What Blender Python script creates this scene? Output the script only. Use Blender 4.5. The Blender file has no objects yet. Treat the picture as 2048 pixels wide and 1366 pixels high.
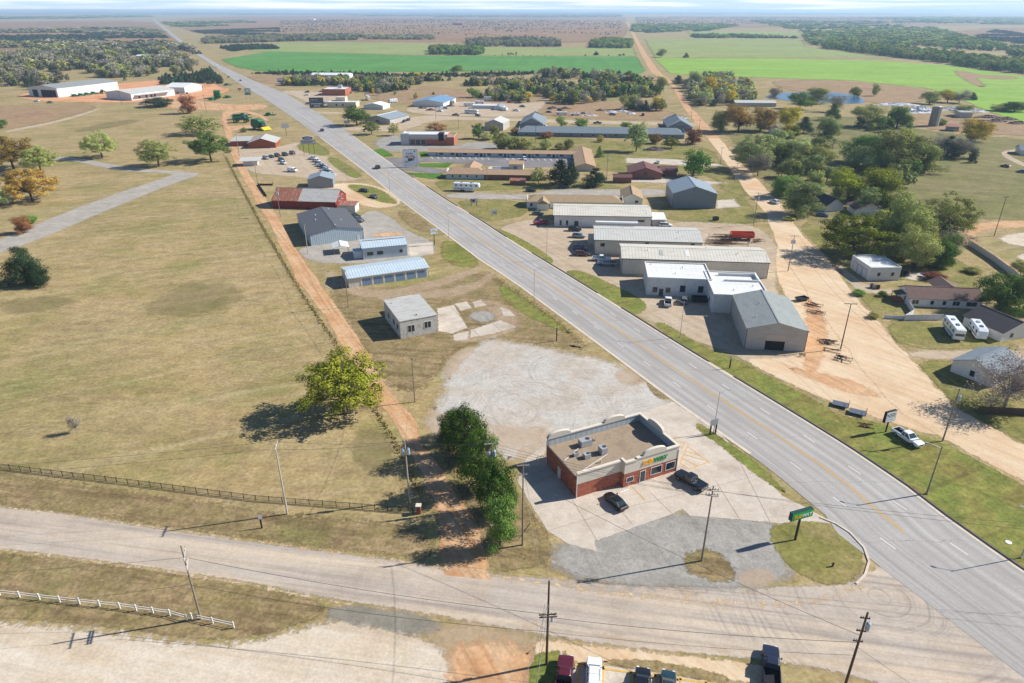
import bpy, bmesh, math, random
import numpy as np
from mathutils import Vector, Matrix
from mathutils.geometry import tessellate_polygon
R = math.radians
random.seed(7)
sc = bpy.context.scene
COL = sc.collection

# ---------------------------------------------------------------- camera
CAM_H, FPX, HORIZON = 82.0, 1365.0, 20.5
PITCH = math.atan((683 - HORIZON) / FPX)
cam = bpy.data.cameras.new('camera'); cam.sensor_width = 36.0; cam.lens = FPX / 2048 * 36
cam.clip_start = 1.0; cam.clip_end = 60000.0
camo = bpy.data.objects.new('camera', cam); COL.objects.link(camo)
camo.location = (0, 0, CAM_H); camo.rotation_euler = (math.pi / 2 - PITCH, 0, 0)
sc.camera = camo

# ---------------------------------------------------------------- daylight
SUN_EL, SUN_AZ = 35.5, 13.0            # elevation, azimuth above +X towards +Y
w = bpy.data.worlds.new('World'); sc.world = w; w.use_nodes = True
nt = w.node_tree; bg = nt.nodes['Background']
sky = nt.nodes.new('ShaderNodeTexSky'); sky.sky_type = 'NISHITA'; sky.sun_disc = False
sky.sun_elevation = R(SUN_EL); sky.sun_rotation = R(90 - SUN_AZ); sky.air_density = 1.0; sky.dust_density = 0.25; sky.ozone_density = 2.5
def wn(typ, **kw):
    n = nt.nodes.new('ShaderNode' + typ)
    for k, v in kw.items(): setattr(n, k, v)
    return n
# thin pale cloud veil low over the horizon
tcw = wn('TexCoord'); spw = wn('SeparateXYZ'); nt.links.new(tcw.outputs['Generated'], spw.inputs[0])
mpw = wn('Mapping'); mpw.inputs['Scale'].default_value = (3.0, 3.0, 90.0); nt.links.new(tcw.outputs['Generated'], mpw.inputs[0])
nzw = wn('TexNoise'); nzw.inputs['Scale'].default_value = 2.0; nzw.inputs['Detail'].default_value = 5; nt.links.new(mpw.outputs[0], nzw.inputs['Vector'])
rpw = wn('ValToRGB'); rpw.color_ramp.elements[0].position = .42; rpw.color_ramp.elements[0].color = (7.6, 9.7, 11.7, 1); rpw.color_ramp.elements[1].position = .62; rpw.color_ramp.elements[1].color = (13.2, 13.8, 14.3, 1); nt.links.new(nzw.outputs['Fac'], rpw.inputs[0])
lowz = wn('MapRange'); lowz.inputs[1].default_value = 0.0; lowz.inputs[2].default_value = .16; lowz.inputs[3].default_value = .92; lowz.inputs[4].default_value = 0.0; nt.links.new(spw.outputs[2], lowz.inputs[0])
mxw = wn('Mix', data_type='RGBA'); nt.links.new(lowz.outputs[0], mxw.inputs[0]); tnt = wn('Mix', data_type='RGBA', blend_type='MULTIPLY'); tnt.inputs[0].default_value = 1.0; tnt.inputs[7].default_value = (.86, 1.0, 1.2, 1); nt.links.new(sky.outputs[0], tnt.inputs[6]); nt.links.new(tnt.outputs[2], mxw.inputs[6]); nt.links.new(rpw.outputs[0], mxw.inputs[7])
nt.links.new(mxw.outputs[2], bg.inputs[0]); bg.inputs[1].default_value = 0.062
sun = bpy.data.lights.new('sun', 'SUN'); sun.energy = 5.0; sun.angle = R(0.5); sun.color = (1.0, 0.965, 0.915)
suno = bpy.data.objects.new('sun', sun); COL.objects.link(suno)
d = Vector((math.cos(R(SUN_EL)) * math.cos(R(SUN_AZ)), math.cos(R(SUN_EL)) * math.sin(R(SUN_AZ)), math.sin(R(SUN_EL))))
suno.rotation_euler = d.to_track_quat('Z', 'Y').to_euler(); suno.location = (60, 10, 90)
sc.view_settings.view_transform = 'Standard'; sc.view_settings.look = 'None'
sc.view_settings.gamma = 1.0; sc.view_settings.exposure = 0.60
sc.render.engine = 'CYCLES'
sc.cycles.max_bounces = 5; sc.cycles.transparent_max_bounces = 12; sc.cycles.volume_bounces = 1
sc.cycles.volume_step_rate = 10

# ---------------------------------------------------------------- surveying: a point of the photograph on the plane z
cp, sp = math.cos(PITCH), math.sin(PITCH)
def ray(x, y):
    a = (x - 1024) / FPX; b = (683 - y) / FPX
    return (a, cp + b * sp, -sp + b * cp)
def P(x, y, z=0.0):
    dx, dy, dz = ray(x, y); t = (CAM_H - z) / -dz
    return Vector((dx * t, dy * t, z))
def hgt(b, t):
    g = P(*b); dx, dy, dz = ray(*t)
    return CAM_H + math.hypot(g.x, g.y) / math.hypot(dx, dy) * dz
def mpp(x, y):                        # metres per photograph pixel there
    g = P(x, y); return math.sqrt(g.x ** 2 + g.y ** 2 + CAM_H ** 2) / FPX
def S(r, g, b):
    f = lambda c: (c / 255 / 12.92) if c <= 10 else ((c / 255 + .055) / 1.055) ** 2.4
    return (f(r), f(g), f(b), 1.0)

# ---------------------------------------------------------------- objects
def tag(o, label=None, cat=None, group=None, kind=None):
    if label: o['label'] = label
    if cat: o['category'] = cat
    if group: o['group'] = group
    if kind: o['kind'] = kind
    return o
def empty(name, loc=(0, 0, 0), rz=0.0, label=None, cat=None, group=None):
    o = bpy.data.objects.new(name, None); COL.objects.link(o); o.empty_display_size = .3
    o.location = loc; o.rotation_euler = (0, 0, rz)
    return tag(o, label, cat, group)
def link(name, me, parent=None, mat=None, loc=None, rz=None):
    o = bpy.data.objects.new(name, me); COL.objects.link(o)
    if mat is not None:
        if not me.materials: me.materials.append(mat)
        o.material_slots[0].link = 'OBJECT'; o.material_slots[0].material = mat
    if parent: o.parent = parent
    if loc is not None: o.location = loc
    if rz is not None: o.rotation_euler = (0, 0, rz)
    return o
class MB:
    def __init__(s): s.v = []; s.f = []
    def add(s, vs, fs):
        n = len(s.v); s.v += [tuple(q) for q in vs]; s.f += [tuple(i + n for i in q) for q in fs]; return s
    def box(s, x0, y0, z0, x1, y1, z1):
        return s.add([(x0, y0, z0), (x1, y0, z0), (x1, y1, z0), (x0, y1, z0), (x0, y0, z1), (x1, y0, z1), (x1, y1, z1), (x0, y1, z1)],
                     [(0, 3, 2, 1), (4, 5, 6, 7), (0, 1, 5, 4), (1, 2, 6, 5), (2, 3, 7, 6), (3, 0, 4, 7)])
    def tube(s, p0, p1, r0, r1=None, n=6, cap=True):
        r1 = r0 if r1 is None else r1
        p0, p1 = Vector(p0), Vector(p1); ax = p1 - p0
        if ax.length < 1e-6: return s
        ax.normalize(); u = ax.orthogonal().normalized(); v = ax.cross(u); k = len(s.v)
        for p, r in ((p0, r0), (p1, r1)):
            for i in range(n):
                a = 2 * math.pi * i / n; s.v.append(tuple(p + u * (math.cos(a) * r) + v * (math.sin(a) * r)))
        for i in range(n): s.f.append((k + i, k + (i + 1) % n, k + n + (i + 1) % n, k + n + i))
        if cap: s.f.append(tuple(k + i for i in reversed(range(n)))); s.f.append(tuple(k + n + i for i in range(n)))
        return s
    def loft(s, rings, cap=True):
        k = len(s.v); n = len(rings[0])
        for r in rings: s.v += [tuple(q) for q in r]
        for j in range(len(rings) - 1):
            for i in range(n):
                a = k + j * n; s.f.append((a + i, a + (i + 1) % n, a + n + (i + 1) % n, a + n + i))
        if cap:
            s.f.append(tuple(k + i for i in reversed(range(n)))); a = k + (len(rings) - 1) * n; s.f.append(tuple(a + i for i in range(n)))
        return s
    def prism(s, poly, y0, y1):            # polygon in x,z extruded along y
        n = len(poly)
        return s.add([(x, y0, z) for x, z in poly] + [(x, y1, z) for x, z in poly],
                     [tuple(range(n)), tuple(reversed(range(n, 2 * n)))] + [(i, i + n, (i + 1) % n + n, (i + 1) % n) for i in range(n)])
    def mesh(s, name, smooth=False):
        me = bpy.data.meshes.new(name); me.from_pydata(s.v, [], s.f)
        bm = bmesh.new(); bm.from_mesh(me); bmesh.ops.recalc_face_normals(bm, faces=bm.faces); bm.to_mesh(me); bm.free()
        if smooth:
            for p in me.polygons: p.use_smooth = True
        return me
    def build(s, name, mat, parent=None, smooth=False, loc=None, rz=None):
        return link(name, s.mesh(name, smooth), parent, mat, loc, rz)

# ---------------------------------------------------------------- materials
def newmat(name):
    m = bpy.data.materials.new(name); m.use_nodes = True; t = m.node_tree; t.nodes.clear()
    out = t.nodes.new('ShaderNodeOutputMaterial'); b = t.nodes.new('ShaderNodeBsdfPrincipled')
    b.inputs['Roughness'].default_value = .8; b.inputs['Specular IOR Level'].default_value = .25
    t.links.new(b.outputs[0], out.inputs[0]); return m, t, b
def N(t, typ, **kw):
    n = t.nodes.new('ShaderNode' + typ)
    for k, v in kw.items():
        if k.startswith('i_'): n.inputs[k[2:].replace('_', ' ')].default_value = v
        else: setattr(n, k, v)
    return n
def ramp(t, fac, stops):
    r = N(t, 'ValToRGB'); e = r.color_ramp.elements
    while len(e) > 1: e.remove(e[-1])
    e[0].position, e[0].color = stops[0]
    for p, c in stops[1:]:
        q = e.new(p); q.color = c
    t.links.new(fac, r.inputs[0]); return r.outputs[0]
def mixc(t, fac, a, b, mode='MIX'):
    m = N(t, 'Mix', data_type='RGBA', blend_type=mode)
    for s, v in ((m.inputs[0], fac), (m.inputs[6], a), (m.inputs[7], b)):
        if isinstance(v, (int, float, tuple)): s.default_value = v
        else: t.links.new(v, s)
    return m.outputs[2]
def math_(t, op, a, b=None, c=None, clamp=False):
    m = N(t, 'Math', operation=op, use_clamp=clamp)
    for i, v in enumerate((a, b, c)):
        if v is None: continue
        if isinstance(v, (int, float)): m.inputs[i].default_value = v
        else: t.links.new(v, m.inputs[i])
    return m.outputs[0]
def noise(t, vec, scale, detail=4, rough=.55, off=0.0):
    n = N(t, 'TexNoise', noise_dimensions='3D'); n.inputs['Scale'].default_value = scale; n.inputs['Detail'].default_value = detail; n.inputs['Roughness'].default_value = rough
    if off:
        v = N(t, 'VectorMath', operation='ADD'); v.inputs[1].default_value = (off, off * 1.7, off * .3); t.links.new(vec, v.inputs[0]); vec = v.outputs[0]
    t.links.new(vec, n.inputs['Vector']); return n.outputs['Fac']
def rotvec(t, vec, ang, sx, sy):
    m = N(t, 'Mapping', vector_type='POINT'); m.inputs['Rotation'].default_value = (0, 0, ang); m.inputs['Scale'].default_value = (1, 1, 1)
    t.links.new(vec, m.inputs[0]); v = N(t, 'VectorMath', operation='MULTIPLY'); v.inputs[1].default_value = (sx, sy, 1)
    t.links.new(m.outputs[0], v.inputs[0]); return v.outputs[0]
def gmat(name, stops, scale=.06, fine=1.3, famt=.35, streak=None, edge=True, patch=None, rough=.95, soft=3.0, tracks=None):
    """ground cover: blotches, fine grain, optional directional streaks (angle, colour, amount, sx, sy), ragged edge"""
    m, t, b = newmat(name); pos = N(t, 'NewGeometry').outputs['Position']
    c = ramp(t, noise(t, pos, scale, 6, .62), stops)
    if patch:
        pc, ps, lo, hi, am = patch
        f = N(t, 'MapRange'); t.links.new(noise(t, pos, ps, 4, .6, 31.0), f.inputs[0]); f.inputs[1].default_value = lo; f.inputs[2].default_value = hi; f.inputs[4].default_value = am
        c = mixc(t, f.outputs[0], c, pc)
    if streak:
        for (an, sc_, am, sx, sy) in streak:
            f = N(t, 'MapRange'); t.links.new(noise(t, rotvec(t, pos, an, sx, sy), 1.0, 5, .65, 7.0), f.inputs[0]); f.inputs[1].default_value = .48; f.inputs[2].default_value = .68; f.inputs[4].default_value = am
            c = mixc(t, f.outputs[0], c, sc_)
    for (cx, cy, ax, ay, tc, am, fr) in (tracks or ()):      # worn wheel arcs of turning lorries, broken up
        v = N(t, 'VectorMath', operation='SUBTRACT'); v.inputs[1].default_value = (cx, cy, 0); t.links.new(pos, v.inputs[0])
        s = N(t, 'VectorMath', operation='MULTIPLY'); s.inputs[1].default_value = (ax, ay, 0); t.links.new(v.outputs[0], s.inputs[0])
        ln = N(t, 'VectorMath', operation='LENGTH'); t.links.new(s.outputs[0], ln.inputs[0])
        rr = math_(t, 'ADD', ln.outputs['Value'], math_(t, 'MULTIPLY', noise(t, pos, .06, 2), 5.0))
        cb = N(t, 'CombineXYZ'); t.links.new(rr, cb.inputs[0])
        f = N(t, 'MapRange'); t.links.new(noise(t, cb.outputs[0], fr, 3, .7), f.inputs[0]); f.inputs[1].default_value = .47; f.inputs[2].default_value = .62; f.inputs[4].default_value = am
        k = N(t, 'MapRange'); t.links.new(noise(t, pos, .16, 3, .6, cx), k.inputs[0]); k.inputs[1].default_value = .42; k.inputs[2].default_value = .62
        lim = N(t, 'MapRange'); t.links.new(ln.outputs['Value'], lim.inputs[0]); lim.inputs[1].default_value = 26; lim.inputs[2].default_value = 34; lim.inputs[3].default_value = 1.0; lim.inputs[4].default_value = 0.0
        c = mixc(t, math_(t, 'MULTIPLY', math_(t, 'MULTIPLY', f.outputs[0], k.outputs[0]), lim.outputs[0]), c, tc)
    g = N(t, 'MapRange'); t.links.new(noise(t, pos, fine, 5, .7, 3.0), g.inputs[0]); g.inputs[1].default_value = .25; g.inputs[2].default_value = .75; g.inputs[3].default_value = 1 - famt; g.inputs[4].default_value = 1 + famt
    c = mixc(t, 1.0, c, N_rgb(t, g.outputs[0]), 'MULTIPLY')
    g2 = N(t, 'MapRange'); t.links.new(noise(t, pos, fine * .28, 3, .6, 23.0), g2.inputs[0]); g2.inputs[1].default_value = .3; g2.inputs[2].default_value = .7; g2.inputs[3].default_value = 1 - famt * .4; g2.inputs[4].default_value = 1 + famt * .4
    c = mixc(t, 1.0, c, N_rgb(t, g2.outputs[0]), 'MULTIPLY')
    t.links.new(c, b.inputs['Base Color']); b.inputs['Roughness'].default_value = rough; b.inputs['Specular IOR Level'].default_value = .1
    if edge:
        a = N(t, 'Attribute', attribute_name='edge')
        e_ = a.outputs['Fac']; hump = math_(t, 'MULTIPLY', math_(t, 'MULTIPLY', e_, math_(t, 'SUBTRACT', 1.0, e_)), 4.0)
        k = math_(t, 'ADD', e_, math_(t, 'MULTIPLY', math_(t, 'MULTIPLY', math_(t, 'SUBTRACT', noise(t, pos, edge if edge is not True else .9, 6, .75, 11.0), .5), 2.6), hump))
        k = math_(t, 'MULTIPLY', math_(t, 'SUBTRACT', k, .5), soft, clamp=True)
        t.links.new(k, b.inputs['Alpha'])
    return m
def N_rgb(t, v):
    c = N(t, 'CombineColor')
    for i in range(3): t.links.new(v, c.inputs[i])
    return c.outputs[0]
def pmat(name, col, rough=.6, metal=0.0, var=.12, scale=1.5, spec=.3, coat=0.0, dirt=None):
    m, t, b = newmat(name); tc = N(t, 'TexCoord').outputs['Object']
    g = N(t, 'MapRange'); t.links.new(noise(t, tc, scale, 5, .65), g.inputs[0]); g.inputs[1].default_value = .25; g.inputs[2].default_value = .75; g.inputs[3].default_value = 1 - var; g.inputs[4].default_value = 1 + var
    c = mixc(t, 1.0, col, N_rgb(t, g.outputs[0]), 'MULTIPLY')
    if dirt:
        f = N(t, 'MapRange'); t.links.new(noise(t, tc, dirt[1], 6, .7, 5.0), f.inputs[0]); f.inputs[1].default_value = .5; f.inputs[2].default_value = .7; f.inputs[4].default_value = dirt[2]
        c = mixc(t, f.outputs[0], c, dirt[0])
    t.links.new(c, b.inputs['Base Color']); b.inputs['Roughness'].default_value = rough; b.inputs['Metallic'].default_value = metal
    b.inputs['Specular IOR Level'].default_value = spec; b.inputs['Coat Weight'].default_value = coat; b.inputs['Coat Roughness'].default_value = .08
    return m
def ribmat(name, col, line, axis='x', period=.9, lw=.22, rough=.45, var=.08, dirt=None, amt=.8, metal=0.0):
    """profiled sheet metal, lap siding: narrow lines every `period` metres along x, y, z or x+y"""
    m, t, b = newmat(name); tc = N(t, 'TexCoord').outputs['Object']; sep = N(t, 'SeparateXYZ'); t.links.new(tc, sep.inputs[0])
    v = {'x': sep.outputs[0], 'y': sep.outputs[1], 'z': sep.outputs[2]}.get(axis)
    if axis == 'xy': v = math_(t, 'ADD', sep.outputs[0], sep.outputs[1])
    fr = math_(t, 'FRACT', math_(t, 'DIVIDE', v, period)); on = math_(t, 'LESS_THAN', fr, lw)
    g = N(t, 'MapRange'); t.links.new(noise(t, tc, .7, 6, .65), g.inputs[0]); g.inputs[1].default_value = .25; g.inputs[2].default_value = .75; g.inputs[3].default_value = 1 - var; g.inputs[4].default_value = 1 + var
    c = mixc(t, 1.0, col, N_rgb(t, g.outputs[0]), 'MULTIPLY')
    if dirt:
        f = N(t, 'MapRange'); t.links.new(noise(t, rotvec(t, tc, 0, *dirt[1]), 1.0, 6, .7, 5.0), f.inputs[0]); f.inputs[1].default_value = dirt[3] if len(dirt) > 3 else .48; f.inputs[2].default_value = .68; f.inputs[4].default_value = dirt[2]
        c = mixc(t, f.outputs[0], c, dirt[0])
    c = mixc(t, math_(t, 'MULTIPLY', on, amt), c, line)
    t.links.new(c, b.inputs['Base Color']); b.inputs['Roughness'].default_value = rough; b.inputs['Metallic'].default_value = metal
    bp = N(t, 'Bump'); bp.inputs['Strength'].default_value = .5; bp.inputs['Distance'].default_value = .05
    t.links.new(math_(t, 'PINGPONG', fr, .5), bp.inputs['Height']); t.links.new(bp.outputs[0], b.inputs['Normal'])
    return m
def brickmat(name, c1, c2, mortar, sx=.42):
    m, t, b = newmat(name); tc = N(t, 'TexCoord').outputs['Object']; sep = N(t, 'SeparateXYZ'); t.links.new(tc, sep.inputs[0])
    cb = N(t, 'CombineXYZ'); t.links.new(math_(t, 'ADD', sep.outputs[0], sep.outputs[1]), cb.inputs[0]); t.links.new(sep.outputs[2], cb.inputs[1])
    k = N(t, 'TexBrick'); k.inputs['Color1'].default_value = c1; k.inputs['Color2'].default_value = c2; k.inputs['Mortar'].default_value = mortar
    k.inputs['Scale'].default_value = 1.0; k.inputs['Brick Width'].default_value = sx; k.inputs['Row Height'].default_value = sx * .4; k.inputs['Mortar Size'].default_value = .018; k.inputs['Bias'].default_value = 0
    t.links.new(cb.outputs[0], k.inputs['Vector'])
    g = N(t, 'MapRange'); t.links.new(noise(t, tc, 1.6, 6, .75), g.inputs[0]); g.inputs[1].default_value = .3; g.inputs[2].default_value = .7; g.inputs[3].default_value = .55; g.inputs[4].default_value = 1.4
    t.links.new(mixc(t, 1.0, k.outputs[0], N_rgb(t, g.outputs[0]), 'MULTIPLY'), b.inputs['Base Color']); b.inputs['Roughness'].default_value = .9
    return m
def leafmat(name, cols, trans=.14):
    """leaves: colour varies leaf by leaf, clump by clump and tree by tree"""
    m, t, b = newmat(name); ge = N(t, 'NewGeometry'); oi = N(t, 'ObjectInfo'); tc = N(t, 'TexCoord').outputs['Object']; rv = math_(t, 'FRACT', math_(t, 'ADD', oi.outputs['Random'], N(t, 'Attribute', attribute_name='tint').outputs['Fac']))
    f = math_(t, 'ADD', math_(t, 'MULTIPLY', ge.outputs['Random Per Island'], .3), math_(t, 'MULTIPLY', noise(t, tc, 4.0, 2), .6))
    f = math_(t, 'ADD', f, math_(t, 'SUBTRACT', math_(t, 'MULTIPLY', rv, .3), .1))
    c = ramp(t, f, [(i / (len(cols) - 1), q) for i, q in enumerate(cols)])
    hs = N(t, 'HueSaturation'); t.links.new(c, hs.inputs['Color'])
    t.links.new(math_(t, 'ADD', math_(t, 'MULTIPLY', rv, .55), .74), hs.inputs['Value'])
    t.links.new(math_(t, 'ADD', math_(t, 'MULTIPLY', math_(t, 'FRACT', math_(t, 'MULTIPLY', rv, 7.0)), .034), .483), hs.inputs['Hue'])
    df = N(t, 'BsdfDiffuse'); tr = N(t, 'BsdfTranslucent'); mx = N(t, 'MixShader'); mx.inputs[0].default_value = trans
    t.links.new(hs.outputs[0], df.inputs[0]); t.links.new(hs.outputs[0], tr.inputs[0]); t.links.new(df.outputs[0], mx.inputs[1]); t.links.new(tr.outputs[0], mx.inputs[2])
    t.links.new(mx.outputs[0], t.nodes['Material Output'].inputs[0]); return m
def glassmat(name, col=(.02, .03, .04, 1), rough=.12):
    m, t, b = newmat(name); b.inputs['Base Color'].default_value = col; b.inputs['Roughness'].default_value = rough; b.inputs['Specular IOR Level'].default_value = .7
    return m
# ================================================================ ground
def zone(name, pts, mat, z, ew=None, smooth=2, world=False, jag=.12, seg=None):
    """a patch of ground cover traced on the ground, with a ragged rim"""
    p = [Vector((q[0], q[1], 0)) for q in pts] if world else [P(*q) for q in pts]
    for _ in range(smooth):
        q = []
        for a, b in zip(p, p[1:] + p[:1]): q += [a * .75 + b * .25, a * .25 + b * .75]
        p = q
    cen = sum(p, Vector()) / len(p); dist = min(v.length for v in p)
    ew = (ew if ew is not None else max(.9, dist * .007)) * 1.5
    ar_ = abs(sum(a.x * b.y - b.x * a.y for a, b in zip(p, p[1:] + p[:1]))) / 2; pe_ = sum((b - a).length for a, b in zip(p, p[1:] + p[:1])); ew = min(ew, .5 * 2 * ar_ / pe_)
    seg = seg or max(.8, dist * .008)
    q = []
    for a, b in zip(p, p[1:] + p[:1]):
        n = max(1, min(40, int((b - a).length / seg)))
        q += [a.lerp(b, i / n) for i in range(n)]
    p = q
    area = sum(a.x * b.y - b.x * a.y for a, b in zip(p, p[1:] + p[:1]))
    if area < 0: p.reverse()
    n = len(p); rnd = random.Random(name)
    out, inn = [], []
    for i in range(n):
        tv = p[(i + 1) % n] - p[i - 1]
        if tv.length < 1e-5: tv = Vector((1, 0, 0))
        tv.normalize(); nr = Vector((tv.y, -tv.x, 0)); k = ew * rnd.uniform(-jag, jag) * .6
        out.append(p[i] + nr * (ew * .5 + k)); inn.append(p[i] + nr * (-ew * .5 + k))
    vs = [(v.x, v.y, z) for v in out] + [(v.x, v.y, z) for v in inn]
    fs = [(i, (i + 1) % n, n + (i + 1) % n, n + i) for i in range(n)]
    fs += [tuple(n + j for j in t) for t in tessellate_polygon([inn])]
    return sheet(name, vs, fs, [0.0] * n + [1.0] * n, mat)
def feather(name, path, wd, mat, z):
    p = resample([P(*q) for q in path], 90); n = len(p); vs, ed = [], []; rnd = random.Random(name)
    for i in range(n):
        tv = (p[min(i + 1, n - 1)] - p[max(i - 1, 0)]).normalized(); nr = Vector((tv.y, -tv.x, 0)); k = rnd.uniform(.7, 1.3)
        for f, e in ((-.5, 0.0), (0, .64 if 2 < i < n - 3 else 0.0), (.5, 0.0)): q = p[i] + nr * (wd * f * k); vs.append((q.x, q.y, z)); ed.append(e)
    fs = [(i * 3 + j, i * 3 + j + 1, i * 3 + j + 4, i * 3 + j + 3) for i in range(n - 1) for j in (0, 1)]
    return sheet(name, vs, fs, ed, mat)
def sheet(name, vs, fs, edge, mat, st=None, kind='structure'):
    me = bpy.data.meshes.new(name); me.from_pydata(vs, [], fs)
    bm = bmesh.new(); bm.from_mesh(me)
    for f in bm.faces:
        if f.normal.z < 0: f.normal_flip()
    bm.to_mesh(me); bm.free()
    a = me.attributes.new('edge', 'FLOAT', 'POINT'); a.data.foreach_set('value', edge)
    if st:
        a = me.attributes.new('st', 'FLOAT_VECTOR', 'POINT'); a.data.foreach_set('vector', [c for q in st for c in q])
    o = link(name, me, None, mat); o['kind'] = kind
    return o
def resample(p, n):
    L = [0]
    for a, b in zip(p, p[1:]): L.append(L[-1] + (b - a).length)
    out = []
    for i in range(n):
        s = L[-1] * i / (n - 1); j = 0
        while j < len(L) - 2 and L[j + 1] < s: j += 1
        k = (s - L[j]) / max(1e-6, L[j + 1] - L[j]); out.append(p[j].lerp(p[j + 1], k))
    return out
def strip(name, left, right, mat, z, ew=.5, n=None, world=False, lift=None):
    a = left if world else [P(*q) for q in left]; b = right if world else [P(*q) for q in right]
    n = n or 60
    a, b = resample_y(a, n), resample_y(b, n)
    vs, fs, ed, st = [], [], [], []; run = 0; rnd = random.Random(name)
    for i in range(n):
        w_ = (b[i] - a[i]).length; e = min(.45, ew / max(w_, .1)); j1, j2 = rnd.uniform(-.4, .4) * ew, rnd.uniform(-.4, .4) * ew
        if i: run += ((a[i] + b[i]) / 2 - (a[i - 1] + b[i - 1]) / 2).length
        u = (b[i] - a[i]).normalized()
        for k, (f, eg, jj) in enumerate(((-e / 2, 0, j1), (e / 2, 1, j1), (.5, 1, 0), (1 - e / 2, 1, j2), (1 + e / 2, 0, j2))):
            q = a[i] + u * (w_ * f + jj); vs.append((q.x, q.y, z + max(0.0, q.y - 600) * 3e-4)); ed.append(float(eg)); st.append((w_ * (f - .5), run, 0))
        if i:
            o = (i - 1) * 5
            for k in range(4): fs.append((o + k, o + k + 1, o + 5 + k + 1, o + 5 + k))
    return sheet(name, vs, fs, ed, mat, st)
def resample_y(p, n):
    p = sorted(p, key=lambda v: v.y); y0, y1 = p[0].y, p[-1].y
    ys = [y0 * (y1 / y0) ** (i / (n - 1)) for i in range(n)]; out = []
    for y in ys:
        j = 0
        while j < len(p) - 2 and p[j + 1].y < y: j += 1
        k = (y - p[j].y) / max(1e-6, p[j + 1].y - p[j].y); out.append(p[j].lerp(p[j + 1], min(1, max(0, k))))
    return out

HW = R(115.2)                       # direction of the highway; the cross street runs across it
GRASS = [(.25, S(144, 124, 86)), (.4, S(162, 142, 102)), (.52, S(154, 135, 92)), (.64, S(136, 128, 78)), (.8, S(166, 141, 98))]
M = {}
M['ground'] = gmat('dry_grass', GRASS, .045, 1.2, .4, edge=False, patch=(S(116, 117, 68), .018, .5, .7, .62),
                   streak=[(R(8), S(130, 106, 80), .5, .03, .3), (R(-20), S(118, 112, 70), .4, .03, .1), (R(65), S(172, 154, 120), .5, .25, .02)])
M['verge'] = gmat('verge_grass', [(.25, S(98, 88, 48)), (.45, S(130, 124, 66)), (.6, S(108, 116, 54)), (.8, S(134, 132, 76))], .12, 1.6, .45, streak=[(R(64), S(88, 76, 42), .55, .5, .05), (R(64), S(120, 132, 58), .65, .35, .03)])
M['rough'] = gmat('rough_grass', [(.25, S(108, 90, 62)), (.42, S(146, 126, 92)), (.58, S(128, 114, 76)), (.7, S(138, 118, 82)), (.85, S(160, 142, 108))], .16, 1.8, .5, streak=[(R(8), S(88, 70, 50), .6, .05, .5)], patch=(S(110, 112, 62), .07, .55, .72, .6))
M['lawn'] = gmat('lawn', [(.25, S(88, 92, 46)), (.45, S(118, 114, 62)), (.6, S(130, 124, 70)), (.8, S(106, 108, 52))], .1, 1.6, .45, patch=(S(148, 130, 90), .09, .46, .68, .8))
M['bright_lawn'] = gmat('watered_lawn', [(.3, S(62, 100, 32)), (.6, S(88, 120, 42)), (.8, S(104, 124, 56))], .1, 1.0, .25)
M['green_patch'] = gmat('green_patch', [(.3, S(112, 112, 62)), (.5, S(140, 130, 88)), (.65, S(150, 134, 102)), (.8, S(118, 118, 68))], .16, 1.3, .4, edge=.25, soft=.8)
M['gravel'] = gmat('white_gravel', [(.25, S(180, 164, 144)), (.4, S(198, 187, 172)), (.56, S(206, 200, 190)), (.8, S(194, 190, 184))], .09, 2.4, .26, patch=(S(198, 162, 126), .05, .54, .74, .85), edge=.45, soft=1.4, tracks=((12, 140, 1, 1.3, S(222, 218, 212), .75, 1.3), (2, 132, 1.2, 1, S(168, 158, 146), .7, 1.1), (22, 152, 1, 1.5, S(170, 160, 148), .7, .9)))
M['white_lot'] = gmat('pale_lot', [(.25, S(178, 158, 132)), (.45, S(194, 178, 154)), (.7, S(200, 188, 170))], .06, 2.4, .2, streak=[(R(10), S(170, 150, 124), .6, .02, .5), (R(16), S(208, 198, 182), .6, .02, .3)])
M['grey_gravel'] = gmat('grey_gravel', [(.25, S(142, 136, 126)), (.45, S(158, 154, 146)), (.6, S(166, 162, 154)), (.8, S(172, 164, 150))], .12, 2.6, .3, edge=.5, soft=1.6, streak=[(R(20), S(178, 170, 158), .55, .08, .5), (R(75), S(140, 133, 124), .45, .06, .6)])
M['dirt'] = gmat('orange_dirt', [(.25, S(182, 136, 96)), (.45, S(206, 160, 116)), (.6, S(212, 174, 134)), (.8, S(190, 146, 106))], .09, 1.6, .28, edge=.5, soft=1.6, streak=[(R(-118), S(164, 112, 74), .7, .03, .9), (R(-116), S(216, 190, 156), .5, .02, .6)])
M['dirt_red'] = gmat('red_dirt', [(.25, S(176, 116, 78)), (.5, S(200, 146, 106)), (.8, S(206, 168, 130))], .05, .9, .26)
M['tan_dirt'] = gmat('tan_dirt', [(.25, S(188, 158, 122)), (.45, S(200, 174, 140)), (.65, S(206, 184, 152)), (.85, S(194, 162, 124))], .05, 1.8, .12, streak=[(R(-126), S(182, 148, 112), .5, .02, .7), (R(-132), S(214, 196, 170), .5, .02, .5)], patch=(S(192, 144, 102), .035, .54, .74, .7))
M['yard'] = gmat('yard_gravel', [(.25, S(174, 152, 126)), (.45, S(190, 170, 144)), (.7, S(198, 180, 156))], .07, 1.8, .2, edge=.5, soft=1.6, streak=[(R(-118), S(164, 138, 110), .55, .04, .6), (R(-30), S(206, 190, 164), .4, .04, .4)])
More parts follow.
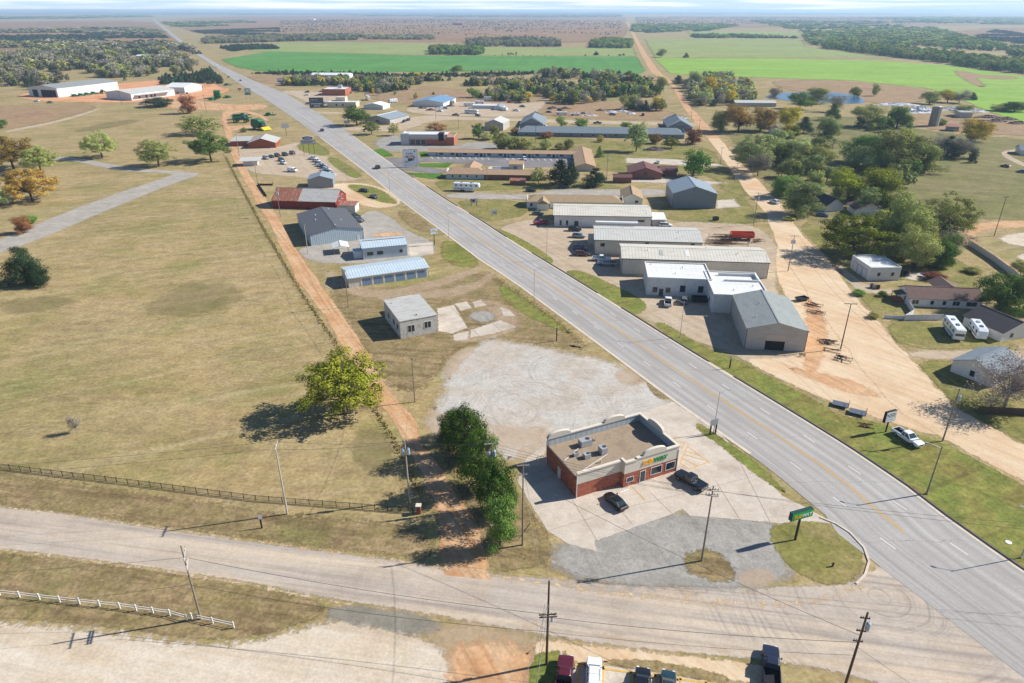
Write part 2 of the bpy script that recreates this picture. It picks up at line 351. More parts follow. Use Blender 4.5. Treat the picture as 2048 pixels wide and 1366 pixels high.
M['street'] = gmat('worn_asphalt', [(.25, S(160, 146, 130)), (.45, S(174, 161, 145)), (.65, S(180, 168, 154)), (.85, S(178, 158, 134))], .1, 2.2, .16, streak=[(R(9.9), S(138, 128, 119), .8, .012, .8), (R(9.9), S(204, 184, 156), .65, .014, .3)], patch=(S(194, 170, 142), .04, .54, .76, .5), tracks=((57, 78, 1, 1, S(128, 122, 116), .6, 1.2),))
M['concrete'] = gmat('slab_concrete', [(.25, S(176, 163, 148)), (.45, S(192, 180, 164)), (.6, S(184, 171, 154)), (.8, S(200, 189, 174))], .14, 2.4, .16, patch=(S(152, 139, 122), .12, .52, .74, .75))
M['asphalt'] = gmat('dark_asphalt', [(.3, S(112, 108, 108)), (.6, S(128, 124, 122)), (.8, S(138, 134, 130))], .1, 1.2, .16)
M['patch'] = gmat('asphalt_patch', [(.3, S(150, 143, 132)), (.6, S(166, 158, 146)), (.8, S(176, 166, 150))], .15, 2.2, .26, streak=[(R(25), S(140, 133, 124), .5, .1, .6)])
M['field'] = gmat('winter_wheat', [(.3, S(74, 122, 58)), (.6, S(86, 136, 62)), (.8, S(100, 140, 70))], .008, .12, .2, streak=[(R(4), S(110, 134, 78), .6, .003, .05), (R(94), S(72, 112, 56), .4, .002, .06)], edge=.1)
M['field_lime'] = gmat('lime_wheat', [(.3, S(118, 150, 56)), (.6, S(130, 164, 60)), (.8, S(142, 162, 80))], .008, .12, .18, streak=[(R(4), S(152, 164, 92), .6, .003, .05), (R(20), S(116, 150, 52), .5, .002, .05)], edge=.1)
M['field_pale'] = gmat('pale_pasture', [(.3, S(124, 136, 78)), (.6, S(138, 148, 86)), (.8, S(142, 136, 96))], .006, .12, .2, streak=[(R(4), S(152, 136, 98), .6, .002, .02)], edge=.1)
M['range'] = gmat('red_rangeland', [(.25, S(128, 98, 72)), (.45, S(150, 116, 88)), (.6, S(134, 106, 78)), (.8, S(134, 124, 88))], .004, .05, .28, streak=[(R(3), S(100, 98, 68), .7, .001, .012)], edge=.04)
M['brown_grass'] = gmat('brown_grass', [(.25, S(128, 100, 74)), (.45, S(152, 126, 96)), (.6, S(142, 120, 86)), (.8, S(162, 142, 108))], .02, .4, .28, edge=.3)
M['olive_grass'] = gmat('olive_grass', [(.25, S(112, 108, 68)), (.45, S(140, 132, 88)), (.6, S(122, 122, 70)), (.8, S(150, 136, 94))], .03, .8, .34, edge=.25, soft=1.5, streak=[(R(20), S(98, 96, 62), .5, .02, .12)])
M['patch_soft'] = gmat('asphalt_patch_soft', [(.3, S(132, 130, 122)), (.6, S(150, 146, 136)), (.8, S(172, 160, 142))], .2, 2.2, .26, edge=.3, soft=1.2)
M['tan_soft'] = gmat('soft_dirt', [(.25, S(188, 158, 126)), (.5, S(202, 178, 150)), (.8, S(194, 164, 130))], .09, 1.8, .2, edge=.2, soft=.9)
M['paint_y'] = pmat('yellow_paint', S(204, 160, 72), .7, var=.2, scale=3)
M['paint_w'] = pmat('white_paint', S(226, 222, 214), .7, var=.15, scale=3)


ground = MB().add([(-26000, -400, 0), (26000, -400, 0), (26000, 26000, 0), (-26000, 26000, 0)], [(0, 1, 2, 3)]).build('ground', M['ground']); ground['kind'] = 'structure'

# ---- far fields and range
zone('rangeland', [(-300, 48), (150, 42), (300, 41), (335, 70), (380, 92), (200, 96), (-300, 96)], M['range'], .30, smooth=1)
zone('rangeland', [(325, 40), (480, 32), (760, 30), (1250, 32), (1258, 60), (1240, 84), (1000, 88), (850, 84), (560, 84), (440, 74), (372, 62)], M['range'], .32, smooth=1)
zone('rangeland', [(1268, 32), (1700, 33), (2300, 32), (2300, 50), (1800, 52), (1500, 56), (1275, 58)], M['range'], .34, smooth=1)
zone('rangeland', [(1880, 66), (1990, 54), (2300, 54), (2300, 110), (2048, 98), (1960, 82)], M['range'], .36, smooth=1)
zone('pasture', [(490, 103), (560, 86), (700, 82), (850, 89), (1030, 96), (1268, 96), (1276, 112), (1040, 112), (860, 111), (700, 106), (560, 104)], M['field_pale'], .24, smooth=0)
zone('wheat_field', [(440, 119), (540, 103), (700, 107), (870, 112), (1040, 112.5), (1274, 113), (1292, 142), (1270, 152), (1000, 142), (900, 144), (640, 145), (560, 143), (510, 142), (470, 134)], M['field'], .26, smooth=0)
zone('pasture', [(1288, 78), (1536, 77), (1604, 80), (1612, 94), (1700, 106), (1780, 117), (1536, 116), (1308, 115)], M['field_pale'], .24, smooth=0)
zone('pasture', [(1370, 62), (1600, 64), (1612, 72), (1380, 71)], M['field_pale'], .26, smooth=0)
zone('wheat_field', [(1308, 117), (1536, 117), (1760, 122), (1900, 131), (2048, 153), (2300, 175), (2300, 300), (2048, 250), (1955, 215), (1900, 190), (1850, 176), (1700, 161), (1530, 156), (1340, 148)], M['field_lime'], .22, smooth=0)
zone('mud_flat', [(1900, 140), (1935, 143), (1960, 150), (2020, 152), (2048, 158), (1990, 160), (1950, 155), (1975, 172), (1960, 176), (1925, 160)], M['brown_grass'], .25)
zone('brown_pasture', [(1535, 158), (1700, 162), (1850, 178), (1880, 192), (1840, 205), (1760, 210), (1700, 196), (1560, 180)], M['brown_grass'], .20)
zone('brown_pasture', [(1780, 226), (1960, 228), (2300, 246), (2300, 292), (2000, 268), (1850, 262)], M['brown_grass'], .16)
zone('brown_pasture', [(860, 172), (1020, 190), (1080, 185), (1350, 222), (1390, 242), (1240, 240), (1100, 236), (1000, 205), (830, 212), (720, 196), (740, 176)], M['brown_grass'], .12)
zone('rangeland', [(-60, 92), (60, 96), (118, 102), (110, 112), (40, 112), (-60, 108)], M['range'], .30, smooth=2)
zone('rangeland', [(205, 78), (270, 74), (330, 78), (335, 86), (260, 88), (215, 86)], M['range'], .31, smooth=2)
zone('pasture', [(1440, 255), (1700, 225), (1860, 265), (2100, 280), (2300, 330), (2300, 450), (2100, 450), (1940, 436), (1900, 470), (1700, 470), (1600, 440), (1540, 380), (1470, 300)], M['olive_grass'], .012, ew=6)
zone('brown_pasture', [(490, 150), (610, 152), (640, 170), (560, 172), (500, 160)], M['brown_grass'], .14)
zone('brown_pasture', [(0, 212), (180, 208), (200, 216), (90, 246), (0, 262), (-80, 262), (-80, 215)], M['brown_grass'], .03)
zone('bare_earth', [(20, 190), (120, 178), (250, 165), (420, 152), (440, 175), (470, 178), (440, 190), (380, 204), (200, 206), (60, 202)], M['dirt_red'], .05)
zone('bare_earth', [(300, 196), (400, 200), (470, 210), (530, 207), (545, 214), (520, 221), (420, 222), (300, 214)], M['dirt'], .06)
zone('dirt_track', [(440, 222), (478, 218), (520, 226), (545, 240), (535, 246), (500, 228), (478, 224), (462, 232), (458, 250), (470, 252), (520, 248), (520, 254), (470, 262), (446, 262), (440, 240)], M['dirt'], .055)

# ---- park field on the left
zone('green_patch', [(255, 625), (330, 585), (370, 560), (480, 565), (500, 595), (440, 625), (330, 640)], M['green_patch'], .008, ew=9)
zone('green_patch', [(140, 260), (230, 240), (300, 238), (260, 250), (150, 268)], M['green_patch'], .02, ew=8)
zone('green_patch', [(0, 600), (90, 590), (180, 598), (110, 620), (0, 635)], M['green_patch'], .008, ew=8)
zone('green_patch', [(700, 860), (760, 850), (800, 890), (780, 960), (700, 940)], M['green_patch'], .008, ew=5)
zone('park_road', [(-60, 496), (0, 480), (140, 420), (260, 378), (338, 352), (348, 347), (240, 342), (150, 322), (95, 318), (95, 312), (160, 316), (255, 335), (395, 345), (400, 350), (350, 366), (215, 420), (90, 475), (0, 507), (-60, 524)], M['patch'], .02, ew=.5, smooth=1)
zone('park_road', [(5, 262), (120, 240), (200, 215), (205, 218), (130, 243), (15, 266)], M['yard'], .03, ew=1.5)

# ---- cross street, lots round the sandwich shop
zone('roadside', [(-100, 1100), (0, 1103), (256, 1133), (511, 1172), (652, 1203), (648, 1235), (512, 1278), (380, 1282), (225, 1257), (0, 1238), (-100, 1230)], M['rough'], .006)
zone('roadside', [(-100, 935), (0, 945), (300, 985), (600, 1030), (860, 1050), (880, 1130), (757, 1113), (511, 1082), (256, 1046), (0, 1012), (-100, 1000)], M['rough'], .006, ew=3)
zone('gravel_lot', [(-150, 1234), (0, 1241), (120, 1247), (225, 1259), (380, 1284), (512, 1281), (650, 1238), (700, 1235), (830, 1262), (890, 1290), (912, 1330), (950, 1450), (-150, 1450)], M['white_lot'], .012, ew=2.2)
zone('bare_earth', [(846, 1262), (880, 1235), (1024, 1250), (1110, 1270), (1085, 1320), (1060, 1390), (1040, 1460), (900, 1460), (905, 1340)], M['tan_soft'], .0262, ew=6)
zone('bare_earth', [(880, 1290), (960, 1270), (1050, 1285), (1085, 1300), (1060, 1370), (1050, 1480), (900, 1480), (890, 1380)], M['dirt'], .0266, ew=5)
zone('street', [(-200, 993), (0, 1013), (125, 1024), (256, 1047), (511, 1083), (757, 1114), (937, 1139), (1024, 1150), (1206, 1166), (1400, 1174), (1560, 1172), (1690, 1168), (1738, 1140), (1780, 1120), (2000, 1200), (2300, 1430), (2000, 1480), (1900, 1420), (1700, 1350), (1536, 1322), (1250, 1298), (1024, 1262), (850, 1228), (650, 1199), (511, 1169), (250, 1130), (0, 1099), (-200, 1075)], M['street'], .022, ew=.9, smooth=1)
feather('sandy_margin', [(700, 1110), (937, 1141), (1024, 1158), (1206, 1184), (1400, 1204), (1560, 1208), (1650, 1200), (1720, 1172), (1742, 1140)], 4.2, M['tan_dirt'], .0305)
feather('sandy_margin', [(-150, 1086), (0, 1099), (256, 1131), (511, 1171), (660, 1203), (860, 1232)], 2.2, M['tan_dirt'], .0245)
feather('sandy_margin', [(-150, 996), (0, 1013), (256, 1047), (511, 1083), (757, 1115)], 2.2, M['tan_dirt'], .0245)
feather('sandy_streak', [(1000, 1240), (1300, 1286), (1600, 1316), (1800, 1350)], 4.4, M['tan_soft'], .0285)
zone('asphalt_patch', [(640, 1212), (700, 1204), (800, 1218), (885, 1238), (890, 1268), (830, 1276), (740, 1256), (660, 1246)], M['patch_soft'], .0258, ew=5)
zone('bare_earth', [(1060, 1270), (1160, 1288), (1300, 1300), (1450, 1318), (1550, 1330), (1560, 1380), (1440, 1362), (1300, 1338), (1140, 1325), (1070, 1330)], M['tan_dirt'], .027, ew=1.6)
zone('roadside', [(1060, 1318), (1085, 1302), (1130, 1300), (1150, 1320), (1115, 1345), (1090, 1420), (1050, 1420)], M['verge'], .031)
zone('roadside', [(1200, 1318), (1300, 1318), (1420, 1340), (1470, 1360), (1440, 1372), (1330, 1346), (1210, 1330)], M['rough'], .031, ew=1.2)
zone('parking_lot', [(1120, 1336), (1205, 1330), (1350, 1350), (1470, 1374), (1520, 1480), (1080, 1480)], M['concrete'], .035, ew=.3, smooth=0)
zone('gravel_lot', [(846, 838), (880, 790), (876, 750), (908, 706), (950, 690), (975, 672), (1020, 680), (1080, 688), (1150, 706), (1215, 714), (1292, 757), (1346, 800), (1420, 846), (1300, 905), (1100, 910), (1010, 935), (985, 905), (900, 880), (850, 868)], M['gravel'], .012, ew=3.5, smooth=1)
zone('bare_earth', [(840, 836), (870, 800), (900, 830), (960, 838), (1040, 850), (1110, 856), (1120, 880), (1010, 908), (900, 895), (850, 870)], M['tan_soft'], .015, ew=6)
zone('bare_earth', [(880, 740), (900, 706), (940, 690), (960, 700), (920, 730), (900, 770)], M['tan_soft'], .016, ew=5)
zone('bare_earth', [(1220, 742), (1260, 735), (1290, 757), (1270, 775), (1230, 765)], M['tan_soft'], .016, ew=4)
zone('bare_earth', [(1030, 905), (1070, 880), (1100, 885), (1060, 925), (1040, 930)], M['tan_soft'], .017, ew=3)
zone('gravel_lot', [(1095, 1085), (1190, 1070), (1345, 1012), (1540, 1035), (1575, 1060), (1570, 1110), (1600, 1152), (1540, 1182), (1400, 1186), (1206, 1176), (1100, 1150)], M['grey_gravel'], .028, ew=2.2)
feather('sandy_margin', [(1110, 1158), (1206, 1176), (1330, 1184), (1470, 1188), (1580, 1180)], 4.5, M['tan_soft'], .0335)
zone('bare_earth', [(1470, 1140), (1530, 1130), (1570, 1160), (1520, 1185), (1470, 1170)], M['tan_soft'], .0304, ew=4)
zone('concrete_lot', [(1088, 890), (1100, 882), (1230, 840), (1346, 803), (1442, 868), (1566, 992), (1640, 1030), (1668, 1047), (1560, 1048), (1530, 1044), (1380, 1032), (1364, 1018), (1345, 1029), (1190, 1083), (1196, 1104), (1135, 1088), (1095, 1062), (1062, 1012), (1034, 962), (1050, 918)], M['concrete'], .033, ew=.3, smooth=0)
zone('grass_strip', [(1388, 848), (1400, 846), (1450, 878), (1530, 938), (1572, 982), (1572, 988), (1555, 980), (1490, 935), (1430, 885), (1395, 862)], M['verge'], .040, smooth=1)
zone('grass_strip', [(1290, 764), (1302, 768), (1325, 786), (1338, 800), (1310, 796)], M['rough'], .040)
zone('grass_island', [(1538, 1050), (1600, 1041), (1650, 1044), (1690, 1063), (1724, 1100), (1729, 1132), (1710, 1160), (1680, 1172), (1640, 1170), (1600, 1150), (1558, 1116), (1540, 1082)], M['lawn'], .044, ew=.8)
zone('grass_island', [(1362, 1122), (1380, 1100), (1410, 1094), (1440, 1106), (1470, 1134), (1478, 1155), (1455, 1168), (1410, 1163), (1374, 1146)], M['rough'], .040, ew=1.6)
zone('grass_strip', [(870, 870), (885, 845), (985, 905), (1010, 955), (1060, 1012), (1100, 1070), (1110, 1128), (985, 1150), (965, 1100), (945, 1040), (905, 960)], M['rough'], .018)
# ---- parcels between the lane and the highway
zone('worn_grass', [(640, 560), (770, 585), (960, 540), (1000, 556), (1200, 700), (1100, 700), (1010, 682), (930, 690), (860, 770), (820, 790), (770, 770), (720, 690)], M['rough'], .007, ew=4)
zone('green_patch', [(880, 478), (920, 485), (962, 520), (950, 540), (880, 525)], M['verge'], .012, ew=2)
zone('green_patch', [(990, 560), (1040, 590), (1150, 665), (1130, 670), (1010, 610)], M['verge'], .012, ew=2.5)
zone('bare_earth', [(640, 545), (700, 600), (820, 592), (900, 570), (975, 540), (960, 528), (870, 560), (740, 585), (660, 535)], M['tan_soft'], .014, ew=4)
zone('paved_yard', [(588, 500), (622, 526), (720, 528), (812, 520), (868, 508), (872, 484), (815, 462), (782, 432), (742, 418), (712, 436), (722, 472), (625, 490)], M['patch'], .018, smooth=1, ew=1.2)
zone('bare_earth', [(735, 468), (800, 462), (815, 470), (760, 476)], M['dirt'], .020, ew=2)
zone('concrete_slab', [(815, 488), (866, 484), (868, 508), (820, 512)], M['concrete'], .021, smooth=0, ew=.5)
for q in ([(874, 617), (908, 609), (922, 632), (936, 655), (905, 668), (876, 662)], [(908, 608), (934, 602), (946, 616), (922, 622)], [(944, 604), (962, 600), (974, 610), (950, 616)], [(940, 660), (1000, 640), (1034, 654), (985, 668), (940, 676)], [(1000, 614), (1020, 620), (1032, 632), (1006, 634)], [(905, 670), (940, 660), (936, 680), (908, 682)]):
    zone('concrete_slab', q, M['concrete'], .022, smooth=0, ew=.6)
zone('gravel_patch', [(930, 626), (975, 618), (996, 632), (985, 646), (945, 644)], M['grey_gravel'], .021, ew=2)
zone('bare_earth', [(930, 596), (1010, 600), (1045, 640), (1040, 665), (990, 680), (930, 690), (900, 685), (940, 660), (1000, 640)], M['tan_soft'], .010, ew=5)
zone('bare_earth', [(740, 590), (880, 580), (960, 560), (975, 540), (1000, 552), (940, 592), (850, 600), (760, 608)], M['tan_soft'], .0145, ew=5)
zone('bare_earth', [(640, 560), (690, 556), (680, 580), (650, 580)], M['tan_soft'], .0146, ew=4)
zone('bare_earth', [(540, 385), (700, 362), (760, 372), (800, 392), (806, 410), (760, 418), (720, 412), (700, 400), (560, 410)], M['tan_dirt'], .014)
zone('dealer_lot', [(478, 332), (452, 300), (470, 288), (540, 298), (592, 283), (612, 288), (596, 302), (660, 312), (704, 332), (734, 354), (700, 366), (640, 360), (560, 352), (505, 348)], M['yard'], .018)
zone('roadside', [(590, 292), (606, 283), (632, 282), (668, 308), (640, 312), (604, 304)], M['verge'], .024)
zone('roadside', [(646, 316), (672, 314), (718, 344), (728, 354), (700, 358)], M['verge'], .024)
zone('roadside', [(684, 370), (720, 368), (760, 376), (800, 404), (790, 410), (740, 400)], M['verge'], .020)
zone('roadside', [(788, 424), (812, 420), (846, 440), (872, 462), (830, 464)], M['rough'], .022)
# ---- beyond the highway: yards, street, motel, lawns
zone('yard', [(986, 458), (1050, 438), (1110, 440), (1310, 448), (1410, 440), (1520, 450), (1566, 500), (1552, 560), (1560, 600), (1640, 700), (1650, 800), (1500, 724), (1310, 652), (1180, 580), (1100, 530), (1030, 486)], M['yard'], .012, ew=1.2)
zone('dirt_yard', [(1480, 716), (1536, 748), (1648, 801), (1761, 839), (1886, 880), (1905, 850), (1700, 620), (1640, 520), (1590, 458), (1552, 480), (1548, 560), (1605, 640), (1612, 706), (1560, 716)], M['tan_dirt'], .018)
zone('bare_earth', [(1596, 716), (1612, 640), (1600, 598), (1628, 590), (1662, 650), (1650, 724), (1620, 760)], M['dirt'], .0205, ew=7)
zone('bare_earth', [(1560, 730), (1640, 742), (1720, 764), (1780, 800), (1700, 790), (1620, 762)], M['dirt'], .0206, ew=6)
zone('bare_earth', [(1560, 480), (1585, 470), (1600, 520), (1590, 545), (1566, 520)], M['dirt'], .0207, ew=4)
zone('verge', [(985, 460), (1000, 457), (1050, 480), (1105, 515), (1108, 526), (1094, 529), (1030, 491)], M['verge'], .030, ew=.7)
zone('verge', [(1130, 548), (1135, 540), (1165, 541), (1230, 570), (1288, 600), (1296, 615), (1280, 629), (1255, 629), (1200, 597)], M['verge'], .030, ew=.7)
zone('verge', [(1308, 650), (1351, 682), (1535, 792), (1686, 884), (1811, 967), (1881, 1022), (2100, 1180), (2200, 1150), (2100, 1000), (1990, 938), (1886, 884), (1761, 845), (1676, 830), (1640, 804), (1536, 752), (1490, 726), (1400, 690), (1335, 648), (1315, 643)], M['verge'], .030, ew=.8, smooth=1)
zone('lawn', [(1713, 588), (1760, 586), (1800, 590), (1832, 642), (1768, 642), (1738, 618)], M['lawn'], .026, smooth=1)
zone('lawn', [(1764, 642), (1832, 640), (1960, 660), (2060, 700), (1990, 698), (1800, 700)], M['lawn'], .028, smooth=1)
zone('driveway', [(1806, 701), (1990, 697), (2100, 705), (2100, 722), (1950, 722), (1828, 719)], M['yard'], .024, smooth=1)
zone('lawn', [(1828, 720), (1950, 722), (2100, 722), (2200, 950), (2048, 888), (1911, 816), (1858, 756)], M['lawn'], .026, smooth=1)
zone('lawn', [(1594, 450), (1640, 436), (1700, 470), (1780, 500), (1900, 510), (1950, 540), (1960, 600), (1850, 560), (1700, 560), (1660, 516), (1622, 482)], M['lawn'], .020)
zone('driveway', [(1664, 520), (1700, 540), (1740, 575), (1800, 580), (1800, 590), (1715, 588), (1690, 560)], M['yard'], .024)
zone('lawn', [(1410, 380), (1480, 385), (1510, 420), (1528, 450), (1420, 446), (1330, 440), (1310, 420), (1340, 410)], M['lawn'], .020)
zone('concrete_slab', [(1432, 400), (1470, 398), (1482, 414), (1432, 418)], M['concrete'], .026, smooth=0)
zone('lawn', [(905, 398), (1050, 400), (1060, 430), (1000, 440), (975, 445), (930, 420)], M['lawn'], .020)
zone('lawn', [(860, 355), (1060, 362), (1130, 360), (1250, 372), (1240, 380), (1100, 376), (920, 384), (885, 388)], M['lawn'], .020)
zone('side_road', [(884, 390), (920, 384), (1060, 390), (1100, 377), (1240, 379), (1330, 376), (1336, 392), (1240, 393), (1050, 400), (900, 398)], M['patch'], .026)
zone('lawn', [(1050, 262), (1200, 282), (1420, 290), (1450, 330), (1520, 400), (1440, 385), (1420, 345), (1200, 350), (1170, 310), (1030, 300), (960, 268)], M['lawn'], .016, ew=6)
zone('driveway', [(1250, 315), (1350, 318), (1440, 328), (1450, 333), (1340, 330), (1250, 326)], M['concrete'], .024, smooth=0)
zone('driveway', [(1255, 357), (1330, 356), (1420, 362), (1460, 366), (1420, 370), (1250, 364)], M['concrete'], .024, smooth=0)
zone('motel_lot', [(730, 318), (840, 314), (1000, 312), (1150, 317), (1160, 332), (1060, 336), (930, 328), (850, 323), (830, 330), (895, 340), (880, 349), (800, 340), (768, 334)], M['asphalt'], .022, smooth=0)
zone('motel_lawn', [(836, 304), (857, 303), (857, 314), (842, 316)], M['bright_lawn'], .028, smooth=0)
zone('motel_lawn', [(836, 327), (908, 325), (895, 336), (838, 334)], M['bright_lawn'], .028, smooth=0)
zone('motel_lawn', [(810, 345), (885, 347), (892, 358), (860, 358), (830, 354)], M['bright_lawn'], .028, smooth=0)
zone('motel_lawn', [(735, 302), (765, 296), (790, 312), (770, 314)], M['bright_lawn'], .028, smooth=0)
zone('restaurant_lot', [(742, 285), (770, 272), (800, 268), (810, 288), (910, 293), (930, 284), (985, 284), (1010, 294), (980, 300), (850, 303), (790, 305), (760, 300)], M['grey_gravel'], .020, smooth=1)
zone('side_street', [(664, 258), (700, 262), (800, 264), (830, 256), (872, 240), (1000, 242), (1100, 246), (1300, 251), (1425, 254), (1420, 246), (1300, 243), (1090, 238), (900, 233), (860, 229), (810, 236), (795, 250), (700, 255), (680, 250)], M['yard'], .022, smooth=1)
zone('side_street', [(592, 219), (640, 223), (690, 224), (688, 228), (640, 228), (604, 226)], M['yard'], .024, smooth=1)
zone('restaurant_lot', [(545, 180), (640, 182), (690, 192), (648, 214), (610, 206), (600, 198)], M['yard'], .024, smooth=1)
zone('junk_yard', [(820, 214), (880, 215), (905, 200), (1060, 210), (1110, 190), (1080, 225), (1040, 236), (860, 232), (800, 222)], M['yard'], .13, smooth=2)
zone('gravel_lot', [(1990, 470), (2100, 458), (2100, 498), (2010, 490)], M['white_lot'], .02)
zone('gravel_lot', [(2010, 508), (2100, 503), (2100, 545)], M['white_lot'], .02)
zone('curved_road', [(2150, 436), (2048, 440), (1970, 442), (1935, 452), (1920, 470), (1928, 486), (1990, 526), (2060, 568), (2060, 552), (2005, 516), (1962, 492), (1953, 473), (1968, 459), (2048, 456), (2150, 456)], M['dirt'], .026)
zone('curved_road', [(2048, 296), (2010, 300), (1998, 306), (2010, 318), (2060, 340), (2060, 330), (2022, 312), (2015, 305), (2048, 302)], M['yard'], .026)

# ---- the three roads
strip('dirt_lane', [(884, 1150), (878, 1060), (862, 1000), (838, 940), (810, 884), (782, 834), (749, 800), (712, 735), (680, 684), (640, 620), (597, 567), (565, 505), (534, 442), (505, 390), (478, 345), (462, 310), (447, 262), (440, 235)],
      [(985, 1160), (965, 1060), (925, 1000), (885, 940), (847, 884), (832, 834), (794, 800), (755, 735), (724, 684), (678, 620), (642, 567), (600, 505), (562, 442), (529, 390), (498, 345), (480, 310), (464, 262), (456, 235)], M['dirt'], .024, ew=1.2)
RL = [(2060, 972), (1886, 878), (1798, 824), (1740, 760), (1665, 660), (1600, 570), (1552, 490), (1540, 455), (1528, 425), (1490, 380), (1452, 328), (1432, 300), (1415, 277)]
RR = [(2200, 960), (2047, 889), (1911, 816), (1856, 754), (1793, 683), (1711, 590), (1656, 517), (1618, 482), (1591, 449), (1568, 415), (1536, 380), (1486, 328), (1459, 300), (1441, 277)]
strip('dirt_road', RL, RR, M['tan_dirt'], .028, ew=1.4, n=80)
strip('dirt_road', [(1460, 340), (1432, 300), (1415, 277), (1390, 247), (1378, 230), (1365, 215), (1352, 189), (1343, 172), (1322, 158), (1301, 145), (1284, 115), (1270, 85), (1259, 60), (1250, 44)], [(1494, 338), (1459, 300), (1441, 277), (1413, 247), (1398, 230), (1383, 215), (1366, 189), (1353, 172), (1338, 158), (1321, 145), (1298, 115), (1279, 85), (1266, 60), (1255, 44)], M['dirt'], .027, ew=2.0, n=80)
HL = [(1700, 1075), (1651, 1031), (1535, 934), (1344, 801), (1289, 759), (1189, 684), (1024, 562), (964, 524), (872, 454), (804, 404), (729, 343), (660, 290), (600, 245), (540, 204), (487, 173), (425, 131), (375, 98), (330, 62), (302, 38)]
HR = [(2047, 1141), (1881, 1024), (1811, 969), (1686, 886), (1535, 794), (1351, 684), (1306, 655), (1131, 547), (1024, 482), (962, 441), (892, 399), (804, 341), (760, 311), (700, 267), (640, 228), (570, 186), (511, 163), (437, 129), (383, 97), (338, 61), (307, 38)]
hl = [P(*q) for q in HL]; hr = [P(*q) for q in HR]
hl = [Vector((86, 30, 0)), Vector((68, 68, 0)), Vector((61, 83, 0)), Vector((55.5, 95, 0))] + hl[1:]; hr = [Vector((108, 30, 0)), Vector((91, 67, 0))] + hr
def roadmat():
    m, t, b = newmat('highway_concrete'); pos = N(t, 'NewGeometry').outputs['Position']; a = N(t, 'Attribute', attribute_name='st').outputs['Vector']
    c = ramp(t, noise(t, pos, .09, 6, .6), [(.3, S(158, 152, 145)), (.5, S(166, 161, 154)), (.7, S(172, 167, 161))])
    for (sx, sy, col, am, off) in ((.55, .008, S(136, 131, 126), .75, 3.0), (.42, .005, S(180, 175, 168), .6, 9.0), (2.2, .015, S(144, 138, 132), .6, 17.0), (.16, .05, S(148, 142, 134), .5, 41.0)):
        v = N(t, 'VectorMath', operation='MULTIPLY'); v.inputs[1].default_value = (sx, sy, 1); t.links.new(a, v.inputs[0])
        f = N(t, 'MapRange'); t.links.new(noise(t, v.outputs[0], 1.0, 4, .6, off), f.inputs[0]); f.inputs[1].default_value = .5; f.inputs[2].default_value = .7; f.inputs[4].default_value = am
        c = mixc(t, f.outputs[0], c, col)
    sep = N(t, 'SeparateXYZ'); t.links.new(a, sep.inputs[0])          # slab joints and wandering cracks
    wob = math_(t, 'MULTIPLY', noise(t, pos, .25, 4, .7), 3.0)
    j1 = math_(t, 'LESS_THAN', math_(t, 'FRACT', math_(t, 'DIVIDE', math_(t, 'ADD', sep.outputs[1], wob), 17.0)), .007)
    j2 = math_(t, 'LESS_THAN', math_(t, 'FRACT', math_(t, 'DIVIDE', math_(t, 'ADD', sep.outputs[0], math_(t, 'MULTIPLY', wob, .05)), 4.9)), .02)
    c = mixc(t, math_(t, 'MULTIPLY', math_(t, 'MAXIMUM', j1, math_(t, 'MULTIPLY', j2, .6)), .55), c, S(104, 98, 92))
    wp = math_(t, 'MULTIPLY', math_(t, 'ADD', math_(t, 'COSINE', math_(t, 'MULTIPLY', sep.outputs[0], 2.416)), 1.0), math_(t, 'MULTIPLY', noise(t, pos, .04, 3), .5))
    c = mixc(t, math_(t, 'MULTIPLY', wp, .8, clamp=True), c, S(140, 135, 129))
    g = N(t, 'MapRange'); t.links.new(noise(t, pos, 2.2, 5, .7), g.inputs[0]); g.inputs[1].default_value = .25; g.inputs[2].default_value = .75; g.inputs[3].default_value = .88; g.inputs[4].default_value = 1.12
    c = mixc(t, 1.0, c, N_rgb(t, g.outputs[0]), 'MULTIPLY'); t.links.new(c, b.inputs['Base Color']); b.inputs['Roughness'].default_value = .9
    return m
M['highway'] = roadmat()
strip('highway', hl, hr, M['highway'], .050, ew=.02, n=110, world=True)
NS = 90
hlr, hrr = resample_y(hl, NS), resample_y(hr, NS)
def hwy(y, f):                       # point across the highway at distance y, f = 0 left edge .. 1 right edge
    for i in range(NS - 1):
        if hlr[i + 1].y >= y or i == NS - 2: break
    k = (y - hlr[i].y) / (hlr[i + 1].y - hlr[i].y); a = hlr[i].lerp(hlr[i + 1], k)
    for i in range(NS - 1):
        if hrr[i + 1].y >= y + 9 or i == NS - 2: break
    # the opposite edge point square across
    dirv = (hlr[min(NS - 1, 40)] - hlr[10]).normalized(); nr = Vector((dirv.y, -dirv.x, 0))
    best = min(range(NS - 1), key=lambda j: seg_hit(a, nr, hrr[j], hrr[j + 1])); s = seg_hit(a, nr, hrr[best], hrr[best + 1])
    return a + nr * (max(6, min(26, s)) * f), dirv, nr
def seg_hit(a, nr, p, q):
    dx, dy = q.x - p.x, q.y - p.y; det = nr.x * -dy + nr.y * dx
    if abs(det) < 1e-9: return 1e9
    s = ((p.x - a.x) * -dy + (p.y - a.y) * dx) / det; u = (nr.x * (p.y - a.y) - nr.y * (p.x - a.x)) / det
    return s if -.001 <= u <= 1.001 and s > 0 else 1e9
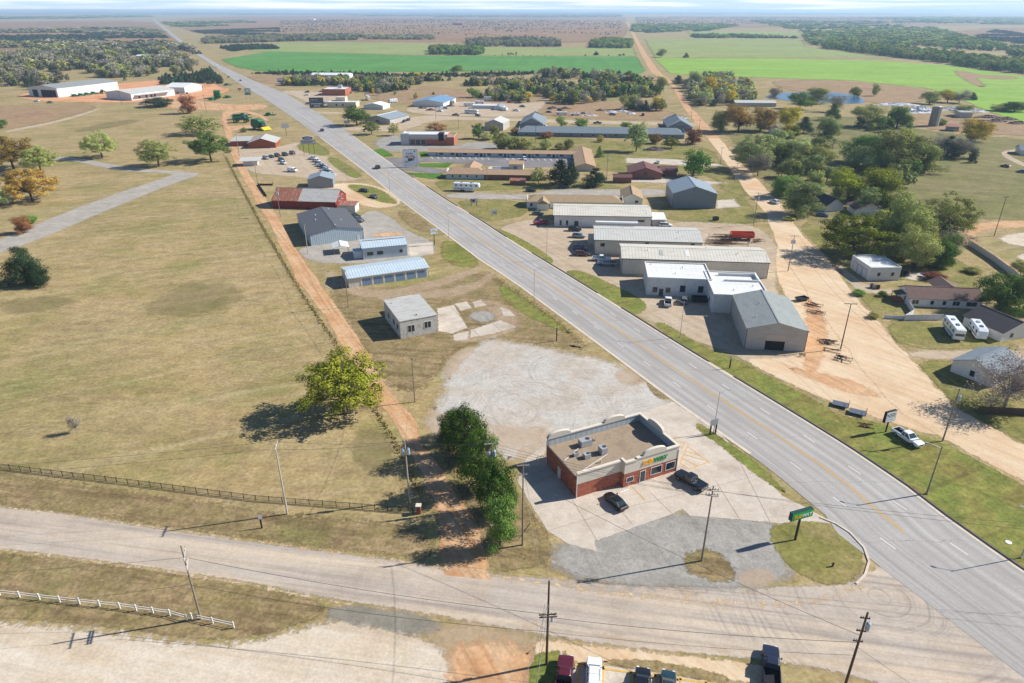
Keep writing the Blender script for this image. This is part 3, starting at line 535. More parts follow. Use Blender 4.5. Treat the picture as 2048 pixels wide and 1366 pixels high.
def ribbon(name, pts, wd, mat, z, h=0.0):
    mb = MB(); n = len(pts); L, Rr = [], []
    for i in range(n):
        tv = (pts[min(i + 1, n - 1)] - pts[max(i - 1, 0)]).normalized(); nr = Vector((tv.y, -tv.x, 0)) * wd / 2
        L.append(pts[i] - nr); Rr.append(pts[i] + nr)
    if h <= 0:
        o = sheet(name, [(v.x, v.y, z) for v in L + Rr], [(i, i + 1, n + i + 1, n + i) for i in range(n - 1)], [1.0] * (2 * n), mat); return o
    rings = [[(L[i].x, L[i].y, 0.0), (L[i].x, L[i].y, z + h), (Rr[i].x, Rr[i].y, z + h), (Rr[i].x, Rr[i].y, 0.0)] for i in range(n)]
    o = mb.loft(rings).build(name, mat); o['kind'] = 'structure'; return o
M['gutter'] = pmat('kerb_concrete', S(198, 184, 164), .9, var=.15, scale=.6)
M['kerb'] = pmat('dark_kerb', S(104, 94, 82), .95, var=.3, scale=.8)
near = [y for y in (68 + 4.0 * i for i in range(110))]
ribbon('gutter', [hwy(y, 1)[0] - hwy(y, 1)[2] * .35 for y in near if y < 520], .8, M['gutter'], .058)
ribbon('gutter', [hwy(y, 0)[0] + hwy(y, 0)[2] * .35 for y in near if 112 < y < 520], .8, M['gutter'], .058)
for (a, b) in ((88, 166), (176, 212), (222, 262), (282, 318), (330, 372), (392, 428)):
    ribbon('kerb', [hwy(y, 1)[0] + hwy(y, 1)[2] * .2 for y in near if a - 30 < y < b - 24], .34, M['kerb'], .05, .2)
ribbon('kerb', [P(1640, 1035), P(1672, 1048), P(1700, 1066), P(1728, 1096), P(1738, 1124), P(1730, 1150), P(1712, 1168)], .35, M['gutter'], .05, .13)
# lane lines: a double yellow line and broken white ones
ys = [y for y in near if y > 100] + [540 + 40 * i for i in range(14)]
for off in (-.16, .16):
    ribbon('yellow_line', [hwy(y, .5)[0] + hwy(y, .5)[2] * off + Vector((0, 0, 0)) for y in [88 + i * 6 for i in range(70)]], .17, M['paint_y'], .064)
rows = {f: MB() for f in (.27, .745)}
for f, y0 in ((.27, 86.0), (.745, 80.5)):
    y = y0
    while y < 520:
        p, dv, nr = hwy(y, f); q = p + dv * 3.05; h2 = nr * .075
        o = sheet('lane_dash', [(v.x, v.y, .064) for v in (p - h2, p + h2, q + h2, q - h2)], [(0, 1, 2, 3)], [1.0] * 4, M['paint_w'])
        y += 12.19 * dv.y
# markings on the lots
def line(a, b, wd, mat, z=.060, name='painted_line'):
    return ribbon(name, [P(*a), P(*b)], wd, mat, z)
for a, b in (((1375, 893), (1418, 924)), ((1418, 924), (1378, 938)), ((1378, 938), (1360, 926)), ((1360, 926), (1375, 893)), ((1364, 917), (1395, 932)), ((1368, 909), (1409, 921)), ((1371, 902), (1399, 911)), ((1348, 893), (1352, 872)), ((1262, 972), (1291, 1001)), ((1352, 882), (1370, 886)), ((1370, 886), (1364, 897)), ((1364, 897), (1356, 893))):
    line(a, b, .16, M['paint_y'])
line((1240, 985), (1258, 979), .2, M['paint_w'])
for a, b in (((1150, 1330), (1470, 1374)), ((1207, 1331), (1204, 1380)), ((1261, 1341), (1262, 1385)), ((1310, 1346), (1314, 1390)), ((1360, 1352), (1366, 1400)), ((1411, 1361), (1420, 1410)), ((1160, 1333), (1152, 1380))):
    line(a, b, .3, M['paint_y'])
for i in range(10): line((862 + i * 12.6, 313.6 + i * .22), (866 + i * 12.6, 317.6 + i * .22), .35, M['paint_w'], name='bay_line')
for i in range(11): line((1012 + i * 12.6, 316.4 + i * .2), (1016 + i * 12.6, 320.2 + i * .2), .35, M['paint_w'], name='bay_line')
# slab joints in the concrete lot
M['joint'] = pmat('joint_tar', S(150, 134, 116), .95)
for a, b in (((1145, 1000), (1195, 1083)), ((1210, 985), (1268, 1052)), ((1300, 985), (1345, 1028)), ((1430, 960), (1480, 1040)), ((1480, 925), (1540, 1044)), ((1095, 1062), (1250, 1016)), ((1250, 1016), (1560, 940)), ((880, 645), (960, 625)), ((890, 665), (985, 640)), ((900, 612), (960, 674)), ((935, 604), (1005, 664))):
    line(a, b, .07, M['joint'], .052, 'slab_joint')
# water and rubble
def watermat():
    m, t, b = newmat('pond_water'); b.inputs['Base Color'].default_value = S(58, 92, 116); b.inputs['Roughness'].default_value = .25; b.inputs['Specular IOR Level'].default_value = .6
    bp = N(t, 'Bump'); bp.inputs['Strength'].default_value = .2; t.links.new(noise(t, N(t, 'NewGeometry').outputs['Position'], .6, 4), bp.inputs['Height']); t.links.new(bp.outputs[0], b.inputs['Normal']); return m
zone('pond', [(1528, 192), (1560, 186), (1650, 183), (1712, 190), (1733, 203), (1722, 208), (1640, 206), (1590, 203), (1540, 197)], watermat(), .21, ew=.05)
# ================================================================ buildings
W_ = {}
W_['white'] = pmat('white_block', S(206, 206, 202), .8, var=.1, dirt=(S(160, 150, 136), .9, .5))
W_['oldwhite'] = pmat('weathered_block', S(190, 186, 176), .9, var=.16, dirt=(S(128, 120, 108), 1.1, .8))
W_['whitesheet'] = ribmat('white_sheet', S(206, 208, 206), S(168, 170, 170), 'xy', .6, .15, amt=.5, dirt=(S(178, 170, 156), (.4, .4), .45))
W_['creamsheet'] = ribmat('cream_sheet', S(204, 198, 182), S(170, 164, 150), 'xy', .75, .15, amt=.5, dirt=(S(172, 160, 142), (.4, .4), .4))
W_['greysheet'] = ribmat('grey_sheet', S(176, 172, 164), S(146, 142, 136), 'xy', .6, .15, amt=.5, dirt=(S(152, 140, 124), (.4, .4), .5))
W_['bluegrey'] = ribmat('bluegrey_sheet', S(124, 132, 138), S(100, 108, 116), 'xy', .9, .15, amt=.6)
W_['paleblue'] = ribmat('pale_blue_sheet', S(176, 190, 196), S(116, 128, 138), 'xy', .8, .2, amt=.7)
W_['siding'] = ribmat('lap_siding', S(222, 220, 212), S(176, 172, 164), 'z', .25, .15, amt=.5)
W_['paleblock'] = pmat('pale_blue_block', S(184, 196, 202), .85, var=.1, dirt=(S(160, 166, 168), .6, .4))
W_['tan'] = pmat('tan_stucco', S(196, 184, 164), .9, var=.1)
W_['barnred'] = ribmat('barn_boards', S(128, 42, 38), S(92, 30, 28), 'xy', .5, .12, dirt=(S(150, 80, 66), (.6, .6), .5))
W_['brick'] = brickmat('red_brick', S(150, 66, 46), S(176, 92, 64), S(170, 130, 108))
W_['brickdark'] = brickmat('brown_brick', S(120, 74, 64), S(136, 88, 74), S(140, 116, 104))
W_['wood'] = ribmat('red_cedar_boards', S(150, 78, 48), S(110, 54, 34), 'z', .35, .14)
W_['stucco'] = pmat('cream_stucco', S(206, 196, 178), .9, var=.06)
W_['trim'] = pmat('white_trim', S(216, 214, 206), .6, var=.06)
W_['darktrim'] = pmat('dark_trim', S(70, 66, 62), .6, var=.1)
W_['silver'] = pmat('galvanised', S(176, 178, 178), .45, .3, var=.12)
W_['steel'] = pmat('rusty_steel', S(86, 66, 54), .8, var=.3, scale=3)
W_['glass'] = glassmat('window_glass')
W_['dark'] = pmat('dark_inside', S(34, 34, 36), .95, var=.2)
W_['doorwhite'] = ribmat('panel_door', S(204, 204, 200), S(166, 168, 168), 'z', .55, .1, amt=.6)
W_['doorblue'] = ribmat('blue_roll_door', S(122, 142, 168), S(98, 116, 142), 'z', .3, .2, amt=.6)
W_['doortan'] = ribmat('tan_roll_door', S(186, 174, 160), S(156, 146, 134), 'z', .4, .15, amt=.6)
R_ = {}
def roofmats(n, col, line, per=.9, lw=.2, **k):
    for ax in 'xy': R_[n + ax] = ribmat(n + '_' + ax, col, line, ax, per, lw, **k)
roofmats('tan', S(206, 201, 186), S(182, 176, 158), 1.1, .2, amt=.8, dirt=(S(168, 152, 126), (.18, .5), .45))
roofmats('palegrey', S(196, 194, 184), S(168, 166, 156), 1.0, .2, amt=.8, dirt=(S(164, 156, 140), (.2, .6), .45))
roofmats('grey', S(146, 150, 144), S(122, 126, 120), .9, .15, amt=.6, dirt=(S(122, 120, 110), (.6, .2), .5))
roofmats('white', S(222, 222, 216), S(190, 190, 184), 1.0, .14, amt=.5, dirt=(S(186, 180, 166), (.3, .6), .4))
roofmats('paleblue', S(184, 198, 204), S(146, 164, 174), .95, .26, amt=.8, dirt=(S(168, 172, 168), (.25, .6), .5))
roofmats('charcoal', S(92, 92, 92), S(78, 78, 80), .7, .2, amt=.5)
roofmats('bluegrey', S(140, 150, 156), S(116, 126, 134), .8, .14, amt=.6)
roofmats('bluesteel', S(116, 146, 172), S(96, 124, 150), 1.2, .2, amt=.6)
roofmats('oldtin', S(184, 182, 174), S(150, 146, 138), .8, .16, amt=.6, dirt=(S(140, 128, 112), (.25, 1.2), .6))
roofmats('rust', S(150, 96, 74), S(112, 62, 46), .8, .2, amt=.6, dirt=(S(206, 182, 160), (2.2, .2), .8, .5))
for n, c in (('tanshingle', S(164, 136, 108)), ('khaki', S(160, 138, 108)), ('brownshingle', S(112, 92, 84)), ('darkshingle', S(66, 64, 66)), ('greyshingle', S(120, 130, 136)), ('maroon', S(112, 78, 76))):
    m = ribmat(n, c, tuple(v * .82 for v in c[:3]) + (1,), 'z', .22, .25, rough=.95, var=.16, amt=.5)
    R_[n + 'x'] = R_[n + 'y'] = m
R_['membranex'] = R_['membraney'] = pmat('roof_membrane', S(150, 132, 110), .95, var=.14, dirt=(S(112, 96, 78), .35, .6))
R_['coolwhitex'] = ribmat('cool_roof_x', S(218, 218, 212), S(196, 196, 192), 'x', 1.6, .08, amt=.5, dirt=(S(190, 186, 176), (.1, .7), .5))
R_['coolwhitey'] = R_['coolwhitex']

class Bld: pass
def rect(A, B, C, z=0.0, ang=None, L=None, W=None):
    a, b = P(*A, z), P(*B, z)
    u = (b - a); LL = u.length; an = math.atan2(u.y, u.x)
    if ang is not None: an = R(ang)
    u = Vector((math.cos(an), math.sin(an), 0)); v = Vector((-u.y, u.x, 0))
    LL = L or (b - a).dot(u); WW = W
    if WW is None: c = P(*C, z); WW = (c - b).dot(v)
    return Vector((a.x, a.y, 0)), an, LL, WW
def walls_mesh(L, W, h, rise=0, ridge='x', y1=None):
    mb = MB(); t = .16
    if ridge == 'x' and rise: gab = [(0, h), (W / 2, h + rise), (W, h)]
    mb.box(0, 0, 0, L, t, h); mb.box(0, W - t, 0, L, W, h); mb.box(0, t, 0, t, W - t, h); mb.box(L - t, t, 0, L, W - t, h)
    if rise:
        e = .02
        if ridge == 'x':
            for x in (0, L - t): mb.add([(x, 0, h), (x, W, h), (x, W / 2, h + rise - e), (x + t, 0, h), (x + t, W, h), (x + t, W / 2, h + rise - e)], [(0, 1, 2), (3, 5, 4), (0, 3, 4, 1), (1, 4, 5, 2), (2, 5, 3, 0)])
        elif ridge == 'y':
            for y in (0, W - t): mb.add([(0, y, h), (L, y, h), (L / 2, y, h + rise - e), (0, y + t, h), (L, y + t, h), (L / 2, y + t, h + rise - e)], [(0, 2, 1), (3, 4, 5), (0, 1, 4, 3), (1, 2, 5, 4), (2, 0, 3, 5)])
        elif ridge == 'shed':
            mb.box(0, W - t, h, L, W, h + rise - e)
            for x in (0, L - t): mb.add([(x, t, h), (x, W - t, h), (x, W - t, h + rise - e), (x + t, t, h), (x + t, W - t, h), (x + t, W - t, h + rise - e)], [(0, 1, 2), (3, 5, 4), (0, 3, 4, 1), (1, 4, 5, 2), (2, 5, 3, 0)])
    return mb
def slab(mb, q, t=.12):
    """a roof plane of thickness t from its four corners"""
    q = [Vector(p) for p in q]
    mb.add([tuple(p) for p in q] + [(p.x, p.y, p.z + t) for p in q], [(3, 2, 1, 0), (4, 5, 6, 7), (0, 1, 5, 4), (1, 2, 6, 5), (2, 3, 7, 6), (3, 0, 4, 7)])
def roof_mesh(L, W, h, rise, ridge, ov=.35, hip=0.0, t=.12):
    mb = MB()
    if ridge == 'x':
        k = rise / (W / 2) * ov; z0 = h - k + .03; zr = h + rise + .03
        if hip > 0:
            a, b = hip, L - hip
            c = [(-ov, -ov, z0), (L + ov, -ov, z0), (L + ov, W + ov, z0), (-ov, W + ov, z0), (a, W / 2, zr), (b, W / 2, zr)]
            c += [(x, y, z + t) for x, y, z in c]
            mb.add(c, [(6, 7, 11, 10), (8, 9, 10, 11), (7, 8, 11), (9, 6, 10), (0, 1, 7, 6), (1, 2, 8, 7), (2, 3, 9, 8), (3, 0, 6, 9), (3, 2, 1, 0)])
        else:
            slab(mb, [(-ov, -ov, z0), (L + ov, -ov, z0), (L + ov, W / 2, zr), (-ov, W / 2, zr)], t)
            slab(mb, [(L + ov, W + ov, z0), (-ov, W + ov, z0), (-ov, W / 2, zr), (L + ov, W / 2, zr)], t)
            mb.box(-ov - .02, W / 2 - .2, zr + t - .04, L + ov + .02, W / 2 + .2, zr + t + .05)
    elif ridge == 'y':
        k = rise / (L / 2) * ov; z0 = h - k + .03; zr = h + rise + .03
        if hip > 0:
            a, b = hip, W - hip
            c = [(-ov, -ov, z0), (L + ov, -ov, z0), (L + ov, W + ov, z0), (-ov, W + ov, z0), (L / 2, a, zr), (L / 2, b, zr)]
            c += [(x, y, z + t) for x, y, z in c]
            mb.add(c, [(7, 8, 11, 10), (9, 6, 10, 11), (6, 7, 10), (8, 9, 11), (0, 1, 7, 6), (1, 2, 8, 7), (2, 3, 9, 8), (3, 0, 6, 9), (3, 2, 1, 0)])
        else:
            slab(mb, [(-ov, W + ov, z0), (-ov, -ov, z0), (L / 2, -ov, zr), (L / 2, W + ov, zr)], t)
            slab(mb, [(L + ov, -ov, z0), (L + ov, W + ov, z0), (L / 2, W + ov, zr), (L / 2, -ov, zr)], t)
            mb.box(L / 2 - .2, -ov - .02, zr + t - .04, L / 2 + .2, W + ov + .02, zr + t + .05)
    elif ridge == 'shed':
        k = rise / W * ov
        slab(mb, [(-ov, -ov, h - k + .03), (L + ov, -ov, h - k + .03), (L + ov, W + ov, h + rise + k + .03), (-ov, W + ov, h + rise + k + .03)], t)
    else:
        mb.box(.17, .17, h - .35, L - .17, W - .17, h - .2)
    return mb
def building(name, label, cat, A, B, C=None, z=0, h=4, rise=0, ridge='x', wall='white', roof='white', ov=.35, hip=0, ang=None, L=None, W=None, group=None, parapet=None, trimc=None, pos=None):
    if pos: o, an, L, W = pos
    else: o, an, L, W = rect(A, B, C, z, ang, L, W)
    r = empty(name, o, an, label, cat, group)
    b = Bld(); b.root, b.L, b.W, b.h, b.rise, b.ridge, b.o, b.an = r, L, W, h, rise, ridge, o, an
    b.wall = walls_mesh(L, W, h, rise, ridge).build('wall', W_[wall], r)
    b.roof = roof_mesh(L, W, h, rise, ridge, ov, hip).build('roof', R_[roof + ('y' if ridge == 'y' else 'x')], r)
    if parapet:
        mb = MB(); t = .3
        mb.box(-.03, -.03, h, L + .03, t, h + .12); mb.box(-.03, W - t, h, L + .03, W + .03, h + .12); mb.box(-.03, t, h, t, W - t, h + .12); mb.box(L - t, t, h, L + .03, W - t, h + .12)
        mb.build('parapet', W_[parapet], r)
    if trimc:
        mb = MB()
        for x, y in ((-.02, -.02), (L - .13, -.02), (-.02, W - .13), (L - .13, W - .13)): MB().box(x, y, 0, x + .15, y + .15, h - .05).build('corner_trim', W_[trimc], r)
        if ridge == 'x': MB().box(-.3, -ov - .12, h - rise / max(W, 1) * 2 * ov - .1, L + .3, -ov + .01, h - rise / max(W, 1) * 2 * ov + .1).build('gutter', W_[trimc], r)
    return b
def wallbox(b, wid, s, z0, w, hh, out0, out1):
    """box on wall f (front), r, b, l at distance s along it (from its left end seen from outside)"""
    L, W = b.L, b.W; lo, hi = min(out0, out1), max(out0, out1)
    if wid == 'f': return (s, -hi, z0, s + w, -lo, z0 + hh)
    if wid == 'r': return (L + lo, s, z0, L + hi, s + w, z0 + hh)
    if wid == 'b': return (L - s - w, W + lo, z0, L - s, W + hi, z0 + hh)
    return (-hi, W - s - w, z0, -lo, W - s, z0 + hh)
def window(b, wid, s, z0=1.0, w=1.1, hh=1.2, frame='trim', bars=0, label=None):
    mb = MB(); e = .09
    x = wallbox(b, wid, s - e, z0 - e, w + 2 * e, e, .002, .06); mb.box(*x)
    mb.box(*wallbox(b, wid, s - e, z0 + hh, w + 2 * e, e, .002, .06))
    mb.box(*wallbox(b, wid, s - e, z0, e, hh, .002, .06)); mb.box(*wallbox(b, wid, s + w, z0, e, hh, .002, .06))
    for i in range(bars):
        c = s + w * (i + 1) / (bars + 1); mb.box(*wallbox(b, wid, c - .04, z0, .08, hh, .032, .055))
    f = mb.build('window', W_[frame], b.root)
    MB().box(*wallbox(b, wid, s, z0, w, hh, .004, .03)).build('pane', W_['glass'], f)
    if label: f['label'] = label
    return f
def door(b, wid, s, w=1.0, hh=2.1, mat='doorwhite', z0=.02, name='door', label=None, out=.05):
    o = MB().box(*wallbox(b, wid, s, z0, w, hh, .004, out)).build(name, W_[mat], b.root)
    if label: o['label'] = label
    return o
def vents(b, pts, mat='silver', hh=.6, r=.12):
    for fx, fy in pts:
        x, y = b.L * fx, b.W * fy
        if b.ridge == 'x' and b.rise: z = b.h + b.rise * (1 - abs(fy - .5) * 2)
        elif b.ridge == 'y' and b.rise: z = b.h + b.rise * (1 - abs(fx - .5) * 2)
        elif b.ridge == 'shed': z = b.h + b.rise * fy
        else: z = b.h - .25
        MB().tube((x, y, z), (x, y, z + hh), r, n=7).tube((x, y, z + hh), (x, y, z + hh + .12), r * 1.6, r * .6, n=7).build('roof_vent', W_[mat], b.root)
def text_mesh(txt, size, mat, parent, loc, rx=math.pi / 2, rz=0.0, ext=.03, name='letters', shear=0.0, bold=.0, sx=1.0):
    cu = bpy.data.curves.new('txt', 'FONT'); cu.body = txt; cu.size = size; cu.extrude = ext; cu.align_x = 'LEFT'; cu.shear = shear; cu.offset = bold; cu.resolution_u = 3
    o = bpy.data.objects.new('txt', cu); COL.objects.link(o); dg = bpy.context.evaluated_depsgraph_get()
    me = bpy.data.meshes.new_from_object(o.evaluated_get(dg)); bpy.data.objects.remove(o)
    me.name = name; me.materials.clear(); q = link(name, me, parent, mat); q.location = loc; q.rotation_euler = (rx, 0, rz); q.scale = (sx, 1, 1)
    return q, max(v.co.x for v in me.vertices) * sx

# ---- sandwich shop with parapets and arched caps
o_, an_, L_, Wd = rect((1152.6, 996), (1345, 935.7), (1094.6, 929)); Wd = 12.0
b = Bld(); b.L, b.W, b.h, b.rise, b.ridge = L_, Wd, 6.0, 0, 'flat'
b.root = empty('sandwich_shop', o_, an_, 'red brick sandwich shop with cream parapet and yellow and green lettering', 'restaurant')
L, Wd = L_, Wd; XS, PR, t = 9.6, 1.1, .25      # where the front steps out, and by how much
mb = MB()                                # brick shell up to the cream band
mb.box(0, 0, 0, XS, t, 3.1); mb.box(XS, -PR, 0, XS + t, t, 3.1); mb.box(XS + t, -PR, 0, L, -PR + t, 3.1); mb.box(L - t, -PR + t, 0, L, Wd, 3.1); mb.box(0, Wd - t, 0, L - t, Wd, 4.3); mb.box(0, t, 0, t, Wd - t, 4.3)
b.wall = mb.build('wall', W_['brick'], b.root)
mb = MB()                                # cream band on the two street fronts and right side, with cornice
mb.box(-.02, -.04, 3.1, XS - .002, t, 5.4); mb.box(XS, -PR - .04, 3.1, XS + t, t, 5.6); mb.box(XS + t, -PR - .04, 3.1, L + .04, -PR + t, 5.9); mb.box(L - t, -PR + t, 3.1, L + .04, Wd, 5.9); mb.box(0, Wd - t + .002, 4.3, L - t, Wd + .04, 5.9)
for x0, x1, y, z in ((-.12, XS - .01, -.2, 5.4), (XS - .01, 12.2, -PR - .2, 5.6)): mb.box(x0, y, z, x1, y + .62, z + .28); mb.box(x0, y + .08, z - .22, x1, y + .4, z)
mb.box(12.2, -PR - .2, 5.9, L + .2, -PR + .42, 6.15); mb.box(L - .42, -PR + .42, 5.9, L + .2, Wd + .2, 6.15); mb.box(-.05, Wd - .42, 5.9, L - .42, Wd + .2, 6.15); mb.box(XS - .01, -PR + .42, 5.6, XS + .5, .42, 5.88)
mb.build('parapet', W_['stucco'], b.root)
def arch(x0, x1, z0, ht, n=14): return [(x0, z0)] + [((x0 + x1) / 2 - (x1 - x0) / 2 * math.cos(math.pi * i / n), z0 + ht * math.sin(math.pi * i / n) ** .8) for i in range(1, n)] + [(x1, z0)]
for (x0, x1, y0, y1, zb, ht) in ((13.6, 19.0, -PR - .2, -PR + .42, 6.15, 1.1), (.1, 5.2, Wd - .42, Wd + .2, 6.15, 1.0), (13.0, 18.0, Wd - .42, Wd + .2, 6.15, 1.0)):
    MB().prism(arch(x0, x1, zb, ht), y0, y1).build('arched_cap', W_['stucco'], b.root)
m_ = MB().prism(arch(3.6, 8.8, 6.15, 1.1), -.31, .31).v
MB().add([(L - .11 + y, x, z) for x, y, z in m_], MB().prism(arch(3.6, 8.8, 6.15, 1.1), -.31, .31).f).build('arched_cap', W_['stucco'], b.root)
M['parapet_in'] = ribmat('parapet_sheet', S(170, 180, 184), S(132, 142, 148), 'xy', 1.2, .08, amt=.7)
mb = MB(); mb.box(t, Wd - t - .03, 4.35, L - t, Wd - t - .004, 5.88); mb.box(L - t - .03, -PR + t, 4.35, L - t - .004, Wd - t - .04, 5.88); mb.build('parapet_lining', M['parapet_in'], b.root)
mb = MB(); mb.box(.05, t, 4.15, XS, Wd - t, 4.3); mb.box(XS, -PR + t, 4.15, L - t, Wd - t, 4.301); mb.build('roof', R_['membranex'], b.root)
MB().box(-.1, .0, 4.3, .16, Wd, 4.42).build('roof_edge', W_['darktrim'], b.root)
for x, y in ((-.06, -.06), (-.06, Wd - .06), (L + .02, -PR - .06)): MB().box(x - .06, y - .06, 0, x + .06, y + .06, 5.2).build('downpipe', W_['trim'], b.root)
def fw(s, z0, w, hh, kind='window'):
    mb = MB(); y = -PR
    mb.box(s - .1, y - .06, z0 - .1, s + w + .1, y - .002, z0); mb.box(s - .1, y - .06, z0 + hh, s + w + .1, y - .002, z0 + hh + .08); mb.box(s - .1, y - .06, z0, s, y - .002, z0 + hh); mb.box(s + w, y - .06, z0, s + w + .1, y - .002, z0 + hh)
    f = mb.build(kind, W_['trim'], b.root); MB().box(s, y - .03, z0, s + w, y - .004, z0 + hh).build('pane', W_['glass'], f); return f
fw(10.3, 1.0, 1.5, 1.0); fw(15.9, 1.0, 2.4, 1.6); fw(19.4, 1.0, 2.1, 1.6); fw(13.4, .05, 1.1, 2.5, 'door')
MB().box(-.06, 6.2, .1, -.003, 7.3, 2.5).build('door', W_['trim'], b.root)
M['sign_y'] = pmat('sign_yellow', S(250, 184, 28), .5, var=.03); M['sign_g'] = pmat('sign_green', S(16, 140, 62), .5, var=.03); M['sign_w'] = pmat('sign_white', S(236, 238, 232), .5, var=.03)
q, x1 = text_mesh('SUB', 1.38, M['sign_y'], b.root, (13.6, -PR - .1, 3.95), bold=.022, shear=.12, ext=.07, sx=1.0)
text_mesh('WAY', 1.38, M['sign_g'], b.root, (13.6 + x1 + .1, -PR - .1, 3.95), bold=.022, shear=.12, ext=.07, sx=1.0)
# plant on the roof
def hvac(b, x, y, w, dp, hh, fan=True, z=4.3, label=None, lab=None):
    wp = Matrix.Rotation(an_, 4, 'Z') @ Vector((x, y, 0)) + o_
    r = empty('rooftop_unit', (wp.x, wp.y, z), an_, label, 'air conditioner', 'air conditioning units on the shop roof')
    MB().box(0, 0, .12, w, dp, hh).box(.05, .05, 0, w - .05, dp - .05, .12).build('cabinet', W_['silver'], r)
    MB().tube((w * .72, dp * .5, hh), (w * .72, dp * .5, hh + .05), min(w, dp) * .32, n=14).build('fan', W_['darktrim'], r)
    MB().box(w + .002, .15, .3, w + .03, dp - .15, hh - .15).build('grille', W_['darktrim'], r)
hvac(b, 5.7, 8.2, 2.4, 1.5, 1.4, label='largest grey rooftop air conditioner near the rear parapet of the brick shop')
hvac(b, 8.0, 4.4, 1.3, 1.5, 1.45, label='upright grey rooftop air conditioner with a black fan, nearest the front parapet')
hvac(b, 2.9, 6.2, 1.0, .8, .75, label='smallest grey box unit on the brown roof of the brick shop')
hvac(b, 4.4, 4.6, 1.3, 1.1, .95, label='low grey box unit between the small box and the fan unit on the shop roof')
for p0, p1, r_ in (((.6, 6, 4.36), (6, 8.9, 4.4), .05), ((1.2, 1.5, 4.36), (9.2, 4.3, 4.4), .05), ((6.6, 2.6, 4.3), (6.6, 2.6, 5.0), .13), ((9.2, 9.6, 4.3), (9.2, 9.6, 5.0), .1)): MB().tube(p0, p1, r_).build('roof_pipe', W_['trim'], b.root)
MB().box(8.9, 9.3, 4.302, 9.6, 10.2, 4.36).build('roof_hatch', W_['darktrim'], b.root)

# ---- metal shops across the highway
b = building('metal_workshop', 'grey metal workshop with an open roll door, by the dirt yard', 'building', (1488, 697), (1605, 701), W=23.5, h=6.0, rise=2.0, ridge='y', wall='greysheet', roof='grey', ov=.3, ang=-7.5, L=15.6, trimc='darktrim')
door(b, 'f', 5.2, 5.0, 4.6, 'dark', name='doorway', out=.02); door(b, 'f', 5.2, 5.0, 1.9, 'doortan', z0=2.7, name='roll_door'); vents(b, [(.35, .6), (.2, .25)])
b = building('white_block_shop', 'long white painted block shop with a flat white roof and a rear view wing', 'building', (1292.5, 590), (1421, 596), W=15.0, h=6.0, ridge='flat', wall='white', roof='coolwhite', parapet='trim', ang=-6.0, L=20.0)
for s in (1.9, 6.0): window(b, 'f', s, 1.2, 1.3, 1.5, 'darktrim')
for s in (10.4, 16.0): window(b, 'f', s, 1.6, 1.5, 2.0, 'darktrim')
door(b, 'f', 3.9, 1.3, 2.3, 'darktrim'); vents(b, [(.1, .85), (.45, .3), (.6, .7)])
b2 = building('white_block_shop', 'white block garage wing with a panel door between the white shop and grey workshop', 'building', (1423, 625), (1466, 627), W=20.5, h=5.9, ridge='flat', wall='white', roof='coolwhite', parapet='trim', ang=-6.0, L=16.2)
door(b2, 'f', 1.3, 5.6, 4.3, 'doorwhite', name='garage_door'); window(b2, 'l', 14.4, 1.2, .8, 1.6, 'darktrim'); vents(b2, [(.4, .2), (.8, .4)])
MB().box(4, 17.2, 5.7, 15.6, 17.6, 6.6).box(15.2, 12.5, 5.7, 15.6, 17.2, 6.6).box(5, 12.1, 5.7, 15.6, 12.5, 6.3).build('upstand', W_['trim'], b2.root)
b = building('tan_roof_shop', 'long metal shop with a tan ribbed roof and skylights, nearest the white shop', 'building', (1245, 517), (1539, 526), z=5.6, W=16.0, h=5.7, rise=1.5, wall='creamsheet', roof='tan', ang=-5.4, trimc='darktrim')
door(b, 'r', 5.0, 1.2, 2.4); vents(b, [(.18, .35), (.8, .3), (.6, .6)])
mb = MB(); mb.box(0, 0, 0, 1, 1, 1)
for fx, c in ((.26, 'greysheet'), (.44, 'trim')):
    x = b.L * fx; k = b.rise / (b.W / 2); mb = MB(); slab(mb, [(x, 2.4, b.h + k * 2.4 + .16), (x + 1.3, 2.4, b.h + k * 2.4 + .16), (x + 1.3, 6.4, b.h + k * 6.4 + .16), (x, 6.4, b.h + k * 6.4 + .16)], .05); mb.build('skylight', W_[c], b.root)
b = building('tan_roof_shop', 'middle tan roofed metal shop beside the steel rack with an orange bin', 'building', (1190, 479.5), (1404.7, 484.7), z=5.6, W=18.5, h=5.6, rise=1.6, wall='creamsheet', roof='palegrey', ang=-5.0, trimc='darktrim')
window(b, 'f', 2.2, 3.2, 1.4, 1.1, 'darktrim'); window(b, 'f', 18.5, 4.2, 1.2, .8, 'darktrim'); window(b, 'f', 35, 4.2, 1.2, .8, 'darktrim'); vents(b, [(.28, .65), (.8, .4), (.77, .12)])
MB().box(-2.2, 11, 0, -.05, 15, 3.4).build('side_room', W_['creamsheet'], b.root)
MB().box(.5, 17.0, 7.0, 17, 18.6, 7.6).build('upstand', W_['trim'], b.root)
b = building('tan_roof_shop', 'farthest tan roofed metal shop in the row with white office windows', 'building', (1108, 430.8), (1303.5, 433.7), z=4.7, W=18.5, h=4.8, rise=1.6, wall='whitesheet', roof='tan', ang=-3.6, trimc='darktrim')
for s in (2.5, 5.2): window(b, 'f', s, .6, .7, 2.0, 'darktrim')
door(b, 'f', 8.6, 1.7, 2.4, 'darktrim'); window(b, 'f', 35, 2.6, 2.6, .7, 'darktrim'); vents(b, [(.3, .85), (.07, .7), (.95, .15)])
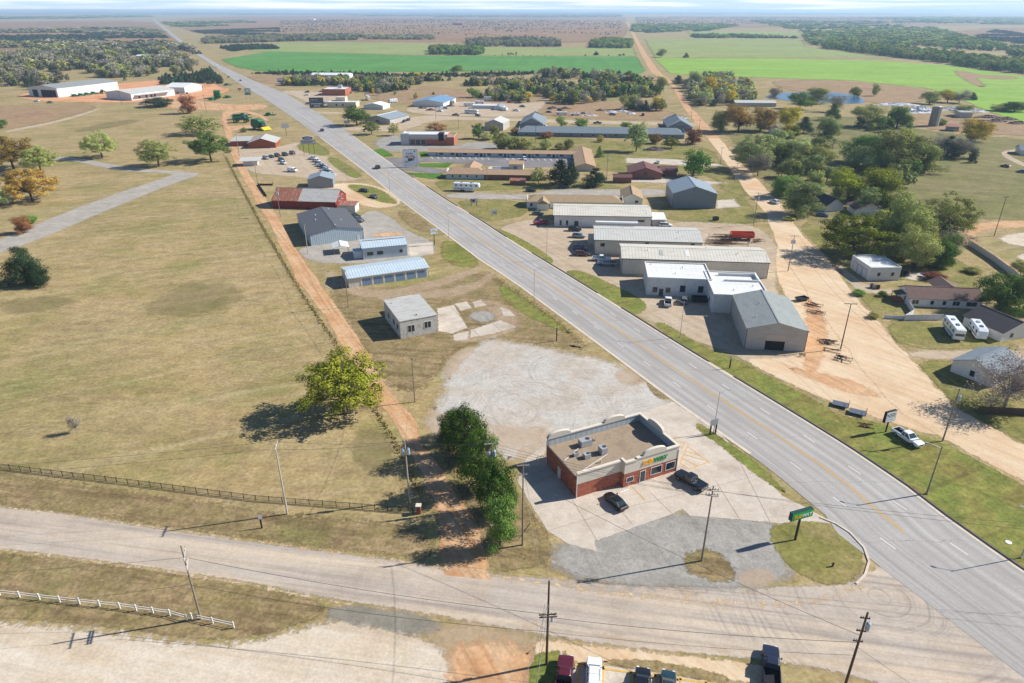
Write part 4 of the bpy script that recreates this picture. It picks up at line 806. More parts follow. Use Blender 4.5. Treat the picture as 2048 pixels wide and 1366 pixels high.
# lean-to behind it
b = building('lean_to', 'small white lean-to canopy beside the farthest tan roofed shop', 'shed', (1304, 452), (1326, 452), L=5.5, W=9, h=2.8, rise=.5, ridge='shed', wall='greysheet', roof='white', ang=-3.6)
b = building('blue_grey_barn', 'tall square blue-grey metal building with a two tone gable roof', 'building', (1344, 416), (1430, 418), W=22.0, h=6.8, rise=3.2, ridge='y', wall='bluegrey', roof='bluegrey', ang=-3.5, L=19.6, trimc='darktrim')
b = building('roadside_house', 'long low house with khaki hip roof behind the tan metal shops', 'house', (1053.5, 415.5), (1268, 417), W=11, h=2.9, rise=2.0, hip=4.5, wall='siding', roof='khaki', ang=-3.5, L=44)
for s in (1.5, 9.5): window(b, 'f', s, .9, 1.2, 1.3)
MB().add([(4.5, -4.2, 2.9), (10.5, -4.2, 2.9), (7.5, -4.2, 4.6), (4.5, 3, 2.9), (10.5, 3, 2.9), (7.5, 5, 4.6)], [(0, 1, 2), (0, 2, 5, 3), (1, 4, 5, 2), (3, 5, 4), (0, 3, 4, 1)]).build('gable_roof', R_['khakix'], b.root)
MB().box(4.8, -3.9, 0, 10.2, -.02, 2.88).build('porch_wing', W_['siding'], b.root)
for i in range(9): MB().box(6 + i * 4, 6.4, 4.6, 6.35 + i * 4, 6.75, 5.15).build('roof_vent', W_['trim'], b.root)
b = building('tan_gable_house', 'narrow tan roofed gable house next to the blue-grey barn', 'house', (1243, 409), (1286, 408), L=9.6, W=17, h=2.9, rise=2.2, ridge='y', wall='siding', roof='khaki', ang=-6)
window(b, 'f', 6.2, .9, 1.4, 1.2)
b = building('brick_house', 'brown brick house with a steep maroon gable roof', 'house', (1258.5, 357.7), (1319, 357.7), L=17, W=17, h=3.4, rise=2.7, ridge='y', wall='brickdark', roof='maroon', ang=-5, ov=.8)
window(b, 'f', 7.6, .6, 1.6, 3.0, 'darktrim')
b = building('brick_house', 'low maroon roofed side wing of the brown brick house, by a driveway', 'house', (1320, 352), (1348, 351), L=9, W=10, h=2.8, rise=1.6, wall='brickdark', roof='maroon', ang=-5, ov=.6)
b = building('brick_shed', 'small brown brick shed in front of the brick house', 'shed', (1227, 366), (1258.5, 366.5), L=9.3, W=5, h=3.0, rise=1.2, wall='brickdark', roof='maroon', ang=-3)
# ---- motel
b = building('motel_row', 'long blue motel row with tan roof behind the striped parking bays', 'motel', (857, 312), (1147, 316.7), L=92, W=8, h=2.6, rise=1.1, wall='paleblock', roof='tanshingle', ang=-4.6, ov=.9)
for i in range(6):
    x = 4 + i * 15; window(b, 'f', x + 3, 1.0, 2.2, 1.1, 'darktrim'); window(b, 'f', x + 10, 1.0, 2.2, 1.1, 'darktrim'); door(b, 'f', x + .6, 1.3, 2.1, 'doorblue'); door(b, 'f', x + 13.5, 1.3, 2.1, 'darktrim')
b = building('motel_wing', 'tan roofed motel wing running back at the end of the row', 'motel', None, None, pos=(P(1152, 342), R(-3), 10.5, 52), h=2.8, rise=1.6, ridge='y', wall='tan', roof='tanshingle', ov=.8)
b = building('motel_office', 'blue motel office with hipped tan roof nearest the highway', 'motel', (892.8, 357.5), (966, 359), L=20.5, W=10, h=3.0, rise=2.0, hip=3.5, wall='paleblock', roof='tanshingle', ang=-4.5, ov=.9)
for s in (3, 7, 11, 16): window(b, 'f', s, .9, .9, 1.3)
MB().add([(7, 6, 3.1), (17, 6, 3.1), (12, 6, 5.2), (7, 24, 3.1), (17, 24, 3.1), (12, 24, 5.2)], [(0, 1, 2), (0, 2, 5, 3), (1, 4, 5, 2), (3, 5, 4), (0, 3, 4, 1)]).build('porte_cochere', R_['tanshingley'], b.root)
mb = MB()
for x, y in ((7.5, 23.5), (16.5, 23.5)): mb.box(x - .15, y - .15, 0, x + .15, y + .15, 3.1)
mb.build('canopy_post', W_['trim'], b.root)
b = building('motel_rooms', 'brick fronted motel rooms with a tan roof joined to the office', 'motel', (968, 359), (1085, 361.5), L=33, W=9, h=3.0, rise=1.5, wall='brickdark', roof='tanshingle', ang=-4.5, ov=.9)
b = building('pool_house', 'small white pool house with tan roof in the motel court', 'shed', (1018, 340), (1043, 341), L=8, W=9, h=3.2, rise=.3, ridge='shed', wall='white', roof='tanshingle', ang=-4.5)
door(b, 'f', 2.5, 2.2, 2.2, 'doorblue')
b = building('picnic_shelter', 'small rust red roofed shelter on the lawn beside the motel rooms', 'shelter', (1020, 370), (1048, 370), L=8, W=4, h=2.3, rise=.8, wall='brickdark', roof='rust', ang=-3)
# ---- restaurants and shops farther up the highway
b = building('fast_food_building', 'red brick and white flat roofed burger restaurant with tall glazing', 'restaurant', (804, 290), (893, 291), L=31, W=14, h=7.0, ridge='flat', wall='brick', roof='coolwhite', parapet='trim', ang=-2.5)
MB().box(-.05, -.05, 4.6, 30, 0.0, 6.9).build('fascia', W_['silver'], b.root); MB().box(-.5, -.6, 0, 5.2, 3.5, 7.4).build('entrance_tower', W_['silver'], b.root)
for s in (6, 9.5, 13): window(b, 'f', s, .4, 3.1, 3.2)
MB().box(5.3, -.06, 4.0, 30, -.01, 4.3).build('cornice', W_['trim'], b.root); MB().box(25, -.3, 3.0, 28.5, 6, 7.8).build('roof_sign_box', W_['dark'], b.root)
b = building('fast_food_building', 'low brick kitchen end of the burger restaurant with a flat tan roof', 'restaurant', (893, 291), (908, 290.5), L=5.2, W=18, h=5.4, ridge='flat', wall='brick', roof='membrane', parapet='stucco', ang=-2.5)
b = building('nursing_home', 'long grey roofed single storey building behind the motel', 'building', (1036.5, 272), (1366, 279), L=118, W=14, h=3.0, rise=3.2, wall='bluegrey', roof='greyshingle', ang=-6.0, ov=.6, hip=5)
for i in range(14): window(b, 'f', 5 + i * 8, .9, 2.0, 1.3)
for px, lab in (((1040, 256), 'left'), ((1335, 262), 'right')):
    q = building('nursing_home', 'hip roofed %s end wing of the long grey roofed building' % lab, 'building', None, None, pos=(P(*px), R(-6), 18, 38), h=3.2, rise=4.4, ridge='y', hip=7, wall='bluegrey', roof='greyshingle', ov=.6)
b = building('grey_shed', 'grey gable metal shed in the field by the side street', 'shed', (969.5, 260), (1007, 261), L=14.5, W=20, h=5.2, rise=2.6, ridge='y', wall='greysheet', roof='palegrey', ang=-14)
b = building('grey_office', 'grey metal office with a dark roof and white ridge line', 'building', (731, 246), (777, 250), L=23, W=30, h=3.9, rise=2.4, ridge='y', wall='greysheet', roof='bluegrey', ang=-22, ov=.5)
window(b, 'f', 10, 1.4, 3, 1.2, 'darktrim'); MB().box(11.2, -.6, 6.4, 11.8, 30.6, 6.62).build('ridge_cap', W_['trim'], b.root)
b = building('small_white_shed', 'small white roofed garage up the slope behind the dark round tree', 'shed', (728, 218), (760, 220), L=19, W=16, h=3.4, rise=2.0, ridge='y', wall='whitesheet', roof='white', ang=-15)
b = building('beige_building', 'flat roofed beige building beside the teal billboard', 'building', (655, 215), (701, 213), L=27, W=14, h=4.8, ridge='flat', wall='tan', roof='coolwhite', parapet='silver', ang=-2)
window(b, 'f', 8, 1.6, 1.4, 1.6, 'darktrim'); window(b, 'f', 14, 1.6, 1.4, 1.6, 'darktrim'); MB().box(6, 9, 4.4, 15, 18, 8.2).build('upper_block', W_['tan'], b.root)
b = building('red_roof_restaurant', 'red brick restaurant with a red trimmed dark roof edge far up the highway', 'restaurant', (645, 191), (690, 190), L=25, W=24, h=6.4, ridge='flat', wall='brick', roof='coolwhite', parapet='barnred', ang=-3)
MB().box(-3, -2, 3.6, 0, 24, 4.4).build('canopy', W_['barnred'], b.root); MB().box(14, 12, 6, 18, 16, 9.5).build('cooling_tower', W_['silver'], b.root)
b = building('blue_roof_store', 'wide blue steel roofed store in the junk yard', 'building', (826, 213), (884, 215), L=30, W=42, h=4.0, rise=2.4, ridge='y', wall='white', roof='bluesteel', ang=-12, ov=.4)
b = building('green_roof_shed', 'small white shed with green roof near the parked bus', 'shed', (988, 220), (999, 219), L=7, W=16, h=2.6, rise=1.3, ridge='y', wall='white', roof='bluegrey', ang=-12)
b = building('white_store_room', 'low white storage container row near the parked bus', 'container', (945, 217), (985, 219), L=22, W=6, h=2.8, rise=.3, ridge='shed', wall='whitesheet', roof='white', ang=-8)
# ---- houses right of the dirt road
b = building('white_garage', 'white block garage with a sloping flat roof, by the dirt road', 'garage', (1736.6, 561.5), (1799.5, 562.4), L=10.4, W=13.0, h=4.6, ridge='flat', wall='white', roof='coolwhite', parapet='trim', ang=2.0)
window(b, 'f', 2.5, 1.6, 1.1, 1.3); window(b, 'f', 7.2, 1.6, 1.1, 1.3)
for s in (.8, 4.0, 7.2): door(b, 'l', s + .85, 2.9, 3.15, 'darktrim', name='door_frame', out=.03); door(b, 'l', s + 1.0, 2.6, 3.0, 'doorwhite', name='garage_door')
b = building('brown_roof_house', 'cream house with long brown shingle roof beside the white garage', 'house', (1815.7, 611.8), (1952, 617), L=21.0, W=9.0, h=2.8, rise=2.1, wall='siding', roof='brownshingle', ang=-7, ov=.5)
for s, w_ in ((.9, 1.9), (6.2, 1.0), (9.7, 1.0), (12.6, 2.0), (16.5, 3.0)): window(b, 'f', s, .8, w_, 1.3, 'trim', bars=int(w_ > 1.5))
window(b, 'l', 5.5, .8, .9, 1.3); vents(b, [(.25, .72), (.45, .72), (.65, .72), (.83, .72)], 'darktrim', .25, .2)
MB().add([(11, 9, 2.8), (18.5, 9, 2.8), (14.7, 7, 4.6), (11, 16, 2.8), (18.5, 16, 2.8), (14.7, 16, 4.6)], [(0, 1, 2), (0, 2, 5, 3), (1, 4, 5, 2), (3, 5, 4), (0, 3, 4, 1)]).build('rear_roof', R_['brownshinglex'], b.root)
mb = MB(); slab(mb, [(-3.0, 2.6, 2.4), (-.1, 2.6, 2.9), (-.1, 6.4, 2.9), (-3.0, 6.4, 2.4)], .1); mb.build('porch_roof', R_['brownshinglex'], b.root)
mb = MB()
for y in (2.9, 6.1): mb.box(-2.9, y - .08, .6, -2.74, y + .08, 2.4)
mb.box(-3, 2.6, .0, -.02, 6.4, .6); mb.build('porch', W_['wood'], b.root)
b = building('dark_roof_house', 'pale house with black shingle roof behind the parked travel trailer', 'house', None, None, pos=(P(2000, 684), R(18), 12, 12), h=2.9, rise=2.3, ridge='y', wall='siding', roof='darkshingle', ov=.5)
for s in (2, 7): window(b, 'l', s, .8, .9, 1.3)
window(b, 'f', 3, .8, 1.2, 1.3)
b = building('blue_white_cottage', 'pale cottage behind the bare grey tree at the right edge', 'house', None, None, pos=(P(1984, 776), R(32), 13, 10.0), h=3.2, rise=2.3, wall='siding', roof='greyshingle', ov=.5)
window(b, 'l', 4.4, .9, 1.1, 1.5); window(b, 'f', 2, .9, 1.1, 1.3)
b = building('tan_house', 'pale yellow house with brown hip roof among the trees', 'house', (1708.5, 432), (1764.8, 435), L=12.5, W=11, h=2.9, rise=2.2, ridge='y', wall='siding', roof='brownshingle', ang=-8, ov=.6)
window(b, 'f', 8.5, .8, 1.1, 1.2)
b = building('dark_gable_house', 'pale yellow gable house with almost black roof among the trees', 'house', (1650, 424), (1686, 420), L=9, W=16, h=3.0, rise=3.0, ridge='y', wall='siding', roof='darkshingle', ang=14, ov=.7)
b = building('grey_roof_cottage', 'grey roofed house at the right edge beside the curving drive', 'house', (2040, 310), (2090, 316), L=18, W=12, h=3.0, rise=2.2, wall='siding', roof='greyshingle', ang=-20, ov=.7)
b = building('farm_barn', 'long pale metal roofed barn behind the orange trees', 'barn', (1470, 213), (1536, 216), L=38, W=14, h=3.4, rise=1.6, wall='greysheet', roof='palegrey', ang=-4)
b = building('cottage_roof', 'small pale house peeking out below the yellow tree', 'house', (1540, 268), (1560, 270), L=9, W=9, h=3, rise=2, ridge='y', wall='siding', roof='brownshingle', ang=-10)
# ---- left of the highway
b = building('old_white_shop', 'weathered white block building with a tin roof on a concrete slab', 'building', (802, 678), (874.5, 663), L=10.8, W=15.6, h=5.2, ridge='flat', wall='oldwhite', roof='oldtin', parapet='silver', ang=25.5)
R_o = roof_mesh(b.L, b.W, 5.2, .5, 'shed', .12).build('tin_roof', R_['oldtinx'], b.root)
window(b, 'f', 2.2, 1.6, 1.9, 2.0, 'trim', bars=1, label='broken front window'); window(b, 'f', 7.0, 1.9, 1.9, 1.9, 'trim', bars=1)
for s in (4, 9, 12.5): window(b, 'l', s, 2.0, 1.0, 1.4, 'darktrim')
vents(b, [(.12, .8), (.5, .12)], 'steel', .8, .15)
MB().box(5.2, 15.7, 4.0, 9.6, 20, 4.15).box(5.3, 15.7, 0, 5.5, 19.9, 4.0).box(9.3, 15.7, 0, 9.5, 19.9, 4.0).build('rear_canopy', W_['trim'], b.root)
b = building('storage_units', 'low blue roofed storage building with six roll doors', 'storage building', (698, 576), (857, 553), L=27.2, W=11.6, h=3.3, rise=1.2, wall='creamsheet', roof='paleblue', ang=23.2, ov=.3, trimc='silver')
for i in range(6): door(b, 'f', 4.6 + i * 3.75, 2.7, 2.5, 'doorblue', name='roll_door')
for i in range(7): MB().box(4.0 + i * 3.75, -.09, 0, 4.4 + i * 3.75, -.005, 3.2).build('door_post', W_['trim'], b.root)
b = building('blue_white_shop', 'small pale blue block shop with a white ribbed roof', 'building', (727, 519.5), (814, 512), L=16.2, W=10.5, h=4.3, rise=1.0, wall='paleblock', roof='paleblue', ang=17, ov=.3)
for s in (1.6, 5.2): window(b, 'f', s, 1.5, 2.0, 1.1, 'darktrim', bars=1)
window(b, 'f', 13.4, 1.6, 1.0, .9, 'darktrim')
MB().box(-3.2, 1.5, 0, -.05, 5.5, 2.8).build('side_room', W_['paleblock'], b.root); MB().box(.4, 5.0, 5.42, 15.9, 5.4, 5.52).build('ridge_cap', W_['steel'], b.root)
q = empty('carport', P(668, 510), R(17), 'small white metal carport on the grey yard', 'carport')
roof_mesh(5.6, 6.5, 2.5, .8, 'y', .2).build('roof', R_['whitey'], q)
for x in (.1, 5.4):
    for y in (.1, 3.2, 6.3): MB().box(x, y, 0, x + .1, y + .1, 2.52).build('post', W_['silver'], q)
MB().box(.1, 6.42, 1.2, 5.5, 6.45, 2.5).build('back_panel', W_['whitesheet'], q)
b = building('charcoal_roof_shop', 'pale blue metal building with a wide charcoal gable roof', 'building', (622, 492), (720.8, 472), L=20.6, W=33, h=4.3, rise=1.9, ridge='y', wall='paleblue', roof='charcoal', ang=24.0, ov=.25, trimc='darktrim')
door(b, 'f', 18.0, 1.2, 2.2); vents(b, [(.7, .35), (.3, .7), (.25, .5), (.62, .9), (.5, .08)], 'trim', .5, .16)
b = building('red_barn', 'red barn with half rusted half silver tin roof', 'barn', None, None, pos=(P(546, 416), R(-6), 30, 15), h=3.6, rise=4.0, wall='barnred', roof='oldtin', ov=.3)
q = roof_mesh(12.2, 15, 3.6, 4.0, 'x', .32).build('rusty_roof', R_['rustx'], b.root); q.location = (-.06, 0, .05); q['label'] = 'rusted roof half'
window(b, 'r', 4.6, 2.8, 2.0, 2.0); window(b, 'r', 8.5, 2.8, 2.0, 2.0)
b = building('barn_annex', 'low white annex at the end of the red barn', 'shed', (678, 424), (702, 426), L=7.6, W=6, h=3.0, rise=.4, ridge='shed', wall='white', roof='rust', ang=-4)
b = building('arched_shed', 'grey-green metal shed with a rounded roof near the car lot', 'shed', (617, 377), (655, 377), L=12.5, W=12, h=4.4, rise=1.8, ridge='y', wall='bluegrey', roof='bluegrey', ang=8)
b = building('sales_hut', 'tiny white sales hut with a wide flat canopy at the car lot', 'hut', (487, 332), (508, 331), L=8, W=5.5, h=3.0, rise=.3, ridge='shed', wall='white', roof='palegrey', ang=12, ov=2.0)
b = building('wood_front_store', 'red timber fronted store with grey tin roof behind the car lot', 'store', (497, 297), (545, 294.5), L=17.5, W=19, h=3.4, rise=2.8, ridge='y', wall='wood', roof='oldtin', ang=8, ov=.6)
b = building('wood_front_store', 'lower grey tin roofed side of the red timber store', 'store', (462, 293), (497, 297), L=12, W=16, h=3.3, rise=.6, ridge='shed', wall='wood', roof='oldtin', ang=8)
b = building('equipment_shed', 'huge white farm equipment shed with two dark open bays', 'shed', (60, 192.5), (124, 194), L=39, W=80, h=9.0, rise=2.6, ridge='y', wall='whitesheet', roof='grey', ang=-17)
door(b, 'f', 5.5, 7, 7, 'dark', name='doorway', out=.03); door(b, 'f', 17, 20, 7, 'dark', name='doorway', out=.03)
b = building('equipment_office', 'white dealer office with grey roof and front awning by the white pickup', 'building', (214, 197.5), (280, 199), L=38, W=52, h=6.5, rise=2.6, ridge='y', wall='whitesheet', roof='palegrey', ang=-26)
for s in (8, 16, 22, 26): window(b, 'r', s, 1.2, 2.4, 2.6)
MB().box(38.02, 4, 4.6, 42, 44, 4.9).build('awning', W_['silver'], b.root)
b = building('equipment_store', 'white round roofed store at the end of the equipment yard', 'building', (330, 186), (369, 187), L=24, W=34, h=6, rise=3.2, ridge='x', wall='whitesheet', roof='white', ang=-8)
for k, (px, l, lab, wl, rf) in enumerate([((622, 157), 34, 'first white roofed shed beyond the cedar belt, nearest the highway', 'white', 'white'), ((648, 157), 34, 'second white roofed shed beyond the cedar belt, right of the first', 'white', 'white'), ((272, 117), 46, 'white roofed farm building in the grey woods left of the highway', 'whitesheet', 'white'), ((160, 34), 90, 'distant white farm buildings on the left horizon', 'white', 'white'), ((905, 50), 60, 'distant dark red barn on the open rangeland', 'barnred', 'maroon'), ((615, 40), 60, 'distant white roofed house beyond the dark tree row', 'white', 'white'), ((950, 84), 30, 'pale low shed by the highway woods', 'white', 'white')][:6]):
    building('farm_shed', lab, 'shed', None, None, pos=(P(*px), R(-4), l, 20 if k < 3 else 60), h=4.5 if k < 3 else 9, rise=2, wall=wl, roof=rf)
# silo and tin hut
s_ = empty('grain_silo', P(1866, 252), 0, 'old grey concrete silo overgrown at its foot', 'silo')
mb = MB(); mb.tube((0, 0, 0), (0, 0, 14.6), 3.6, n=24); mb.build('shell', pmat('silo_concrete', S(150, 144, 132), .9, var=.2, scale=.5, dirt=(S(104, 100, 94), .3, .7)), s_, smooth=False)
mb = MB()
for i in range(9): mb.tube((0, 0, 1 + i * 1.6), (0, 0, 1.12 + i * 1.6), 3.66, n=24)
mb.build('hoop', W_['steel'], s_); MB().tube((0, 0, 14.3), (0, 0, 15.0), 3.3, 2.2, n=24).build('cap', W_['silver'], s_); MB().box(-.4, -3.9, 1, .4, -3.5, 14.2).build('chute', W_['silver'], s_)
building('tin_hut', 'small tin hut below the white rubble heaps', 'hut', (1918, 236), (1936, 236.5), L=10, W=9, h=4.6, rise=.6, ridge='shed', wall='greysheet', roof='oldtin', ang=-8)
building('tin_hut', 'rust roofed hut beside the yellow tree near the silo', 'hut', (1892, 262), (1906, 263), L=8, W=7, h=3.2, rise=.8, ridge='shed', wall='bluegrey', roof='rust', ang=-24)
# ================================================================ vehicles
V = {}
def paint(n, c, **k): V[n] = pmat('car_' + n, c, .35, var=.03, spec=.5, coat=.6, **k)
for n, c in (('white', S(226, 228, 228)), ('black', S(18, 19, 22)), ('navy', S(24, 32, 52)), ('maroon', S(84, 22, 34)), ('silver', S(160, 164, 168)), ('grey', S(92, 96, 100)), ('red', S(160, 18, 26)), ('blue', S(46, 76, 130)), ('yellow', S(190, 180, 30)), ('teal', S(30, 56, 66)), ('darkred', S(96, 20, 26)), ('tan', S(176, 160, 134)), ('orange', S(214, 66, 26)), ('green', S(22, 112, 62)), ('rustred', S(120, 52, 42))): paint(n, c)
V['glass'] = glassmat('car_glass', (.03, .045, .05, 1), .08); V['tyre'] = pmat('tyre', S(30, 30, 30), .9); V['rim'] = pmat('rim', S(150, 152, 154), .35, .6)
V['lamp'] = pmat('lamp_lens', S(220, 222, 220), .15, spec=.6); V['tail'] = pmat('tail_lens', S(150, 14, 16), .25, spec=.6); V['trim'] = pmat('black_trim', S(26, 26, 28), .7); V['chrome'] = pmat('chrome', S(186, 188, 190), .25, .8); V['rubber'] = pmat('bed_liner', S(30, 31, 34), .9)
V['greenm'] = pmat('machine_green', S(20, 96, 52), .5, var=.15, scale=3); V['yellowm'] = pmat('machine_yellow', S(214, 190, 40), .5, var=.1)
def sec(x, w, zb, zt): return [(x, -w, zb + .12), (x, -w * .93, zb), (x, w * .93, zb), (x, w, zb + .12), (x, w, (zb + zt) / 2 + .1), (x, w * .97, zt - .08), (x, w * .88, zt), (x, -w * .88, zt), (x, -w * .97, zt - .08), (x, -w, (zb + zt) / 2 + .1)]
def frustum(x0, x1, w0, z0, x2, x3, w1, z1, cap=True):      # bottom x0(rear)..x1(front), top x2..x3
    return MB().add([(x0, -w0, z0), (x1, -w0 * .94, z0), (x1, w0 * .94, z0), (x0, w0, z0), (x2, -w1, z1), (x3, -w1 * .95, z1), (x3, w1 * .95, z1), (x2, w1, z1)], [(0, 1, 5, 4), (1, 2, 6, 5), (2, 3, 7, 6), (3, 0, 4, 7), (4, 5, 6, 7)])
def cabin(mb, x0, x1, w0, z0, x2, x3, w1, z1, mids=()):      # pillars on the cabin corners
    for s in (-1, 1):
        mb.tube((x0, s * w0 * .99, z0), (x2, s * w1 * .99, z1), .07, n=4); mb.tube((x1, s * w0 * .94, z0), (x3, s * w1 * .95, z1), .055, n=4)
        for f in mids:
            mb.tube((x0 + (x1 - x0) * f, s * w0 * .985, z0), (x2 + (x3 - x2) * f, s * w1 * .99, z1), .06, n=4)
def roofcap(x2, x3, w1, z1, t=.07):
    a, b = x2 - .05, x3 + .08
    return MB().loft([[(a, -w1 * .9, z1), (a, w1 * .9, z1), (a, w1 * .8, z1 + t * .6), (a, -w1 * .8, z1 + t * .6)], [(a + .15, -w1 * 1.02, z1), (a + .15, w1 * 1.02, z1), (a + .15, w1 * .85, z1 + t), (a + .15, -w1 * .85, z1 + t)], [(b - .2, -w1 * .98, z1), (b - .2, w1 * .98, z1), (b - .2, w1 * .8, z1 + t), (b - .2, -w1 * .8, z1 + t)], [(b, -w1 * .88, z1), (b, w1 * .88, z1), (b, w1 * .75, z1 + t * .5), (b, -w1 * .75, z1 + t * .5)]])
def car_parts(kind):
    """list of (part name, mesh, material key or None for the paint)"""
    p = []
    if kind == 'pickup':
        L, wd, wb, tr = 5.9, 1.0, 1.85, .40
        b = MB().loft([sec(-.78, wd, .42, 1.12), sec(.6, wd, .42, 1.14), sec(1.35, wd, .45, 1.16), sec(2.3, wd * .99, .45, 1.1), sec(2.78, wd * .95, .45, 1.02), sec(2.95, wd * .84, .5, .9)])
        b.box(-2.93, -wd, .5, -.8, -wd + .12, 1.14); b.box(-2.93, wd - .12, .5, -.8, wd, 1.14); b.box(-2.95, -wd + .12, .5, -2.84, wd - .12, 1.12); b.box(-2.9, -wd + .12, .5, -.8, wd - .12, .62)
        b.box(-3.06, -.9, .48, -2.96, .9, .66)
        g = (-.74, 1.22, .94, 1.1, -.62, .42, .76, 1.78); cabin(b, *g, mids=(.4,)); p += [('body', b, None), ('roof', roofcap(-.62, .42, .76, 1.78), None), ('glazing', frustum(*g), 'glass')]
        p += [('bed_liner', MB().box(-2.83, -wd + .125, .622, -.82, wd - .125, .66).box(-2.83, -wd + .125, .66, -2.80, wd - .125, 1.0).box(-.84, -wd + .125, .66, -.80, wd - .125, 1.05), 'rubber')]
        lx, hz, tz = 2.9, .86, .92
    elif kind == 'suv':
        L, wd, wb, tr = 4.85, .96, 1.45, .37
        b = MB().loft([sec(-2.42, wd * .88, .45, .95), sec(-2.3, wd * .96, .38, 1.05), sec(-1.2, wd, .34, 1.06), sec(.9, wd, .34, 1.06), sec(1.7, wd * .98, .36, 1.0), sec(2.25, wd * .92, .36, .9), sec(2.44, wd * .78, .42, .78)])
        g = (-2.25, 1.2, .9, 1.02, -1.9, .35, .72, 1.64); cabin(b, *g, mids=(.35, .65)); p += [('body', b, None), ('roof', roofcap(-1.95, .35, .72, 1.64, .08), None), ('glazing', frustum(*g), 'glass')]
        p += [('roof_rail', MB().tube((-1.6, -.62, 1.75), (.1, -.62, 1.75), .025, n=4).tube((-1.6, .62, 1.75), (.1, .62, 1.75), .025, n=4), 'trim')]
        lx, hz, tz = 2.36, .8, .95
    elif kind == 'sedan':
        L, wd, wb, tr = 4.75, .91, 1.4, .33
        b = MB().loft([sec(-2.36, wd * .85, .4, .86), sec(-2.2, wd * .94, .32, .98), sec(-1.3, wd, .28, .96), sec(.8, wd, .28, .92), sec(1.7, wd * .97, .3, .84), sec(2.2, wd * .9, .3, .74), sec(2.38, wd * .74, .36, .62)])
        g = (-1.85, 1.05, .84, .9, -1.05, .2, .66, 1.38); cabin(b, *g, mids=(.5,)); p += [('body', b, None), ('roof', roofcap(-1.08, .2, .66, 1.38, .06), None), ('glazing', frustum(*g), 'glass')]
        lx, hz, tz = 2.28, .64, .8
    else:
        L, wd, wb, tr = 5.3, .98, 1.6, .36
        b = MB().loft([sec(-2.65, wd * .95, .4, 2.05), sec(-2.5, wd, .36, 2.15), sec(.5, wd, .34, 2.15), sec(.9, wd * .98, .34, 1.95), sec(1.75, wd * .96, .36, 1.2), sec(2.4, wd * .92, .36, .98), sec(2.6, wd * .76, .42, .78)])
        p += [('body', b, None), ('windshield', MB().add([(1.02, -.78, 1.88), (1.72, -.84, 1.26), (1.72, .84, 1.26), (1.02, .78, 1.88)], [(0, 1, 2, 3)]), 'glass')]
        for s in (-1, 1): p += [('side_window', MB().box(.3, s * .985 - .01, 1.2, 1.3, s * .985 + .01, 1.75), 'glass')]
        lx, hz, tz = 2.48, .84, 1.1
    for s in (-1, 1):
        p += [('headlight', MB().box(lx - .12, s * wd * .66 - .15, hz - .08, lx + .09, s * wd * .66 + .15, hz + .08), 'lamp'), ('taillight', MB().box(-L / 2 - .04, s * wd * .78 - .1, tz - .12, -L / 2 + .12, s * wd * .78 + .1, tz + .1), 'tail'), ('mirror', MB().box(.85, s * (wd + .12) - .1, .98 + (kind == 'pickup') * .15, 1.0, s * (wd + .12) + .1, 1.16 + (kind == 'pickup') * .15), 'trim')]
    p += [('grille', MB().box(L / 2 - .08, -wd * .45, hz - .2, L / 2 + .03, wd * .45, hz - .02), 'trim')]
    meta = (wb, tr, wd); return p, meta
CAR = {}
def car(kind, colour, at, to, label, cat=None, group=None, z=.6, detail=True, cover=None):
    if kind not in CAR:
        p, meta = car_parts(kind); ms = [(n, mb.mesh(kind + '_' + n), k) for n, mb, k in p]
        wb, tr, wd = meta; wh = MB().tube((0, -.12, 0), (0, .12, 0), tr, n=16).mesh(kind + '_tyre'); rm = MB().tube((0, -.135, 0), (0, .135, 0), tr * .6, n=12).mesh(kind + '_rim')
        CAR[kind] = (ms, meta, wh, rm)
    ms, (wb, tr, wd), wh, rm = CAR[kind]
    a, b = P(*at, z), P(*to, z); an = math.atan2(b.y - a.y, b.x - a.x)
    names = {'pickup': 'pickup_truck', 'suv': 'sport_utility_car', 'sedan': 'sedan_car', 'van': 'delivery_van'}
    r = empty(names[kind], (a.x, a.y, .06), an, label, cat or {'pickup': 'pickup truck', 'suv': 'car', 'sedan': 'car', 'van': 'van'}[kind], group)
    r.scale = (1.13, 1.13, 1.13)
    for n, me, k in ms:
        if not detail and n in ('mirror', 'grille', 'roof_rail', 'headlight', 'taillight'): continue
        link(n, me, r, V[k] if k else V[colour])
    if cover: MB().box(-2.86, -.9, 1.06, -.8, .9, 1.12).build('bed_cover', V[cover], r)
    for x in (wb, -wb):
        for s in (-1, 1):
            t = link('wheel', wh, r, V['tyre'], (x, s * (wd - .1), tr))
            if detail: link('rim', rm, t, V['rim'])
    return r
G1 = 'cars nosed in along the bottom parking row'
car('pickup', 'maroon', (1129, 1352), (1134, 1300), 'maroon pickup truck parked at the bottom edge next to the utility pole', group=G1, z=1)
car('suv', 'white', (1188, 1349), (1189, 1300), 'white sport utility car between the maroon pickup and the dark cars at the bottom', group=G1, z=.9)
car('suv', 'black', (1285, 1370), (1287, 1320), 'black sport utility car at the bottom edge, right of the white one', group=G1, z=.9)
car('sedan', 'teal', (1336, 1375), (1338, 1330), 'small dark teal car at the bottom edge, rightmost in the parking row', group=G1, z=.7)
car('pickup', 'navy', (1543, 1330), (1541, 1280), 'dark navy pickup truck crossing the side street at the bottom', z=1)
car('sedan', 'black', (1231, 1003), (1212, 986), 'black sedan parked askew before the brick shop')
car('pickup', 'black', (1381, 962), (1348, 942), 'black pickup truck with covered bed beside the brick shop door', cover='black')
car('pickup', 'white', (1815, 876), (1848, 897), 'white pickup truck on the grass beside the roadside sign')
car('pickup', 'white', (1336, 604), (1337, 585), 'white pickup seen from behind in front of the white block shop')
car('suv', 'grey', (1368, 601), (1368, 582), 'dark grey sport utility car beside the white pickup at the block shop')
